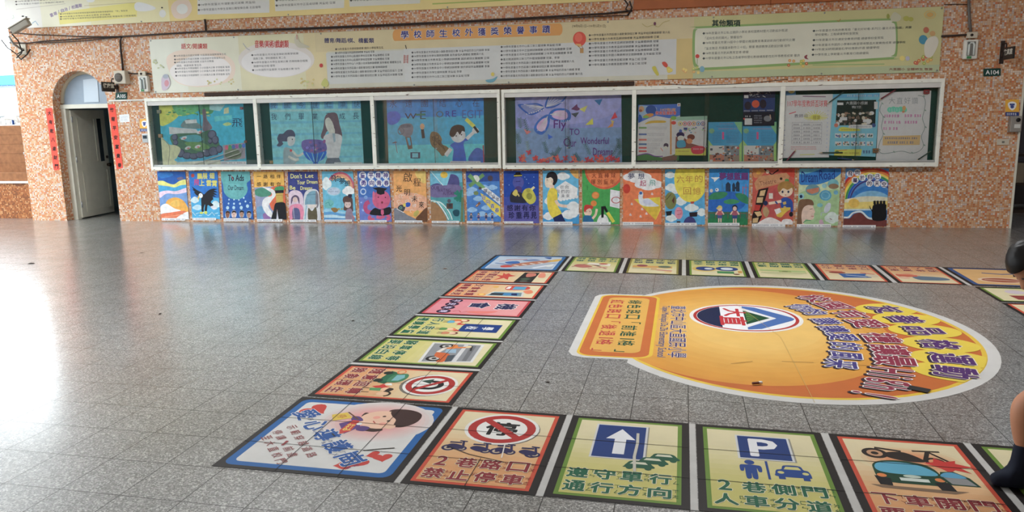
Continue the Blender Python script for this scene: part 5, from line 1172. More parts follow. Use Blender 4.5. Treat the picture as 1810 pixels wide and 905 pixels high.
# 8 orange poster with brush characters
a = poster(P2, [(725, 40), (1045, 42), (1062, 540), (735, 540)], (240, 172, 96))
a.blob([(940, 50), (1045, 45), (1045, 160), (980, 130)], (244, 206, 110)); a.blob([(730, 300), (860, 250), (1050, 300), (1055, 420), (730, 420)], (238, 176, 140))
for i in range(22):
    r = random.Random(i+300); x, y = r.uniform(740, 1040), r.uniform(270, 440); a.ring(x, y, 20, 18, .25, (246, 216, 196), n=12, a0=20, a1=260)
for ch, x, y, w, h in [('啟', 868, 102, 44, 46), ('程', 960, 152, 38, 40), ('光', 782, 212, 28, 32), ('明', 862, 250, 28, 30), ('未', 936, 314, 26, 30), ('來', 1002, 372, 24, 32)]: a.text(ch, x-w, y-h, x+w, y+h, (60, 46, 40), bold=.0 if w > 30 else .02)
a.blob([(735, 410), (800, 425), (860, 470), (950, 515), (940, 540), (735, 540)], (130, 134, 146)); a.blob([(770, 405), (800, 372), (845, 390), (820, 440)], (70, 74, 84)); a.ell(800, 403, 14, 14, (110, 170, 150)); a.ell(800, 403, 6, 6, (30, 30, 36)); a.blob([(840, 375), (860, 350), (892, 355), (890, 385), (860, 395)], (44, 90, 190)); a.ell(836, 375, 14, 18, (222, 206, 80)); a.line([(760, 412), (830, 450)], 6, (236, 236, 236))
a.blob([(950, 520), (985, 465), (1062, 400), (1064, 540)], (110, 72, 48)); a.blob([(930, 450), (965, 425), (980, 450), (950, 490), (925, 480)], (196, 180, 90)); a.line([(925, 385), (950, 365), (940, 395)], 8, (236, 220, 220))
pdone(a, 'orange poster with large brown brush characters and a grey fish head', (740, 527, 1010, 548))
# 9 sea, sail and palm
a = poster(P2, [(1085, 40), (1402, 42), (1428, 540), (1100, 540)], (78, 160, 168))
a.poly([(1085, 40), (1402, 42), (1404, 150), (1090, 180)], (110, 186, 214)); a.blob([(1088, 190), (1160, 160), (1240, 190), (1280, 80), (1340, 80), (1372, 120), (1370, 200), (1300, 240), (1180, 260), (1090, 230)], (84, 84, 140)); a.blob([(1092, 190), (1370, 180), (1380, 280), (1220, 300), (1095, 290)], (120, 110, 156))
a.poly([(1095, 45), (1295, 50), (1255, 180), (1215, 182)], (130, 206, 226)); a.ell(1225, 78, 36, 32, (238, 196, 60)); a.line([(1095, 45), (1215, 182)], 6, (226, 236, 240))
a.text('OUR', 1098, 190, 1178, 222, (70, 40, 90), bold=.0); a.text('WAITING', 1160, 214, 1290, 246, (70, 40, 90), bold=.0); a.text('FUTURE', 1218, 248, 1325, 276, (80, 40, 90), bold=.0)
a.blob([(1098, 350), (1150, 360), (1210, 430), (1250, 540), (1102, 540)], (166, 124, 84))
for k in range(3): a.line([(1095+k*14, 332+k*6), (1150+k*18, 340+k*4), (1200+k*22, 400), (1240+k*22, 460), (1270+k*18, 520)], 11, ((226, 240, 236), (120, 200, 196), (216, 236, 232))[k], smooth=True)
for an in (-2.6, -2.1, 2.6, 2.1, 1.6, -1.4): a.line([(1385, 285), (1385+70*math.cos(an), 285+60*math.sin(an))], 24, (34, 130, 110))
a.ell(1275, 335, 18, 20, (90, 96, 110)); a.box(1250, 358, 1312, 412, (86, 66, 60)); a.box(1270, 365, 1300, 390, (60, 60, 70)); a.blob([(1310, 440), (1340, 420), (1375, 430), (1370, 480), (1330, 482)], (30, 80, 96)); a.line([(1410, 300), (1400, 540)], 26, (110, 130, 90))
pdone(a, 'teal beach poster with white surf, a palm and a pale blue sail', (1104, 531, 1374, 553))
# 10 plane with banner
a = poster(P2, [(1440, 42), (1768, 44), (1784, 540), (1455, 540)], (72, 134, 210))
a.poly([(1440, 42), (1768, 44), (1770, 140), (1444, 150)], (52, 84, 160))
for x, y in [(1500, 220), (1620, 200), (1700, 200), (1560, 310), (1500, 420), (1640, 400), (1600, 460), (1700, 470), (1470, 260)]: cloud(a, x, y, 80, 44, (150, 196, 236))
GR = (120, 170, 106)
a.line([(1470, 80), (1620, 215)], 40, GR); a.line([(1615, 75), (1475, 190)], 34, (110, 156, 96)); a.blob([(1515, 90), (1555, 85), (1575, 120), (1550, 150)], (226, 230, 220)); a.ell(1680, 112, 26, 28, (84, 70, 84)); a.ell(1540, 258, 24, 20, (120, 140, 90))
a.poly([(1590, 215), (1640, 200), (1780, 310), (1782, 380)], (226, 232, 236)); a.poly([(1582, 255), (1640, 290), (1780, 390), (1782, 495), (1700, 430), (1610, 330)], (236, 214, 60))
for i, ch in enumerate('揮別童年'): x, y = 1632+i*40, 236+i*28; a.text(ch, x-19, y-20, x+19, y+20, (80, 74, 110), bold=.02)
for i, ch in enumerate('迎向青春'): x, y = 1614+i*44, 300+i*42; a.text(ch, x-20, y-22, x+20, y+22, (70, 80, 150), bold=.02, edge=(236, 232, 200))
a.ell(1580, 210, 16, 14, (90, 80, 80)); a.line([(1540, 390), (1580, 350)], 22, (130, 90, 70)); a.line([(1540, 385), (1560, 370)], 8, (220, 180, 150))
for x, c in [(1492, (60, 100, 120)), (1565, (110, 90, 150)), (1640, (70, 70, 110)), (1700, (40, 90, 180))]: kid(a, x, 526, 76, (50, 44, 56), (206, 170, 150), c, (50, 60, 110))
pdone(a, 'blue poster of a green aeroplane towing a yellow and white lettered banner', (1448, 533, 1712, 555))
# 11 lantern with thank-you words
a = poster(P3, [(52, 36), (362, 34), (366, 500), (55, 500)], (30, 74, 170))
a.poly([(54, 270), (364, 260), (366, 500), (55, 500)], (96, 92, 170)); a.blob([(56, 280), (200, 250), (364, 270), (364, 340), (200, 330), (58, 340)], (64, 82, 170)); a.ell(182, 138, 50, 56, (84, 90, 170)); a.poly([(142, 66), (216, 62), (212, 86), (148, 90)], (26, 26, 30)); a.poly([(142, 76), (216, 72), (215, 80), (143, 84)], (214, 196, 70)); a.poly([(158, 48), (200, 46), (204, 66), (154, 68)], (26, 26, 30)); a.line([(160, 130), (200, 128)], 6, (50, 50, 110)); a.ell(182, 205, 34, 34, (80, 64, 130)); a.blob([(110, 300), (110, 250), (140, 215), (230, 240), (270, 300), (240, 320), (130, 316)], (44, 46, 62)); a.blob([(130, 240), (150, 205), (170, 205), (178, 240), (160, 260)], (214, 196, 90))
a.blob([(215, 250), (240, 200), (290, 190), (320, 225), (340, 280), (320, 320), (280, 330), (240, 290)], (206, 200, 70)); a.ell(280, 260, 26, 30, (150, 150, 60)); a.ell(270, 210, 16, 18, (170, 166, 60)); a.line([(300, 200), (325, 178)], 20, (220, 214, 160)); a.line([(190, 262), (180, 240)], 10, (226, 206, 130))
for k, (x, y) in enumerate([(255, 110), (275, 145), (320, 150), (240, 90), (100, 160), (320, 90)]): a.ell(x, y, 4, 4, (150, 190, 230), n=8)
for i, ch in enumerate('感謝有你'): x = 108+i*66; a.text(ch, x-27, 338, x+27, 390, (22, 26, 70), bold=.03)
for i, ch in enumerate('珍重再見'): x = 122+i*66; a.text(ch, x-25, 400, x+25, 458, (22, 26, 70), bold=.03)
pdone(a, 'blue to purple poster with a yellow fish on a black stand above farewell characters', (57, 484, 314, 503))
# 12 boy in a yellow shirt
a = poster(P3, [(400, 34), (716, 30), (722, 505), (400, 505)], (100, 186, 226))
a.poly([(400, 380), (722, 380), (722, 505), (400, 505)], (60, 160, 220)); a.blob([(640, 30), (720, 28), (720, 100), (680, 90)], (236, 180, 90))
for x, y, w, h in [(575, 80, 100, 60), (670, 345, 100, 70), (450, 435, 80, 60), (630, 420, 120, 70), (690, 395, 70, 60), (450, 300, 60, 60)]: cloud(a, x, y, w, h, (232, 240, 246))
a.poly([(515, 185), (600, 125), (710, 190), (705, 260), (560, 300), (530, 290), (545, 250)], (236, 240, 244))
for k in range(6): a.ell(560+k*28, 290-k*5, 15, 16, (236, 240, 244), n=12)
for st, y, x0 in (('很向', 180, 570), ('我們的', 218, 535), ('未來', 258, 580)):
    for i, ch in enumerate(st): a.text(ch, x0+i*42-16, y-16, x0+i*42+16, y+16, (70, 76, 86), bold=.0)
a.blob([(418, 125), (430, 85), (470, 80), (500, 100), (500, 160), (450, 185), (425, 170)], (244, 220, 196)); a.poly([(455, 160), (500, 160), (505, 215), (462, 215)], (238, 208, 184)); a.blob([(430, 95), (445, 55), (490, 42), (525, 70), (530, 120), (505, 160), (488, 155), (492, 115), (470, 92), (445, 100)], (36, 32, 36)); a.ell(438, 115, 4, 5, (60, 40, 30)); a.poly([(425, 140), (414, 146), (424, 152)], (236, 200, 180)); a.ell(485, 130, 9, 12, (232, 196, 170))
a.blob([(440, 250), (470, 190), (520, 200), (530, 260), (530, 340), (565, 415), (490, 452), (445, 370)], (238, 214, 50)); a.line([(505, 270), (540, 335), (615, 350)], 26, (240, 208, 186), smooth=True); a.line([(500, 255), (518, 295)], 36, (230, 202, 50)); a.poly([(490, 452), (565, 415), (612, 505), (510, 505)], (30, 44, 96))
pdone(a, 'light blue poster of a boy in a yellow shirt reaching towards clouds', (402, 487, 664, 515))
# 13 orange sun and basketball
a = poster(P3, [(750, 28), (1085, 28), (1082, 510), (752, 510)], (70, 170, 84))
a.ell(948, 20, 176, 178, (224, 96, 60)); a.ell(945, 15, 160, 165, (236, 132, 76))
for st, y in (('大直棒球', 76), ('揮別童年', 132)):
    for i, ch in enumerate(st): x = 855+i*57-(8 if y > 100 else 0); a.text(ch, x-20, y-22, x+20, y+22, (140, 60, 36), bold=.02)
a.poly([(1000, 200), (1085, 215), (1082, 370), (995, 350)], (232, 232, 236)); a.ring(1050, 295, 42, 30, .22, (190, 90, 90)); a.ell(868, 252, 32, 30, (236, 150, 70)); a.ring(868, 252, 34, 32, .14, (206, 110, 60)); a.ell(852, 324, 27, 26, (236, 140, 60))
a.ell(800, 400, 36, 38, (240, 206, 180)); a.blob([(765, 385), (770, 345), (800, 335), (845, 350), (838, 375), (815, 368), (790, 380), (775, 405)], (206, 56, 50)); a.ell(788, 398, 3, 5, (40, 40, 40)); a.ell(818, 396, 3, 5, (40, 40, 40)); a.blob([(762, 440), (800, 430), (840, 445), (845, 505), (765, 505)], (40, 110, 160)); a.line([(840, 460), (868, 425), (880, 372)], 20, (240, 206, 180), smooth=True)
a.blob([(885, 505), (900, 440), (940, 420), (975, 450), (978, 505)], (236, 236, 238)); a.poly([(918, 352), (945, 348), (940, 450), (920, 452)], (24, 24, 26)); a.line([(945, 350), (970, 400)], 22, (24, 24, 26)); a.line([(975, 405), (1030, 490)], 28, (226, 216, 60)); a.line([(795, 165), (796, 205)], 4, (50, 120, 60))
pdone(a, 'green poster with an orange half sun, a red-haired boy and a basketball hoop', (752, 489, 1003, 514))
# 14 dove on a yellow paper plane
a = poster(P3, [(1115, 25), (1452, 22), (1455, 510), (1112, 512)], (238, 128, 76))
cloud(a, 1235, 82, 200, 95, (238, 236, 236)); cloud(a, 1338, 148, 200, 95, (238, 236, 236)); a.ell(1145, 194, 32, 42, (206, 60, 40))
for ch, x, y, c in [('夢', 1186, 82, (56, 60, 100)), ('想', 1274, 82, (60, 70, 110)), ('起', 1290, 146, (190, 70, 110)), ('飛', 1374, 142, (120, 180, 170))]: a.text(ch, x-28, y-26, x+28, y+26, c, bold=.02)
a.poly([(1212, 288), (1440, 268), (1446, 380), (1402, 474), (1290, 360)], (240, 214, 56)); a.poly([(1290, 360), (1446, 350), (1402, 474)], (226, 190, 40)); a.blob([(1250, 240), (1270, 214), (1292, 235), (1290, 280), (1340, 280), (1395, 320), (1430, 348), (1330, 352), (1270, 335), (1252, 300)], (226, 230, 242)); a.blob([(1290, 300), (1350, 290), (1390, 325), (1320, 335)], (206, 212, 232)); a.ell(1270, 232, 14, 14, (60, 110, 180)); a.poly([(1254, 236), (1242, 246), (1258, 248)], (226, 160, 70))
for x, y in [(1178, 425), (1268, 440), (1320, 415), (1190, 330), (1282, 375), (1370, 240)]: a.blob([(x-10, y+6), (x, y-14), (x+12, y+8)], (226, 200, 196))
pdone(a, 'orange poster of a white dove resting on a yellow paper plane', (1112, 489, 1382, 518))
# 15 yellow balloon
a = poster(P3, [(1486, 22), (1838, 18), (1840, 512), (1488, 516)], (86, 176, 226))
for x, y, w, h in [(1530, 70, 80, 50), (1540, 180, 90, 60), (1626, 300, 80, 70), (1720, 360, 100, 60), (1810, 400, 70, 60), (1540, 450, 80, 60), (1580, 215, 60, 40)]: cloud(a, x, y, w, h, (226, 238, 246))
a.ell(1715, 110, 148, 205, (240, 220, 62)); a.poly([(1710, 308), (1748, 306), (1740, 326), (1716, 328)], (190, 80, 70))
for ch, x, y, w in [('六', 1622, 110, 34), ('年', 1700, 110, 32), ('的', 1786, 104, 34), ('回', 1682, 214, 34), ('憶', 1768, 214, 36)]: a.text(ch, x-w, y-32, x+w, y+32, (196, 130, 60), bold=.0)
a.ell(1535, 300, 52, 76, (130, 134, 76)); a.line([(1500, 290), (1540, 240)], 6, (90, 70, 50)); a.poly([(1545, 300), (1570, 260), (1568, 330)], (110, 60, 50)); a.poly([(1492, 396), (1548, 390), (1540, 430), (1500, 434)], (30, 34, 40)); a.ell(1608, 410, 36, 54, (226, 150, 170)); a.line([(1590, 390), (1630, 388), (1628, 420), (1592, 424)], 5, (200, 70, 90)); a.poly([(1700, 406), (1775, 400), (1770, 440), (1706, 444)], (44, 34, 40)); a.blob([(1660, 470), (1700, 440), (1745, 460), (1755, 512), (1660, 512)], (70, 70, 130)); a.box(1590, 482, 1622, 500, (60, 50, 60))
pdone(a, 'sky blue poster with a giant yellow balloon lettered in Chinese', (1486, 497, 1768, 522))
# 16 city towers on a globe
a = poster(P4, [(95, 42), (457, 42), (440, 548), (82, 550)], (54, 150, 220))
a.text('夢想藍圖', 188, 78, 442, 142, (120, 60, 130), bold=.04, edge=(40, 60, 120), ew=.04); a.poly([(108, 120), (190, 118), (140, 162), (136, 140)], (232, 240, 246)); a.ell(225, 340, 200, 100, (40, 110, 200))
a.blob([(82, 310), (130, 260), (230, 250), (260, 270), (210, 310), (120, 320)], (56, 140, 96)); a.blob([(330, 270), (400, 265), (450, 310), (445, 360), (370, 330)], (50, 140, 100)); a.blob([(230, 330), (300, 315), (370, 335), (320, 360), (240, 355)], (60, 150, 100))
for x, w, y in [(265, 22, 160), (315, 13, 165), (352, 16, 150)]: a.poly([(x-w, 246), (x-w, y+22), (x, y), (x+w, y+22), (x+w, 248)], (44, 62, 84))
a.poly([(310, 205), (360, 205), (360, 225), (310, 225)], (44, 62, 84)); a.line([(212, 170), (205, 248)], 5, (70, 130, 170)); a.line([(212, 170), (222, 248)], 5, (70, 130, 170)); a.ell(114, 240, 14, 16, (226, 210, 200)); a.ell(165, 232, 16, 16, (226, 230, 236)); a.ell(160, 230, 6, 6, (50, 60, 70)); a.line([(400, 200), (396, 270)], 8, (170, 110, 140)); a.line([(425, 180), (425, 280)], 6, (170, 110, 140)); a.line([(395, 215), (440, 210)], 6, (170, 110, 140))
a.poly([(82, 430), (445, 430), (440, 550), (82, 552)], (40, 120, 90)); a.blob([(86, 500), (250, 470), (440, 500), (440, 550), (86, 550)], (36, 130, 80))
for k in range(7): a.line([(95+k*56, 430), (95+k*56, 490)], 6, (120, 90, 80))
a.line([(85, 440), (440, 445)], 6, (120, 90, 80)); kid(a, 190, 525, 155, (214, 200, 100), (232, 200, 184), (190, 96, 110), (80, 90, 150)); a.line([(160, 400), (210, 385)], 14, (214, 200, 100)); kid(a, 325, 530, 165, (40, 40, 54), (228, 196, 180), (170, 90, 110), (60, 80, 140))
pdone(a, 'blue and green poster of dark towers on a globe above two girls', (84, 530, 368, 556))
# 17 scroll, film strip and child
a = poster(P4, [(490, 40), (866, 40), (848, 545), (478, 548)], (206, 92, 76))
a.blob([(720, 50), (866, 40), (866, 120), (790, 90)], (214, 70, 50)); a.blob([(495, 45), (600, 45), (560, 110), (500, 120)], (214, 140, 80)); a.ell(538, 76, 20, 18, (236, 170, 60)); a.line([(590, 45), (660, 95), (720, 50)], 12, (40, 30, 30)); a.ell(620, 70, 16, 16, (226, 206, 180)); a.blob([(620, 240), (740, 180), (860, 200), (850, 400), (640, 480), (600, 380)], (196, 84, 80))
a.poly([(500, 170), (545, 110), (790, 78), (820, 110), (800, 160), (560, 220), (520, 240)], (206, 146, 100)); a.poly([(545, 170), (770, 118), (775, 150), (560, 200)], (214, 156, 112)); a.quadtext('Theatre', a.p(550, 198), a.p(700, 168), a.p(692, 128), a.p(545, 158), (130, 76, 50)); a.ell(742, 132, 12, 12, (60, 36, 30)); a.ell(795, 146, 20, 14, (90, 150, 80))
a.poly([(540, 230), (630, 210), (600, 320), (560, 420), (570, 470), (530, 545), (478, 548), (480, 470), (510, 380), (520, 300)], (40, 28, 28))
for q in [[(556, 240), (605, 232), (590, 285), (545, 288)], [(528, 300), (582, 298), (572, 348), (520, 348)], [(505, 365), (560, 370), (545, 420), (500, 420)], [(500, 432), (555, 425), (570, 460), (530, 475)], [(488, 490), (540, 480), (530, 528), (484, 530)]]: a.poly(q, (222, 186, 130) if q[0][1] != 365 else (206, 60, 50))
a.blob([(535, 548), (580, 500), (650, 480), (740, 520), (760, 548)], (236, 226, 222)); a.blob([(750, 548), (760, 500), (830, 500), (848, 548)], (236, 230, 228)); a.box(632, 262, 668, 312, (226, 220, 206)); a.blob([(580, 400), (610, 385), (635, 430), (610, 480), (582, 450)], (190, 156, 110))
SK = (240, 212, 184)
a.blob([(740, 320), (790, 300), (840, 330), (835, 390), (750, 400)], (46, 86, 170)); a.blob([(720, 400), (835, 392), (780, 440), (740, 480), (700, 465), (710, 430)], (226, 190, 60)); a.poly([(680, 410), (730, 395), (745, 430), (700, 455)], (236, 230, 226)); a.line([(745, 335), (690, 345), (630, 355)], 26, SK, smooth=True); a.ell(602, 352, 20, 22, (40, 50, 90)); a.line([(690, 335), (710, 360)], 14, (50, 80, 150)); a.line([(835, 340), (840, 430)], 24, (46, 86, 170)); a.ell(832, 452, 18, 22, (30, 30, 36)); a.poly([(755, 345), (785, 335), (790, 360), (765, 368)], (206, 176, 90)); a.ell(775, 388, 12, 10, (206, 176, 90))
a.ell(782, 240, 66, 56, SK); a.blob([(712, 240), (715, 190), (760, 158), (820, 160), (858, 200), (862, 250), (840, 215), (800, 232), (760, 218), (730, 250)], (176, 130, 60)); a.ell(755, 250, 9, 11, (50, 60, 90)); a.ell(808, 250, 9, 11, (50, 60, 90)); a.ell(782, 278, 9, 4, (200, 110, 100))
pdone(a, 'red poster with a tan scroll, black film strip and a cartoon child in blue', (480, 536, 780, 564))
# 18 profile with dream bubbles
a = poster(P4, [(908, 40), (1284, 40), (1254, 555), (884, 558)], (206, 222, 176))
a.blob([(880, 320), (960, 240), (1100, 260), (1270, 240), (1260, 560), (880, 560)], (170, 206, 150)); a.blob([(905, 35), (1285, 35), (1284, 80), (1200, 140), (1080, 182), (960, 188), (905, 170)], (50, 130, 206)); a.blob([(905, 35), (1100, 35), (1000, 80), (908, 90)], (110, 190, 216))
a.text('Dream', 925, 68, 1070, 165, (34, 60, 140), bold=.01); a.text('Road', 1085, 55, 1225, 140, (34, 60, 140), bold=.01)
a.ell(1028, 232, 66, 50, (110, 160, 170)); a.poly([(970, 230), (1085, 210), (1080, 250), (1020, 270), (975, 250)], (206, 130, 100)); a.ell(1212, 180, 50, 46, (120, 190, 200)); a.ell(1215, 200, 46, 24, (150, 120, 90)); a.ell(1142, 282, 54, 48, (90, 170, 206)); a.ring(1142, 282, 40, 34, .2, (130, 196, 214)); a.ell(1132, 195, 22, 22, (150, 206, 214)); a.ell(1236, 256, 20, 20, (110, 176, 206)); a.ell(925, 290, 26, 26, (150, 206, 214)); a.ell(922, 292, 13, 15, (30, 50, 90)); a.ell(1092, 370, 26, 18, (130, 200, 206))
a.blob([(905, 340), (960, 318), (1010, 330), (1030, 380), (1048, 430), (1040, 445), (1035, 490), (1000, 505), (960, 500), (940, 556), (890, 556)], (236, 206, 186)); a.blob([(900, 345), (960, 316), (1020, 325), (1035, 370), (980, 370), (940, 400), (925, 470), (930, 556), (886, 556)], (130, 96, 70)); a.line([(1000, 408), (1025, 402)], 5, (90, 50, 40)); a.line([(1012, 470), (1036, 470)], 6, (206, 110, 110)); a.line([(940, 530), (970, 508), (1010, 508)], 8, (80, 160, 110), smooth=True)
a.ell(1160, 395, 26, 50, (206, 214, 226), tilt=25); a.line([(1140, 435), (1105, 440), (1105, 465)], 7, (180, 190, 206), smooth=True); cloud(a, 1200, 480, 110, 90, (214, 228, 220)); a.line([(1180, 490), (1200, 500)], 6, (120, 80, 90)); a.blob([(1085, 510), (1110, 500), (1125, 540), (1090, 545)], (206, 170, 190))
pdone(a, 'pale green poster of a face in profile under blue lettered Dream Road', (884, 541, 1192, 570))
# 19 rainbow and graduates
a = poster(P4, [(1325, 40), (1714, 40), (1692, 560), (1303, 562)], (90, 150, 210))
for k, c in enumerate([(200, 50, 44), (232, 130, 50), (238, 214, 70), (70, 160, 80), (40, 90, 190), (70, 60, 130)]):
    a.ring(1560, 330, 300-k*20, 300-k*22, .075, c, n=48, a0=5, a1=178)
a.ell(1560, 350, 200, 160, (50, 130, 206)); a.ell(1560, 370, 190, 130, (130, 190, 226)); a.poly([(1312, 330), (1702, 310), (1698, 420), (1308, 425)], (238, 214, 110)); a.blob([(1312, 320), (1500, 290), (1700, 300), (1700, 330), (1500, 340), (1312, 345)], (226, 222, 190)); a.ell(1398, 352, 50, 40, (240, 196, 80)); a.poly([(1308, 405), (1698, 400), (1696, 480), (1306, 480)], (50, 130, 196)); a.poly([(1308, 405), (1698, 400), (1697, 414), (1308, 420)], (200, 220, 226))
a.line([(1306, 480), (1350, 478), (1390, 440), (1450, 428), (1480, 440), (1530, 486), (1600, 496)], 16, (226, 236, 240), smooth=True); a.blob([(1303, 495), (1360, 488), (1400, 450), (1450, 438), (1480, 452), (1540, 498), (1694, 505), (1692, 562), (1303, 562)], (120, 60, 56))
for x in (1585, 1612, 1642, 1670): a.ell(x, 352, 12, 15, (22, 22, 26)); a.poly([(x-18, 338), (x, 328), (x+18, 336), (x, 344)], (22, 22, 26))
a.blob([(1540, 375), (1560, 410), (1580, 365), (1680, 360), (1690, 400), (1680, 500), (1570, 505), (1560, 430), (1542, 400)], (22, 22, 26))
for ch, x, y in [('飛', 1364, 88), ('向', 1430, 76), ('屬', 1408, 146), ('於', 1474, 122), ('自', 1544, 114), ('己', 1612, 112), ('的', 1538, 174), ('天', 1606, 174), ('空', 1670, 182)]: a.ell(x, y, 31, 30, (234, 234, 240)); a.text(ch, x-19, y-20, x+19, y+20, (60, 40, 90), bold=.035)
pdone(a, 'poster of a broad rainbow over the sea with black-robed graduates, last on the right', (1296, 550, 1596, 578))
# ------------------------------------------------------------------ printed traffic mats on the floor
FG = 0.82
class Mat(Art):
    """a mat laid on the floor; its picture is drawn in centimetres, u to the right, v downwards"""
    def __init__(s, TL, TR, BR, BL, W, H):
        Art.__init__(s, 'f', None, n=0.0, gain=FG, rough=0.5, spec=0.22, var=0.05, scale=7)
        s.Q = (TL, TR, BR, BL); s.W, s.H = W, H; s.thick = 0.0016
    def p(s, u, v):
        x, y = u/s.W, v/s.H; TL, TR, BR, BL = s.Q
        return tuple((1-x)*(1-y)*TL[i]+x*(1-y)*TR[i]+x*y*BR[i]+(1-x)*y*BL[i] for i in (0, 1))
    def ct(s, st, cu, cv, w, h, col, ang=0, **k):
        """lettering centred at cu,cv, turned clockwise by ang"""
        c, d = math.cos(math.radians(ang)), math.sin(math.radians(ang))
        def q(x, y): return s.p(cu+x*c-y*d, cv+x*d+y*c)
        return s.quadtext(st, q(-w/2, h/2), q(w/2, h/2), q(w/2, -h/2), q(-w/2, -h/2), col, **k)
ZY = {'巷': 'ㄒㄤ', '路': 'ㄌㄨ', '口': 'ㄎㄡ', '禁': 'ㄐㄣ', '止': 'ㄓ', '停': 'ㄊㄥ', '車': 'ㄔㄜ', '遵': 'ㄗㄣ', '守': 'ㄕㄡ', '單': 'ㄉㄢ', '行': 'ㄒㄥ', '通': 'ㄊㄥ', '方': 'ㄈㄤ', '向': 'ㄒㄤ', '側': 'ㄘㄜ', '門': 'ㄇㄣ', '人': 'ㄖㄣ', '分': 'ㄈㄣ', '道': 'ㄉㄠ', '下': 'ㄒㄚ', '開': 'ㄎㄞ', '愛': 'ㄞ', '心': 'ㄒㄣ', '導': 'ㄉㄠ', '護': 'ㄏㄨ', '崗': 'ㄍㄤ'}
RED = dict(edge=(206, 74, 44), top=(222, 206, 164), low=(222, 158, 100), ink=(140, 36, 46))
GRN = dict(edge=(104, 140, 40), top=(220, 208, 164), low=(200, 192, 100), ink=(14, 96, 66))
PNK = dict(edge=(190, 60, 70), top=(226, 150, 150), low=(216, 130, 140), ink=(40, 40, 84))
def mat_base(TL, TR, BR, BL, st, W=60, H=90, rnd=0.0):
    m = Mat(TL, TR, BR, BL, W, H)
    m.sheet([(0, 0), (W, 0), (W, H), (0, H)], (34, 28, 26))
    if rnd:
        def rr(i, r): return [(i+r-r*math.cos(t), i+r-r*math.sin(t)) for t in [k*PI/8 for k in range(5)]] + [(W-i-r+r*math.sin(t), i+r-r*math.cos(t)) for t in [k*PI/8 for k in range(5)]] + [(W-i-r+r*math.cos(t), H-i-r+r*math.sin(t)) for t in [k*PI/8 for k in range(5)]] + [(i+r-r*math.sin(t), H-i-r+r*math.cos(t)) for t in [k*PI/8 for k in range(5)]]
        m.poly(rr(3.2, rnd), st['edge']); m.poly(rr(7.2, rnd*.6), st['top']); return m
    m.poly([(3.4, 3), (W-3.4, 3), (W-3.4, H-3), (3.4, H-3)], st['edge'])
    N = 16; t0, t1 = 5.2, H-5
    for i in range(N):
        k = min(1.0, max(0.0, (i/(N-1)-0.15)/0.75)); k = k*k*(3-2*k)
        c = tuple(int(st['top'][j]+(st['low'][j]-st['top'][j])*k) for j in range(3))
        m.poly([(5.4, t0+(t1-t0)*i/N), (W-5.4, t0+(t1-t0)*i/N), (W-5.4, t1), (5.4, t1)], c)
    return m
UC = (11.2, 23.2, 35.1, 47.6)
def mat_words(m, rows, st, zy=True, s=9.2):
    for v, row in zip((65.6, 78.2), rows):
        for u, ch in zip(UC, row):
            m.ct(ch, u, v, s if ch != '2' else 5, s, st['ink'], bold=.055, edge=(226, 220, 190), ew=.045)
            if zy and ch in ZY:
                for k, b in enumerate(ZY[ch]): m.ct(b, u+6.6, v-2.2+k*4.4, 2.4, 2.8, st['ink'])
def mtag(m, label):
    o = m.build('floor_mat'); return tag(o, label, 'floor mat', 'traffic board-game mats')
def wheel(m, u, v, r, c=(30, 30, 34), hub=(200, 200, 200)):
    m.ell(u, v, r, r, c); m.ell(u, v, r*.62, r*.62, hub); m.ell(u, v, r*.3, r*.3, c)
def joints(m, lines):
    for p, q in lines: m.line([p, q], .35, (40, 38, 36))

# frame of the rows
def fy(x): return 3.924-0.0135*(x+1.2)      # far edge of the near row
def ny(x): return 3.001-0.0055*(x+1.2)      # near edge of the near row
XN = [(-1.203, -0.590), (-0.553, 0.056), (0.092, 0.702), (0.742, 1.352), (1.388, 1.998)]
def near(i):
    x0, x1 = XN[i]; return (x0, fy(x0)), (x1, fy(x1)), (x1, ny(x1)), (x0, ny(x0))
LX0, LX1 = -2.138, -1.248
def left(y0, y1):
    return (LX1, y1), (LX1, y0), (LX0, y0), (LX0, y1)     # picture top faces +x

# corner mat, picture turned 45 degrees
BLU = dict(edge=(20, 98, 168), top=(214, 212, 208))
m = mat_base((-2.159, 3.926), (-1.241, 3.924), (-1.237, 3.001), (-2.149, 3.004), BLU, 90, 92, 5)
for k in range(9):
    q = k/8; m.ell(56, 27, 31-18*q, 27-15*q, tuple(int((214, 206, 202)[j]+((232, 150, 144)[j]-(214, 206, 202)[j])*q*.9) for j in range(3)))
HE = (206, 56, 44)
def heart(m, u, v, s, ang, c=HE):
    P = []
    for i in range(24):
        t = 2*PI*i/24; x = 16*math.sin(t)**3; y = -(13*math.cos(t)-5*math.cos(2*t)-2*math.cos(3*t)-math.cos(4*t))
        a_ = math.radians(ang); P.append((u+s*(x*math.cos(a_)-y*math.sin(a_)), v+s*(x*math.sin(a_)+y*math.cos(a_))))
    m.poly(P, c)
heart(m, 16.5, 18, .52, -60); heart(m, 65, 76, .42, 20); heart(m, 71, 67, .26, 60); heart(m, 76, 69, .30, -20); heart(m, 61, 80, .30, 70)
HAIR = (62, 34, 30); SKN = (236, 190, 160)
m.blob([(58, 12), (68, 9), (77, 14), (78, 25), (72, 33), (64, 30)], HAIR); m.blob([(46, 17), (50, 19), (50, 24), (46, 23)], HAIR); m.blob([(56, 37), (60, 35), (64, 38), (60, 41), (54, 40)], HAIR)
m.ell(58, 25, 12.5, 11.5, SKN, tilt=45); m.blob([(60, 13), (70, 13), (75, 24), (68, 32), (66, 24), (62, 19)], HAIR); m.ell(66, 33, 3, 3, SKN); m.ell(52.6, 19.4, 2.6, 2.6, SKN)
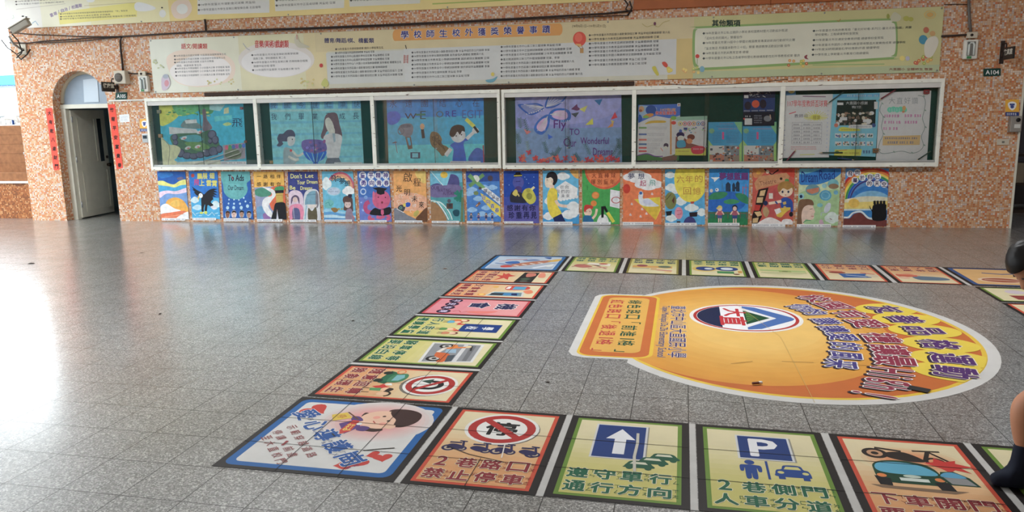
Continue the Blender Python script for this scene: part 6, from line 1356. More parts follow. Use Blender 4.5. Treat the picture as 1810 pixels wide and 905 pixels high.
m.ell(58.2, 20.4, 1, 1, HAIR); m.ell(62.6, 26, 1, 1, HAIR); m.line([(54.6, 27.4), (56.8, 30.4)], .7, (180, 70, 60)); m.ell(54.6, 22.6, 2, 2, (240, 160, 140)); m.ell(61, 30.4, 2, 2, (240, 160, 140))
m.poly([(38, 34), (45, 27), (51, 36), (46, 46)], (96, 64, 130)); m.blob([(41, 24), (45, 23), (49, 28), (44, 30)], (90, 60, 124)); m.blob([(51, 35), (56, 36), (55, 41), (50, 40)], (90, 60, 124)); m.poly([(43.5, 28), (47.5, 28.5), (48, 42), (44, 47), (42, 42)], (206, 60, 50)); m.text('志工', 43.2, 33, 47.4, 42, (232, 206, 90), bold=.02); m.ell(48.8, 32.6, 1.5, 1.5, (230, 230, 226))
m.poly([(29, 23), (36, 18.5), (42, 25.5), (33, 31)], (226, 190, 50)); m.line([(36.5, 18), (46, 27)], .9, (110, 70, 40)); m.ct('停', 35.4, 24.4, 5, 5, (180, 90, 40), 45)
for (u, v), ch in zip([(15.2, 25.2), (27, 38), (38, 49.2), (49.6, 61), (61.6, 73)], '愛心導護崗'):
    m.ct(ch, u, v, 12.6, 12.6, (26, 84, 158), 45, bold=.045, edge=(232, 230, 226), ew=.04)
    for k, b in enumerate(ZY[ch]): m.ct(b, u+5.4-k*2.4, v+6.4+k*.2+k*2.4, 2.2, 2.6, (26, 60, 130), 45)
for st, (u0, v0) in (('示範穿越道路', (15.5, 43)), ('停讓、前進', (11.5, 50.5)), ('至大直校門', (9.5, 58))):
    for k, ch in enumerate(st): m.ct(ch, u0+k*5.15, v0+k*5.9, 5, 5, (150, 52, 56), 45, bold=.005)
joints(m, [((0, 31), (92, 31)), ((0, 63), (92, 63)), ((32, 0), (32, 92)), ((63, 0), (63, 92))]); m.line([(64, 63.5), (72, 60), (78, 58)], .8, (70, 66, 60)); m.line([(40, 47), (43, 50)], .8, (50, 46, 44))
mtag(m, 'blue-bordered corner mat with a girl, red hearts and large blue characters, at near left')

# no stopping
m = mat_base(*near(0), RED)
m.ell(31.2, 25.6, 19, 19, (120, 112, 100)); m.ell(30.4, 24.8, 19.2, 19.2, (226, 224, 218)); m.ell(30.4, 24.8, 17.4, 17.4, (180, 40, 36)); m.ell(30.4, 24.8, 13, 13, (230, 228, 222))
m.ct('停', 30.2, 24.8, 16, 16, (26, 26, 28), bold=.045); a45 = math.radians(45)
m.line([(30.4-14*math.cos(a45), 24.8-14*math.sin(a45)), (30.4+14*math.cos(a45), 24.8+14*math.sin(a45))], 4.2, (180, 40, 36))
NV = (44, 40, 84)
for k, u in enumerate((13.5, 25.5, 37.5, 49.5)):
    v = 49.5+(k % 2)*.6
    if k != 1: wheel(m, u-3.6 if k < 3 else u+1.5, v+1.6, 3.4, NV, (190, 170, 140))
    wheel(m, u+3.0, v+1.6, 2.6, NV, (190, 170, 140)); m.blob([(u-5, v), (u-3, v-3), (u+2, v-2), (u+4, v+1), (u, v+3)], NV); m.line([(u-4.5, v-4.6), (u+1.5, v-4.8)], 1.5, NV); m.line([(u+2, v-6.5), (u+3.5, v+1)], 1.2, NV); m.line([(u, v-6.8), (u+4, v-6.4)], 1.2, NV)
mat_words(m, ('2巷路口', '禁止停車'), RED)
m.line([(9, 50), (22, 57), (40, 62)], .5, (60, 50, 50)); m.line([(36, 42), (38, 58)], .6, (226, 220, 210)); joints(m, [((0, 30), (60, 30)), ((0, 62), (60, 62)), ((28.5, 60), (28.5, 92))])
mtag(m, 'red-bordered no-parking mat with a round red sign and a row of scooters')

# one way
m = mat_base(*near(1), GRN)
m.poly([(14.8, 9.4), (40.6, 9.4), (40.6, 49), (14.8, 49)], (150, 146, 130)); m.poly([(14, 9), (40, 9), (40, 48.6), (14, 48.6)], (206, 206, 206)); m.poly([(15, 10), (39, 10), (39, 47.6), (15, 47.6)], (20, 56, 122))
m.poly([(27.2, 14), (34.4, 26.4), (30, 26.4), (30, 43.4), (24.4, 43.4), (24.4, 26.4), (20, 26.4)], (226, 226, 228))
CG = (18, 84, 58)
for u, v in ((48, 44), (43, 49), (37, 54)):
    m.blob([(u-6, v+1), (u-5, v-1.6), (u-3, v-4.4), (u+4, v-4.4), (u+6.4, v-1.4), (u+7, v+2), (u-5.6, v+2.4)], CG); m.poly([(u-2.4, v-3.6), (u+3.4, v-3.6), (u+4.6, v-1.4), (u-3.6, v-1.4)], (206, 206, 180)); m.ell(u-3.6, v+2.4, 1.6, 1.8, CG); m.ell(u+4.8, v+2.4, 1.6, 1.8, CG)
mat_words(m, ('遵守單行', '通行方向'), GRN)
m.line([(35.2, 18), (35.6, 30), (35, 45), (36, 60)], 1.4, (196, 192, 176)); joints(m, [((0, 30), (60, 30)), ((0, 62), (60, 62))])
mtag(m, 'green-bordered one-way mat with a white arrow on a blue square')

# parking
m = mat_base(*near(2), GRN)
m.poly([(19.6, 11), (44.4, 11), (44.4, 38), (19.6, 38)], (150, 146, 130)); m.poly([(18.6, 10.4), (43.6, 10.4), (43.6, 37.4), (18.6, 37.4)], (206, 208, 208)); m.poly([(19.6, 11.4), (42.6, 11.4), (42.6, 36.4), (19.6, 36.4)], (20, 56, 122))
m.ct('P', 31, 24, 12, 19, (228, 228, 230), bold=.05)
PB = (20, 66, 140)
m.ell(23.2, 41, 2.2, 2.4, PB); m.blob([(18.8, 44.6), (21, 43.6), (26, 43.6), (28, 44.8), (28, 50), (26.6, 50.2), (26, 47), (25.8, 57), (23.8, 57), (23.4, 52), (23, 57), (21, 57), (20.8, 47), (20.2, 50.2), (18.8, 50)], PB); m.line([(30.6, 38.6), (30.6, 57)], 1.1, PB)
m.blob([(33.6, 50), (34.4, 46.6), (36.6, 45.4), (38, 41.6), (44.6, 41.4), (46, 45), (48, 46.4), (48.6, 52), (47, 53), (34.4, 53)], PB); m.poly([(38.6, 42.8), (44, 42.6), (45, 45.4), (37.6, 45.6)], (206, 200, 120)); m.ell(36, 49, 1.4, 1.3, (206, 200, 120)); m.ell(46.4, 48.8, 1.4, 1.3, (206, 200, 120)); m.poly([(34.6, 52), (37.4, 52), (37.4, 55.6), (34.6, 55.6)], PB); m.poly([(44.8, 52), (47.6, 52), (47.6, 55.6), (44.8, 55.6)], PB)
mat_words(m, ('2巷側門', '人車分道'), GRN); joints(m, [((0, 30), (60, 30)), ((0, 62), (60, 62))])
mtag(m, 'green-bordered parking mat with a white P on blue above a figure and car')

# opening car door
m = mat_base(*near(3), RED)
for k in range(6): m.ell(31, 26, 24-k*2.6, 16-k*1.8, tuple(int((222, 204, 160)[j]+((226, 140, 90)[j]-(222, 204, 160)[j])*k/6) for j in range(3)))
DK = (44, 36, 32)
wheel(m, 16.8, 20, 5.6, DK, (200, 150, 110)); m.line([(18, 13.6), (29, 16)], 1.8, DK); m.blob([(21, 19), (30, 17), (37, 25.5), (30, 27), (22, 24)], DK); m.line([(37, 25), (40.6, 14.6)], 2, DK); m.line([(34, 14.6), (46, 13.6)], 1.5, DK); m.line([(41, 15), (47, 24)], 1.4, DK); m.ring(41, 25, 4.4, 4.2, .4, DK)
m.poly([(36, 27), (40, 25.6), (41.4, 21), (45, 24.4), (50, 22.4), (49, 25.6), (56, 28.6), (50, 30), (53, 35), (47, 32.6), (44, 36), (41.6, 32)], (206, 48, 40))
m.poly([(8, 53), (46, 53.6), (40, 56.6), (12, 55.6)], (130, 104, 80)); CGR = (20, 66, 46)
m.blob([(12.4, 38), (13.4, 32), (18, 28), (26, 26.6), (34, 28.6), (38, 33), (39.4, 41), (38.6, 49), (30, 50), (16, 49.6), (12.6, 46)], CGR); m.blob([(13.4, 36), (16, 30.4), (25, 28.6), (34, 31.4), (38, 39.6), (26, 41), (16, 40)], (86, 170, 200)); m.poly([(11.4, 44), (17.6, 46), (17, 53), (12, 52.6)], (26, 26, 28)); m.poly([(34.6, 47), (40.6, 46), (41.4, 54), (35.6, 54)], (26, 26, 28)); m.ell(14.6, 43.4, 2, 1.8, (226, 130, 60)); m.ell(37.6, 44.2, 2, 1.8, (226, 130, 60))
m.ell(27, 42.6, 3.6, 1.5, (190, 206, 190)); m.poly([(21.4, 44.4), (33, 44.4), (33, 47.4), (21.4, 47.4)], (206, 216, 206)); m.poly([(38, 42), (40, 35.6), (45.6, 34.4), (50.4, 40), (52.4, 48), (41, 48)], CGR); m.blob([(39.4, 40.6), (41, 36.6), (45.4, 35.6), (49, 40.4)], (86, 160, 196)); m.poly([(39.8, 41), (49, 41), (51, 47.2), (41.6, 47.2)], (140, 140, 140))
mat_words(m, ('下車開門', '要看後方'), RED); joints(m, [((0, 30), (60, 30)), ((0, 62), (60, 62))])
mtag(m, 'red-bordered mat of a green car opening its door on a motorcycle')
# the next one, mostly under the child
m = mat_base(*near(4), GRN)
m.ell(16, 31, 7, 8, (206, 130, 90)); m.ell(16, 29, 5, 5.4, (226, 170, 130)); m.blob([(10, 40), (20, 38), (24, 52), (8, 54)], (70, 120, 170)); m.poly([(30, 20), (50, 20), (50, 40), (30, 40)], (110, 140, 60)); mat_words(m, ('行走道路', '注意安全'), GRN)
mtag(m, 'green-bordered mat partly hidden behind the child at the right edge')

# left column
m = mat_base(*left(3.945, 4.541), RED)
m.ell(30.6, 24.2, 19, 17.6, (120, 112, 100)); m.ell(30, 23, 18.4, 17, (226, 224, 218)); m.ell(30, 23, 16.4, 15.2, (178, 40, 36)); m.ell(30, 23, 12.4, 11.4, (230, 228, 222))
m.line([(36, 32), (36.4, 22), (33, 17.4), (28.6, 16.6), (24.6, 19), (24, 24)], 3.6, (30, 30, 34), smooth=True); m.poly([(19.6, 23.6), (28.4, 23.6), (24, 31)], (30, 70, 60)); m.line([(20, 14.4), (40, 31.6)], 3.2, (178, 40, 36))
m.poly([(9, 56), (22, 58), (31, 57.4), (33, 52), (22, 49.4), (12, 50)], (30, 104, 70)); m.blob([(16, 52), (13, 44), (20, 41.4), (28, 44), (29, 52)], (60, 130, 90)); m.poly([(16, 50), (15, 45), (20, 43.4), (26, 45.6), (26.6, 50)], (120, 180, 186)); m.ell(13, 57, 3, 3.2, (26, 40, 34)); m.ell(27, 58.6, 3, 3.2, (26, 40, 34)); m.ring(10, 49, 4, 3, .3, (226, 120, 60))
m.poly([(32, 52), (36, 50), (38, 46), (41, 50), (45, 51), (41, 54), (38, 58), (36, 54)], (206, 48, 40)); m.poly([(31, 48), (35, 46), (34, 52)], (230, 230, 226)); m.ell(42, 47, 3.4, 3.6, (236, 190, 150)); m.blob([(39.4, 46), (41, 42.6), (45, 44), (45, 47)], (50, 30, 24)); m.poly([(40, 51), (45, 50), (45, 57), (41, 58)], (80, 150, 90)); m.line([(41.6, 58), (41, 63)], 1, (90, 60, 50)); m.ell(49.4, 47, 3.2, 3.4, (236, 190, 150)); m.ring(49.4, 46, 4.6, 4.6, .3, (40, 28, 24), a0=20, a1=200); m.poly([(47, 51), (51, 51), (52, 56), (47, 56)], (226, 170, 120)); m.line([(48, 56), (48, 62)], 1, (120, 80, 60))
mat_words(m, ('隨意迴轉', '險象環生'), RED, False); joints(m, [((0, 31), (60, 31)), ((0, 62), (60, 62)), ((30, 0), (30, 90))])
mtag(m, 'red-bordered no-turning mat with a round sign and a green car, near the corner')
m = mat_base(*left(4.582, 5.188), GRN)
m.poly([(8, 50), (8, 11), (48, 9), (53, 46)], (214, 214, 210)); m.poly([(10, 48), (10, 13), (46, 11), (51, 44)], (140, 142, 146)); m.poly([(8.4, 22.5), (48.4, 20.5), (48.6, 23.6), (8.4, 25.4)], (206, 206, 206)); m.poly([(12, 16), (46, 14), (46, 17), (12, 20)], (110, 112, 116))
wheel(m, 15.5, 37, 5.4, (34, 32, 32), (190, 186, 180)); wheel(m, 43.6, 37.4, 5.8, (34, 32, 32), (190, 186, 180))
OR = (226, 130, 50)
m.blob([(11, 33), (14, 29), (20, 30), (22, 34), (20, 37), (17, 33)], OR); m.blob([(30, 38), (32, 31), (40, 27), (50, 29), (50, 34), (44, 33), (38, 39), (28, 40)], (206, 96, 40)); m.line([(19, 34), (16, 20)], 3, OR); m.line([(20, 37), (30, 39)], 3, (226, 214, 200)); m.line([(13, 19), (24, 17)], 1.4, (50, 46, 46)); m.ell(15, 21, 2.6, 2.2, (226, 200, 150)); m.poly([(34, 25), (48, 24), (50, 28), (36, 30)], (70, 80, 90)); m.poly([(22, 28), (30, 26), (30, 34), (22, 35)], (150, 180, 200))
mat_words(m, ('騎車停等', '要沿白線'), GRN, False); joints(m, [((0, 32), (60, 32))])
mtag(m, 'green-bordered mat of an orange scooter parked in a grey bay')
m = mat_base(*left(5.222, 5.830), GRN)
m.poly([(19.4, 41), (19.4, 10), (41, 10), (41, 41)], (20, 58, 128)); m.ct('學', 30.4, 19.4, 8, 9, (226, 226, 228), bold=.03); m.ct('校', 30.2, 32.4, 8, 9, (226, 226, 228), bold=.03)
for u, v, c, h in ((10.6, 43, (226, 120, 60), (150, 60, 40)), (15.6, 47, (90, 170, 200), (190, 90, 50)), (36, 47, (90, 150, 80), (226, 130, 80)), (46.6, 42, (206, 130, 90), (120, 56, 44))):
    m.ell(u, v, 3.6, 3.4, h); m.ell(u, v+1, 2.6, 2.6, (236, 196, 164)); m.blob([(u-2.4, v+4), (u+2.4, v+4), (u+3, v+9), (u-3, v+9)], c); m.line([(u-1.4, v+9), (u-1.6, v+13)], 1, (90, 60, 50)); m.line([(u+1.4, v+9), (u+1.6, v+13)], 1, (90, 60, 50))
m.poly([(18, 46), (22, 39), (24, 47)], (206, 56, 50)); m.poly([(36, 43), (40, 39), (41, 45)], (206, 56, 50))
mat_words(m, ('行人走道', '禮讓學童'), GRN, False); joints(m, [((0, 30), (60, 30))])
mtag(m, 'green-bordered school mat with a blue panel lettered in white')
m = mat_base(*left(5.872, 6.472), PNK)
for ch, u, v in (('機', 25.5, 20.5), ('會', 24, 44.5)): m.ct(ch, u, v, 19, 17, (34, 36, 80), bold=.05, edge=(230, 224, 226), ew=.06)
for u, ch in zip((10.6, 23, 35.2, 48), '平安快樂'): m.ell(u, 70.2, 6.4, 6.2, (48, 26, 56)); m.ct(ch, u, 70.2, 7, 7, (206, 190, 220), bold=.03)
m.blob([(42, 24), (50, 30), (52, 42), (48, 50), (44, 46), (43, 34)], (226, 120, 110)); m.line([(46, 50), (50, 54), (44, 58), (48, 62)], .8, (190, 70, 70), smooth=True)
mtag(m, 'pink mat with two big dark blue characters and four purple ovals')
m = mat_base(*left(6.510, 7.110), RED)
m.poly([(34, 46), (34, 16), (52, 14), (52, 50)], (206, 206, 200)); m.poly([(36, 44), (36, 18), (50, 16), (50, 48)], (110, 140, 146)); m.poly([(39, 40), (39, 20), (48, 20), (48, 40)], (60, 130, 180)); m.poly([(40, 46), (40, 34), (48, 34), (48, 46)], (40, 50, 60)); m.poly([(39, 22), (48, 20), (47, 26), (40, 27)], (20, 40, 90))
m.blob([(9, 36), (9, 18), (20, 14), (26, 22), (25, 36)], (206, 70, 60)); m.poly([(11, 30), (11, 18), (24, 18), (24, 30)], (80, 160, 196)); m.poly([(12, 36), (12, 33), (22, 33), (22, 37)], (232, 232, 226)); m.ell(15, 48, 3, 3, (226, 170, 50)); m.ell(47, 54, 4, 4, (226, 150, 50)); m.ell(47, 54, 2.4, 2.4, (240, 210, 110)); m.blob([(24, 12), (34, 8), (40, 12), (30, 18)], (230, 130, 90))
mat_words(m, ('交會禮讓', '轉彎減速'), RED, False)
mtag(m, 'red-bordered mat of two blue-windowed vehicles passing, third from far left corner')
m = mat_base(*left(7.150, 7.752), RED)
m.poly([(8, 34), (8, 18), (56, 18), (56, 36)], (40, 40, 36)); m.blob([(12, 30), (12, 22), (24, 20), (30, 28)], (206, 120, 100)); m.ell(40, 27, 5, 5, (70, 90, 70)); m.ell(50, 27, 4, 4, (90, 90, 80)); m.blob([(10, 12), (30, 9), (30, 16), (10, 17)], (230, 140, 110))
m.poly([(14, 50), (22, 46), (26, 40), (32, 46), (46, 44), (38, 50), (50, 58), (34, 54), (24, 62), (26, 54), (12, 56), (20, 52)], (206, 70, 56))
mat_words(m, ('不闖紅燈', '停看再行'), RED, False)
mtag(m, 'red-bordered mat with red splash and black panel, beside the rocket corner mat')
# far left corner mat
m = mat_base((-2.135, 8.640), (-1.258, 8.650), (-1.258, 7.785), (-2.137, 7.772), dict(edge=(40, 110, 170), top=(190, 206, 222)), 90, 88, 4)
m.K = None
def far_corner(m):
    m.poly([(9, 60), (81, 40), (81, 79), (9, 79)], (176, 186, 200)); m.blob([(26, 62), (34, 70), (60, 52), (76, 34), (74, 26), (52, 38)], (190, 120, 90)); m.blob([(70, 36), (76, 22), (84, 20), (80, 34)], (226, 180, 70)); m.blob([(22, 66), (28, 60), (36, 70), (26, 74)], (206, 70, 60))
    for k in range(4): m.line([(36+k*8, 60-k*6), (42+k*8, 64-k*6)], 3, (240, 230, 214))
    m.blob([(22, 44), (34, 36), (40, 48), (30, 54)], (60, 110, 180)); m.blob([(40, 30), (52, 22), (60, 30), (48, 36)], (120, 140, 180)); m.line([(12, 50), (34, 60)], 3, (70, 110, 170)); m.line([(20, 30), (44, 24)], 3, (206, 110, 110)); m.line([(60, 74), (80, 52)], 5, (226, 232, 240)); m.line([(14, 40), (26, 30)], 2, (206, 140, 130)); m.blob([(62, 12), (70, 10), (70, 20)], (40, 90, 160)); m.ell(76, 60, 4, 6, (226, 230, 226)); m.line([(30, 14), (48, 16)], 2, (150, 160, 180))
far_corner(m)
mtag(m, 'pale blue corner mat with a striped rocket, at the far left corner of the board')

# far row, pictures facing away from the view
def ty(x): return 8.650-0.0425*(x+1.235)
def by(x): return 7.797-0.0465*(x+1.222)
XF = [(-1.225, -0.628), (-0.585, 0.008), (0.052, 0.670), (0.712, 1.310), (1.352, 1.945), (1.990, 2.572)]
def far(i):
    x0, x1 = XF[i]; return (x1, by(x1)), (x0, by(x0)), (x0, ty(x0)), (x1, ty(x1))
BRN = dict(edge=(112, 70, 44), top=(226, 204, 160), low=(210, 200, 110), ink=(40, 84, 50))
m = mat_base(*far(0), GRN)
m.blob([(50, 30), (40, 22), (30, 30), (38, 40), (48, 42)], (190, 110, 96)); m.ell(28, 46, 7, 6, (206, 90, 80)); m.ell(26, 40, 4, 5, (70, 110, 80)); m.line([(52, 26), (36, 44), (14, 20)], 2.4, (170, 90, 90), smooth=True); m.poly([(12, 36), (38, 44), (36, 54), (12, 50)], (232, 224, 206)); m.line([(14, 30), (24, 24), (34, 20)], 4, (206, 150, 130)); m.ell(20, 48, 5, 4, (190, 80, 70))
mat_words(m, ('行走斑馬', '注意號誌'), GRN, False); mtag(m, 'green-bordered mat with pinkish figures, first in the far row beside the blue corner mat')
m = mat_base(*far(1), dict(GRN, edge=(140, 130, 50)))
m.poly([(10, 34), (52, 34), (52, 46), (10, 46)], (214, 160, 80)); m.ell(42, 46, 6, 6, (150, 70, 80)); m.ell(18, 42, 7, 6, (90, 110, 90)); m.poly([(26, 22), (32, 22), (32, 36), (26, 36)], (206, 170, 120)); m.line([(10, 20), (26, 24)], 4, (206, 110, 110)); m.line([(34, 30), (52, 30)], 2, (120, 140, 130)); m.ell(14, 14, 4, 4, (226, 190, 120))
mat_words(m, ('過馬路時', '左右看清'), dict(GRN, ink=(40, 70, 70)), False); mtag(m, 'yellowish mat with an orange bar picture, second in the far row from the left')
m = mat_base(*far(2), GRN)
m.ell(42, 38, 12, 14, (214, 180, 80)); m.ell(41, 40, 9.5, 11, (36, 64, 130)); m.ell(20, 42, 11, 12, (36, 64, 130)); m.ell(20, 42, 6, 7, (214, 220, 226)); m.ell(38, 40, 4, 5, (206, 214, 224)); m.poly([(14, 16), (30, 16), (30, 28), (14, 28)], (70, 140, 80)); m.poly([(6, 22), (10, 20), (10, 32), (6, 32)], (206, 150, 60)); m.ell(12, 14, 3, 3, (120, 70, 50))
mat_words(m, ('單車安全', '戴好頭盔'), GRN, False); mtag(m, 'green-bordered mat with two round blue signs, third in the far row from the left')
m = mat_base(*far(3), GRN)
m.poly([(8, 34), (52, 38), (52, 46), (8, 44)], (170, 190, 120)); m.blob([(12, 26), (22, 18), (38, 18), (50, 26), (44, 34), (16, 34)], (206, 200, 150)); m.line([(8, 30), (52, 28)], 1.6, (110, 140, 80)); m.poly([(22, 34), (34, 34), (34, 42), (22, 42)], (150, 170, 90)); m.ell(28, 38, 3, 3, (120, 130, 70))
mat_words(m, ('校園周邊', '車輛慢行'), GRN, False); mtag(m, 'green-bordered mat with a pale hill picture, fourth in the far row from the left')
m = mat_base(*far(4), RED)
m.poly([(14, 20), (40, 16), (42, 36), (16, 40)], (50, 96, 160)); m.ell(42, 42, 8, 5, (150, 60, 50)); m.poly([(36, 44), (52, 48), (52, 52), (36, 50)], (206, 120, 90)); m.ell(12, 30, 6, 8, (206, 190, 160)); m.line([(8, 38), (20, 44)], 3, (206, 90, 80)); m.line([(18, 24), (36, 30)], 2, (206, 210, 214))
mat_words(m, ('行車分心', '危險萬分'), RED, False); mtag(m, 'red-bordered mat with a blue van picture, fifth in the far row from the left')
m = mat_base(*far(5), RED)
m.blob([(10, 20), (34, 16), (40, 28), (34, 36), (12, 32)], (96, 120, 140)); m.blob([(34, 34), (50, 30), (52, 42), (38, 46)], (206, 96, 70)); m.ell(48, 26, 5, 6, (226, 180, 150)); m.line([(30, 40), (52, 44)], 3, (226, 150, 120))
mat_words(m, ('酒後駕車', '害人害己'), RED, False); mtag(m, 'red-bordered mat with grey-blue and orange shapes, sixth in the far row from left')
x0 = 2.610; x1 = 3.50
m = mat_base((x0, ty(x0)), (x1, ty(x1)), (x1, by(x1)), (x0, by(x0)), dict(edge=(50, 84, 140), top=(224, 176, 110)), 90, 88, 4)
m.ell(34, 60, 20, 13, (232, 200, 170)); m.ell(34, 60, 17, 10, (170, 90, 60)); m.line([(20, 58), (48, 62)], 3, (206, 170, 150)); m.line([(28, 26), (44, 30), (60, 26)], 4, (90, 100, 140)); m.line([(52, 40), (64, 60)], 3, (236, 236, 236)); m.line([(60, 40), (72, 30)], 3, (90, 110, 160)); m.poly([(60, 50), (80, 44), (78, 66), (62, 70)], (206, 130, 70))
mtag(m, 'orange mat with a brown oval, at the far right corner')
# right-hand column, running back towards the child
def rcol(y0, y1, dy=0.0): return (x0+.0, y0), (x0+.0, y1), (x1, y1), (x1, y0)
m = mat_base(*rcol(6.98, 7.56), GRN)
m.poly([(10, 18), (26, 16), (26, 34), (10, 36)], (150, 60, 56)); m.ell(40, 26, 8, 8, (206, 190, 200)); m.ell(18, 44, 6, 6, (130, 80, 70)); m.poly([(32, 40), (52, 38), (52, 50), (32, 52)], (170, 90, 80)); mat_words(m, ('上下樓梯', '靠右慢走'), GRN, False)
mtag(m, 'green-bordered mat with red figures below the far right corner')
m = mat_base(*rcol(6.36, 6.94), RED); m.ell(30, 26, 14, 14, (206, 120, 90)); m.ell(30, 26, 9, 9, (230, 214, 190)); mat_words(m, ('搭乘公車', '排隊上車'), RED, False)
mtag(m, 'red-bordered mat second below the orange corner mat')

# white tape strips between the mats
def tape(q, label):
    b = Art('f', None, gain=FG, rough=.4, var=.08, scale=9); b.thick = .0012; b.sheet2 = None
    b.plane_poly(q, (196, 194, 190)); tag(b.build('white_tape'), label, 'tape', 'white tape strips between mats')
def vs_(xa, xb, f0, f1): return [(xa, f0(xa)), (xb, f0(xb)), (xb, f1(xb)), (xa, f1(xa))]
NAMES = ['the girl corner mat and the no-parking mat', 'the no-parking mat and the one-way mat', 'the one-way mat and the parking mat', 'the parking mat and the car-door mat', 'the car-door mat and the mat behind the child']
for (xa, xb), nm in zip([(-1.233, -1.206), (-0.587, -0.556), (0.059, 0.089), (0.705, 0.739), (1.355, 1.385)], NAMES): tape(vs_(xa, xb, ny, fy), 'white tape strip between '+nm)
for (ya, yb), nm in zip([(4.543, 4.580), (5.190, 5.220), (5.832, 5.870), (6.474, 6.508), (7.112, 7.148)], ['the no-turning mat and the scooter mat', 'the scooter mat and the school mat', 'the school mat and the pink mat', 'the pink mat and the two-vehicle mat', 'the two-vehicle mat and the black-panel mat']):
    tape([(LX0, ya), (LX1, ya), (LX1, yb), (LX0, yb)], 'white tape strip between '+nm)
for (xa, xb), nm in zip([(-1.256, -1.228), (-0.625, -0.588), (0.011, 0.049), (0.673, 0.709), (1.313, 1.349), (1.948, 1.987), (2.575, 2.607)], ['the rocket corner mat and the first far-row mat', 'the first and second far-row mats', 'the second and third far-row mats', 'the third and fourth far-row mats', 'the fourth and fifth far-row mats', 'the fifth and sixth far-row mats', 'the sixth far-row mat and the orange corner mat']):
    tape(vs_(xa, xb, by, ty), 'white tape strip between '+nm)
# ------------------------------------------------------------------ big round floor emblem
E1 = (1000, 490, 3.62); E2 = (1380, 500, 3.9357); E6 = (1010, 510, 6.9625)
m = Art('f', E1, gain=FG, rough=.48, spec=.22, var=.05, scale=5); m.thick = .0016
ECX, ECY, ERX, ERY = 0.735, 5.83, 1.375, 1.525
def eout(k, tab):
    """outline of the round sheet with its tab on the left; k shrinks it"""
    rx, ry = ERX-k, ERY-k; t0 = math.radians(180-39); P = []
    for i in range(65):
        t = -t0+2*t0*i/64; P.append((ECX+rx*math.cos(t), ECY+ry*math.sin(t)))
    if tab:
        x0, ya, yb = -0.745+k, 4.93+k, 6.82-k; r = 0.12
        P += [(-0.33, yb), (x0+r, yb), (x0+r*.3, yb-r*.3), (x0, yb-r), (x0, ya+r), (x0+r*.3, ya+r*.3), (x0+r, ya), (-0.33, ya)]
    return P
def epoly(P, c): m.plane_poly(P, c)
def el(cx, cy, rx, ry, c, n=48): epoly([(cx+rx*math.cos(2*PI*i/n), cy+ry*math.sin(2*PI*i/n)) for i in range(n)], c)
epoly(eout(0, True), (206, 204, 200)); epoly(eout(0.075, True), (226, 186, 30))
def ring_el(k0, c): el(ECX, ECY, ERX-k0, ERY-k0, c, 72)
ring_el(0.105, (200, 104, 36))
el(0.46, 5.86, 1.02, 1.30, (218, 146, 40), 72)
for k in range(8):
    q = k/7; el(0.46+0.08*q, 5.86, 0.98-0.5*q, 1.24-0.66*q, tuple(int((218, 150, 42)[j]+((232, 186, 92)[j]-(218, 150, 42)[j])*q) for j in range(3)), 56)
def rrect(x0, x1, y0, y1, r, c):
    P = []
    for cx, cy, a0 in ((x1-r, y1-r, 0), (x0+r, y1-r, 90), (x0+r, y0+r, 180), (x1-r, y0+r, 270)):
        P += [(cx+r*math.cos(math.radians(a0+t)), cy+r*math.sin(math.radians(a0+t))) for t in range(0, 91, 15)]
    epoly(P, c)
rrect(-0.690, -0.175, 4.965, 6.785, .10, (226, 186, 30)); rrect(-0.672, -0.200, 4.985, 6.760, .09, (200, 104, 36)); rrect(-0.610, -0.262, 5.075, 6.690, .07, (222, 168, 66))
def ft(st, px, py, w, h, col, K, ang=-90, **k):
    x, y = floor_at(K[0]+px/K[2], K[1]+py/K[2]); m.ftext(st, x, y, w, h, ang, col, **k)
GI = (30, 84, 60); RI = (190, 60, 56)
for ch, x, y, f in [('綠', 785, 170, 1), ('色', 775, 225, 1), ('路', 765, 288, 1), ('口', 748, 350, 1), ('前', 715, 485, 1), ('進', 700, 560, 1), ('格', 675, 675, 1)]: ft(ch, x, y, .125, .115, GI, E6, bold=.03)
for ch, x, y in [('紅', 568, 165), ('色', 548, 220), ('路', 530, 280), ('口', 510, 343), ('後', 465, 475), ('退', 440, 552), ('格', 408, 660)]: ft(ch, x, y, .125, .115, RI, E6, bold=.03)
ft('「', 795, 430, .05, .07, GI, E6, bold=.03); ft('」', 590, 768, .05, .07, GI, E6, bold=.03); ft('「', 545, 420, .05, .07, RI, E6, bold=.03); ft('」', 310, 752, .05, .07, RI, E6, bold=.03); ft('1', 685, 625, .02, .1, GI, E6, bold=.02); ft('1', 425, 612, .02, .1, RI, E6, bold=.02)
ft('臺北市中山區大直國民小學', 718, 332, 1.42, .125, (60, 52, 110), E1, bold=.015, edge=(236, 226, 214), ew=.03)
ft('Taipei Municipal Da Zhi Elementary School', 621, 330, 1.42, .075, (46, 50, 110), E1, bold=.02, edge=(236, 222, 190), ew=.025)
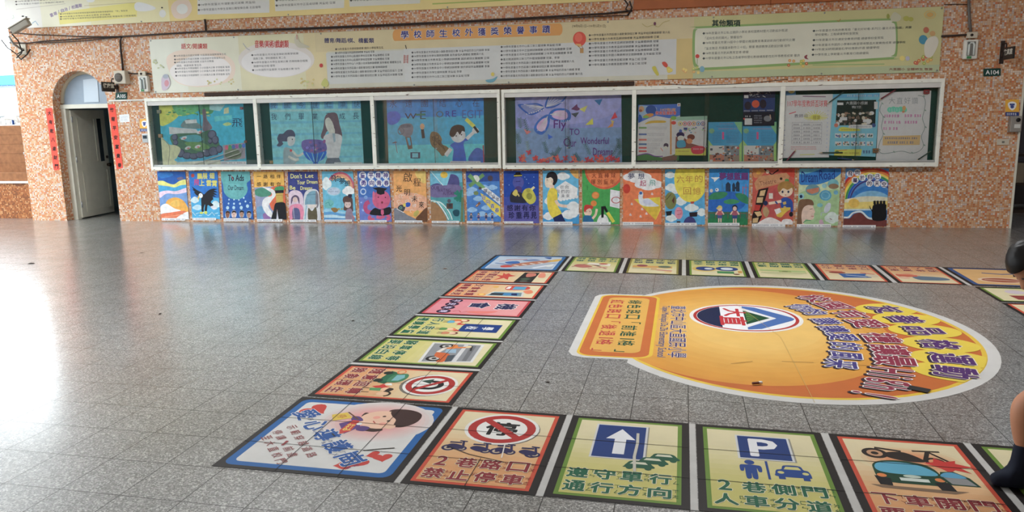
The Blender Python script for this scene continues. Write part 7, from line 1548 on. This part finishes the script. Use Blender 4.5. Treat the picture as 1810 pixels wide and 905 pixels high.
# school badge
bx, by_ = 0.505, 6.150
el(bx, by_, .432, .432, (230, 226, 220)); el(bx, by_, .402, .402, (180, 44, 40)); el(bx, by_, .376, .376, (232, 232, 234))
def seg(x_hi): 
    P = []; R = .372; t = math.acos((x_hi-bx)/R)
    for i in range(33): a_ = t+(2*PI-2*t)*i/32; P.append((bx+R*math.cos(a_), by_+R*math.sin(a_)))
    return P
epoly(seg(0.318), (26, 36, 74)); xx = 0.500
tri = lambda s, x: [(x, by_+s), (x, by_-s), (x+s*1.02, by_)]
h = math.sqrt(.372**2-(xx-bx)**2); epoly([(xx, by_+h*.97), (xx, by_-h*.97), (xx+.10, by_-.33), (xx+.355, by_-.05), (xx+.375, by_), (xx+.355, by_+.05), (xx+.10, by_+.33)], (70, 110, 176)); epoly([(xx-.002, by_+.30), (xx-.002, by_-.30), (xx+.24, by_)], (228, 228, 230)); epoly([(xx, by_+.215), (xx, by_-.215), (xx+.19, by_)], (20, 76, 46))
for k in range(5): epoly([(xx+.01, by_-.14+k*.07), (xx+.015, by_-.10+k*.07), (xx+.11-abs(k-2)*.02, by_+(k-2)*.022)], (90, 140, 60))
m.ftext('大', .430, by_+.145, .25, .17, -90, (196, 40, 50), bold=.05); m.ftext('直', .408, by_-.120, .27, .19, -90, (196, 40, 50), bold=.05)
# three arcs of words
VIO = (84, 46, 110); MAG = (142, 44, 70)
for ch, x, y, a_ in [('友', 735, 185, -72), ('善', 870, 255, -79), ('品', 1000, 335, -86), ('格', 1110, 430, -93), ('運', 1190, 530, -99), ('動', 1215, 625, -106)]:
    X, Y = floor_at(E2[0]+x/E2[2], E2[1]+y/E2[2]); t = math.radians(a_+90)
    m.clip = [(ECX+(ERX-.08)*math.cos(2*PI*i/72), ECY+(ERY-.08)*math.sin(2*PI*i/72)) for i in range(72)]; epoly([(X+.245*math.cos(2*PI*i/32)*math.cos(t)-.185*math.sin(2*PI*i/32)*math.sin(t), Y+.245*math.cos(2*PI*i/32)*math.sin(t)+.185*math.sin(2*PI*i/32)*math.cos(t)) for i in range(32)], (228, 200, 44))
m.clip = None
for ch, x, y, a_ in [('友', 735, 185, -72), ('善', 870, 255, -79), ('品', 1000, 335, -86), ('格', 1110, 430, -93), ('運', 1190, 530, -99), ('動', 1215, 625, -106)]:
    ft(ch, x, y, .22, .235, VIO, E2, a_, bold=.045, edge=(226, 214, 190), ew=.04, shadow=((50, 36, 60), (-.022, -.014)))
for ch, x, y, a_, w in [('校', 240, 110, -62, .22), ('園', 365, 160, -66, .22), ('有', 490, 220, -72, .22), ('愛', 600, 285, -78, .24), ('禮', 700, 385, -88, .24), ('讓', 760, 470, -93, .23), ('最', 790, 545, -98, .22), ('H', 775, 618, -104, .11), ('i', 758, 656, -106, .022), ('g', 742, 692, -107, .08), ('h', 738, 735, -108, .08), ('!', 655, 784, -110, .025)]:
    ft(ch, x, y, w, .235, MAG, E2, a_, bold=.04 if w > .15 else .02, edge=(236, 228, 222), ew=.045, shadow=((60, 40, 50), (-.022, -.014)))
for ch, x, y, a_ in [('你', 140, 170, -60), ('的', 230, 205, -66), ('謙', 320, 270, -74), ('讓', 372, 325, -78), ('愛', 430, 380, -88), ('的', 455, 445, -93), ('風', 450, 510, -98), ('采', 420, 570, -103)]:
    ft(ch, x, y, .17, .19, (70, 62, 130), E2, a_, bold=.04, edge=(236, 230, 226), ew=.055, shadow=((54, 44, 66), (-.018, -.012)))
# scuffs along the film joints
m.K = (0, 0, 1)
m.line([(1235, 511), (1290, 530), (1380, 597), (1440, 713)], .5, (206, 176, 100)); m.line([(1292, 644), (1330, 640)], 1.2, (80, 56, 40)); m.line([(1382, 640), (1438, 642)], 1.2, (80, 56, 40)); m.line([(1510, 646), (1545, 648)], 1.2, (80, 56, 40))
tag(m.build('floor_emblem'), 'large round orange floor emblem with school badge and curved rows of characters', 'floor sticker')
# ------------------------------------------------------------------ dry scraps on the floor
def scrap(px, py, s, label, rgb=(46, 36, 32), seed=0, name='dry_leaf', cat='leaf'):
    x, y = floor_at(px, py); r = random.Random(seed+int(px))
    b = bmesh.new(); n = 10; top = []; z0 = 0.0
    ang = r.uniform(0, 3); P = []
    for i in range(n):
        t = 2*PI*i/n; rr = s*(1 if i % 2 else .8)*r.uniform(.8, 1.1); u, v = rr*math.cos(t), rr*.5*math.sin(t)
        P.append(b.verts.new((u*math.cos(ang)-v*math.sin(ang), u*math.sin(ang)+v*math.cos(ang), 0.0005+abs(v)*.25)))
    c = b.verts.new((0, 0, 0.004+s*.08)); d_ = b.verts.new((0, 0, 0.0))
    for i in range(n): b.faces.new((P[i], P[(i+1) % n], c)); b.faces.new((P[(i+1) % n], P[i], d_))
    me = bpy.data.meshes.new(name); b.to_mesh(me); b.free(); me.materials.append(mat('dry_scrap', rgb, .8, .1))
    tag(link(name, me, None, (x, y, 0.0005)), label, cat)
scrap(55, 466, .05, 'dark scrap lying in the bright floor reflection at far left')
scrap(283, 555, .028, 'small dry leaf on the open grey tiles left of the mats')
scrap(624, 567, .02, 'tiny dark leaf on the tiles left of the school mat')
scrap(250, 447, .035, 'brown leaf sliver on the floor in front of the second poster', (84, 66, 54))
scrap(787, 475, .03, 'brown leaf on the tiles left of the rocket corner mat', (110, 70, 44))
scrap(968, 676, .02, 'dark leaf crumb on the tiles between emblem and no-turning mat')
x, y = floor_at(1624, 690)
o = MB().box(-.055, .055, -.035, .035, 0, .002).build('tape_patch', mat('black_tape', (24, 24, 26), .6), None, (x, y, .0075), -.5)
tag(o, 'black square tape patch stuck near the lower right rim of the emblem', 'tape')
x, y = floor_at(1338, 681)
o = thing('cigarette_butt', 'small brown and white stub lying on the lower orange rim of the emblem', 'litter', (x, y, .0065), .4)
MB().tube([(-.03, 0, .008), (.012, 0, .008)], .008, seg=10).build('stub_wrap', mat('cap_brown', (110, 60, 40)), o); MB().tube([(.012, 0, .008), (.032, 0, .008)], .009, seg=10).build('stub_filter', M_WHITEPL, o)

# ------------------------------------------------------------------ the child stepping in at the right edge
SKIN = mat('skin', (186, 126, 92), .5, .35, var=.05, scale=14)
SHIRT = mat('white_shirt', (206, 206, 204), .8, .1); SHORTS = mat('navy_shorts', (34, 42, 74), .8, .1); SOCK = mat('navy_cloth_shoe', (20, 26, 42), .75, .2); HAIRM = mat('black_hair', (20, 17, 17), .5, .3)
fx, fy_ = floor_at(1790, 862)
TOE = floor_at(1744, 857)
kid_o = thing('person', 'child in navy socks stepping in at the right edge, leaning forward with head bowed', 'person', (fx, fy_, 0), 0)
def skin_body(name, nodes, edges, rad, m, parent, sub=2, root=0):
    me = bpy.data.meshes.new(name); me.from_pydata(nodes, edges, [])
    o = link(name, me, parent); me.materials.append(m)
    o.modifiers.new('skin', 'SKIN'); sk = me.skin_vertices[0].data
    for i, r in enumerate(rad): sk[i].radius = (r, r) if not isinstance(r, tuple) else r
    sk[root].use_root = True
    o.modifiers.new('smooth', 'SUBSURF').levels = sub; o.modifiers['smooth'].render_levels = sub
    bpy.context.view_layer.update()
    dg = bpy.context.evaluated_depsgraph_get(); ev = o.evaluated_get(dg); nm = bpy.data.meshes.new_from_object(ev)
    o.modifiers.clear(); o.data = nm
    if not nm.materials: nm.materials.append(m)
    for p in nm.polygons: p.use_smooth = True
    return o
def Q(px, py, y):           # point seen at px,py at distance y, relative to the child's base
    v = ray(px, py); t = y/v.y; return (v.x*t-fx, y-fy_, EYE+v.z*t)
YF = fy_
# front leg measured from the photo: ankle, knee; the rest follows child proportions
ank = Vector(Q(1809, 794, YF+.00)); ank.z = max(ank.z, .07)
knee = Vector(Q(1806, 714, YF-.01)); 
shin = (knee-ank).length
hip = Vector((knee.x+.28, .02, .50)); hip2 = Vector((hip.x+.02, .15, .50)); pel = (hip+hip2)/2+Vector((.0, 0, .05))
knee2 = Vector((hip2.x+.10, .16, .26)); ank2 = Vector((hip2.x+.30, .16, .09))
hd = Vector(Q(1832, 466, YF+.06))
chest = pel+(hd-pel)*.55+Vector((.02, .0, .03)); nk = hd+Vector((.105, .02, -.045)); sh1 = chest+Vector((-.02, -.12, .02)); sh2 = chest+Vector((-.02, .12, .02))
el1 = sh1+Vector((.05, -.06, -.16)); wr1 = el1+Vector((.0, .03, -.15)); el2 = sh2+Vector((.12, .05, -.13)); wr2 = el2+Vector((.06, -.01, -.15))
N = [pel, pel+(chest-pel)*.5, chest, nk, hip, hip+(knee-hip)*.5, knee, ank+(knee-ank)*.62, ank, hip2, hip2+(knee2-hip2)*.5, knee2, ank2+(knee2-ank2)*.6, ank2, sh1, el1, wr1, sh2, el2, wr2]
E_ = [(0, 1), (1, 2), (2, 3), (0, 4), (4, 5), (5, 6), (6, 7), (7, 8), (0, 9), (9, 10), (10, 11), (11, 12), (12, 13), (2, 14), (14, 15), (15, 16), (2, 17), (17, 18), (18, 19)]
Rd = [.088, .082, .085, .040, .075, .068, .050, .050, .032, .075, .068, .048, .048, .032, .045, .032, .024, .045, .032, .024]
body = skin_body('body', [tuple(v) for v in N], E_, Rd, SKIN, kid_o)
# hands: palm, four fingers, thumb, grown as one surface each
def hand(w, dirv, side):
    d_ = Vector(dirv).normalized(); s_ = Vector((0, 1, 0))*side; s_ = (s_-d_*s_.dot(d_)).normalized(); c_ = d_.cross(s_)
    nodes = [w-d_*.01, w+d_*.035]; ed = [(0, 1)]; rd = [.018, (.024, .016)]
    for k, (off, L) in enumerate(((-.021, .040), (-.007, .046), (.007, .043), (.021, .034))):
        b = len(nodes); nodes += [w+d_*.052+s_*off, w+d_*(.052+L*.55)+s_*off*1.1+c_*.004, w+d_*(.052+L)+s_*off*1.1+c_*.014]; ed += [(1, b), (b, b+1), (b+1, b+2)]; rd += [.008, .007, .006]
    b = len(nodes); nodes += [w+d_*.02-s_*.026, w+d_*.045-s_*.040+c_*.008]; ed += [(1, b), (b, b+1)]; rd += [.009, .007]
    return skin_body('hand', [tuple(v) for v in nodes], ed, rd, SKIN, kid_o, 2)
hand(wr1, (0, .2, -1), 1); hand(wr2, (.2, 0, -1), 1)
# shoes with sock cuffs
def shoe(an, tip_dir, L):
    t = Vector((tip_dir[0], tip_dir[1], 0)).normalized(); g = Vector((an.x, an.y, 0))
    nodes = [g-t*.045+Vector((0, 0, .035)), g+Vector((0, 0, .040)), g+t*L*.45+Vector((0, 0, .036)), g+t*L*.8+Vector((0, 0, .030)), g+t*L+Vector((0, 0, .024)), Vector((an.x, an.y, an.z)), Vector((an.x, an.y, an.z+.036))+Vector((.006, 0, 0))]
    return skin_body('sock_shoe', [tuple(v) for v in nodes], [(0, 1), (1, 2), (2, 3), (3, 4), (1, 5), (5, 6)], [.034, .040, .038, .034, .020, .042, .040], SOCK, kid_o, 2, 1)
shoe(ank, (TOE[0]-fx-ank.x, TOE[1]-fy_-ank.y), math.hypot(TOE[0]-fx-ank.x, TOE[1]-fy_-ank.y)-.01)
shoe(ank2, (-.8, -.1), .13)
# clothes
skin_body('shirt', [tuple(v) for v in (pel+Vector((0, 0, .0)), pel+(chest-pel)*.5, chest, chest+(nk-chest)*.55, sh1, sh1+(el1-sh1)*.7, sh2, sh2+(el2-sh2)*.7)], [(0, 1), (1, 2), (2, 3), (2, 4), (4, 5), (2, 6), (6, 7)], [.128, .132, .135, .062, .072, .056, .072, .056], SHIRT, kid_o)
skin_body('shorts', [tuple(v) for v in (pel, hip, hip+(knee-hip)*.55, hip2, hip2+(knee2-hip2)*.55, pel+(chest-pel)*.22, pel+(chest-pel)*.34)], [(0, 1), (1, 2), (0, 3), (3, 4), (0, 5), (5, 6)], [.115, .098, .088, .098, .088, .115, .10], SHORTS, kid_o)
# head: face turned down to the left
def head(c):
    bm = bmesh.new(); bmesh.ops.create_uvsphere(bm, u_segments=40, v_segments=28, radius=1)
    for v in bm.verts:
        x, y, z = v.co                       # local: -x is the face, z up
        w = 1.0
        if z < 0: w = 1-.30*(-z)**1.5
        px, py, pz = x*.094*(1.0 if x > 0 else .98), y*.076*w, z*.112
        f = max(0, -x)
        if f > .2:
            px -= .020*f*math.exp(-((y*2.6)**2+((z+.16)*5.2)**2))*1.4      # nose
            px += .010*math.exp(-(((abs(y)-.36)*5)**2+((z-.04)*6)**2))     # eye sockets
            px -= .005*math.exp(-((y*2.4)**2+((z+.48)*9)**2))              # lips
            px -= .006*math.exp(-((y*2.2)**2+((z+.86)*4)**2))              # chin
        v.co = (px, py, pz)
    for f in bm.faces: f.smooth = True
    me = bpy.data.meshes.new('head'); bm.to_mesh(me); bm.free(); me.materials.append(SKIN)
    h = link('head', me, kid_o, c); h.rotation_euler = (0, math.radians(-58), math.radians(12))
    hb_ = bmesh.new(); bmesh.ops.create_uvsphere(hb_, u_segments=40, v_segments=28, radius=1)
    kill = []
    for v in hb_.verts:
        x, y, z = v.co; n = noise.noise(Vector((x*7, y*7, z*3)))*.004
        front = (-x > .30 and z < .52-.12*abs(y)) or (z < -.30 and x < .35) or z < -.62 or (-x > -.05 and z < .02 and abs(y) > .5 and z > -.4 and -x > .1)
        if front: kill.append(v)
        v.co = (x*(.104+n), y*(.087+n), z*(.124+n))
    bmesh.ops.delete(hb_, geom=kill, context='VERTS')
    r = bmesh.ops.solidify(hb_, geom=hb_.faces[:], thickness=.006)
    for f in hb_.faces: f.smooth = True
    hm = bpy.data.meshes.new('hair'); hb_.to_mesh(hm); hb_.free(); hm.materials.append(HAIRM); link('hair', hm, h)
    for s_ in (-1, 1):
        e = bmesh.new(); bmesh.ops.create_uvsphere(e, u_segments=14, v_segments=10, radius=1)
        for v in e.verts: v.co = (v.co.x*.017+.006, v.co.y*.008+s_*.078, v.co.z*.027-.012)
        for f in e.faces: f.smooth = True
        em = bpy.data.meshes.new('ear'); e.to_mesh(em); e.free(); em.materials.append(SKIN); link('ear', em, h)
        e = bmesh.new(); bmesh.ops.create_uvsphere(e, u_segments=12, v_segments=8, radius=1)
        for v in e.verts: v.co = (v.co.x*.006-.083, v.co.y*.010+s_*.028, v.co.z*.005+.006)
        em = bpy.data.meshes.new('eye'); e.to_mesh(em); e.free(); em.materials.append(mat('eye_dark', (30, 24, 22), .2)); link('eye', em, h)
        MB().tube([(-.082, s_*.016, .024), (-.086, s_*.028, .028), (-.078, s_*.042, .024)], .0028).build('eyebrow', HAIRM, h)
    MB().tube([(-.089, -.020, -.056), (-.094, 0, -.055), (-.089, .020, -.056)], [.002, .0045, .002]).build('mouth', mat('lips', (150, 84, 74), .5), h)
head(tuple(hd))
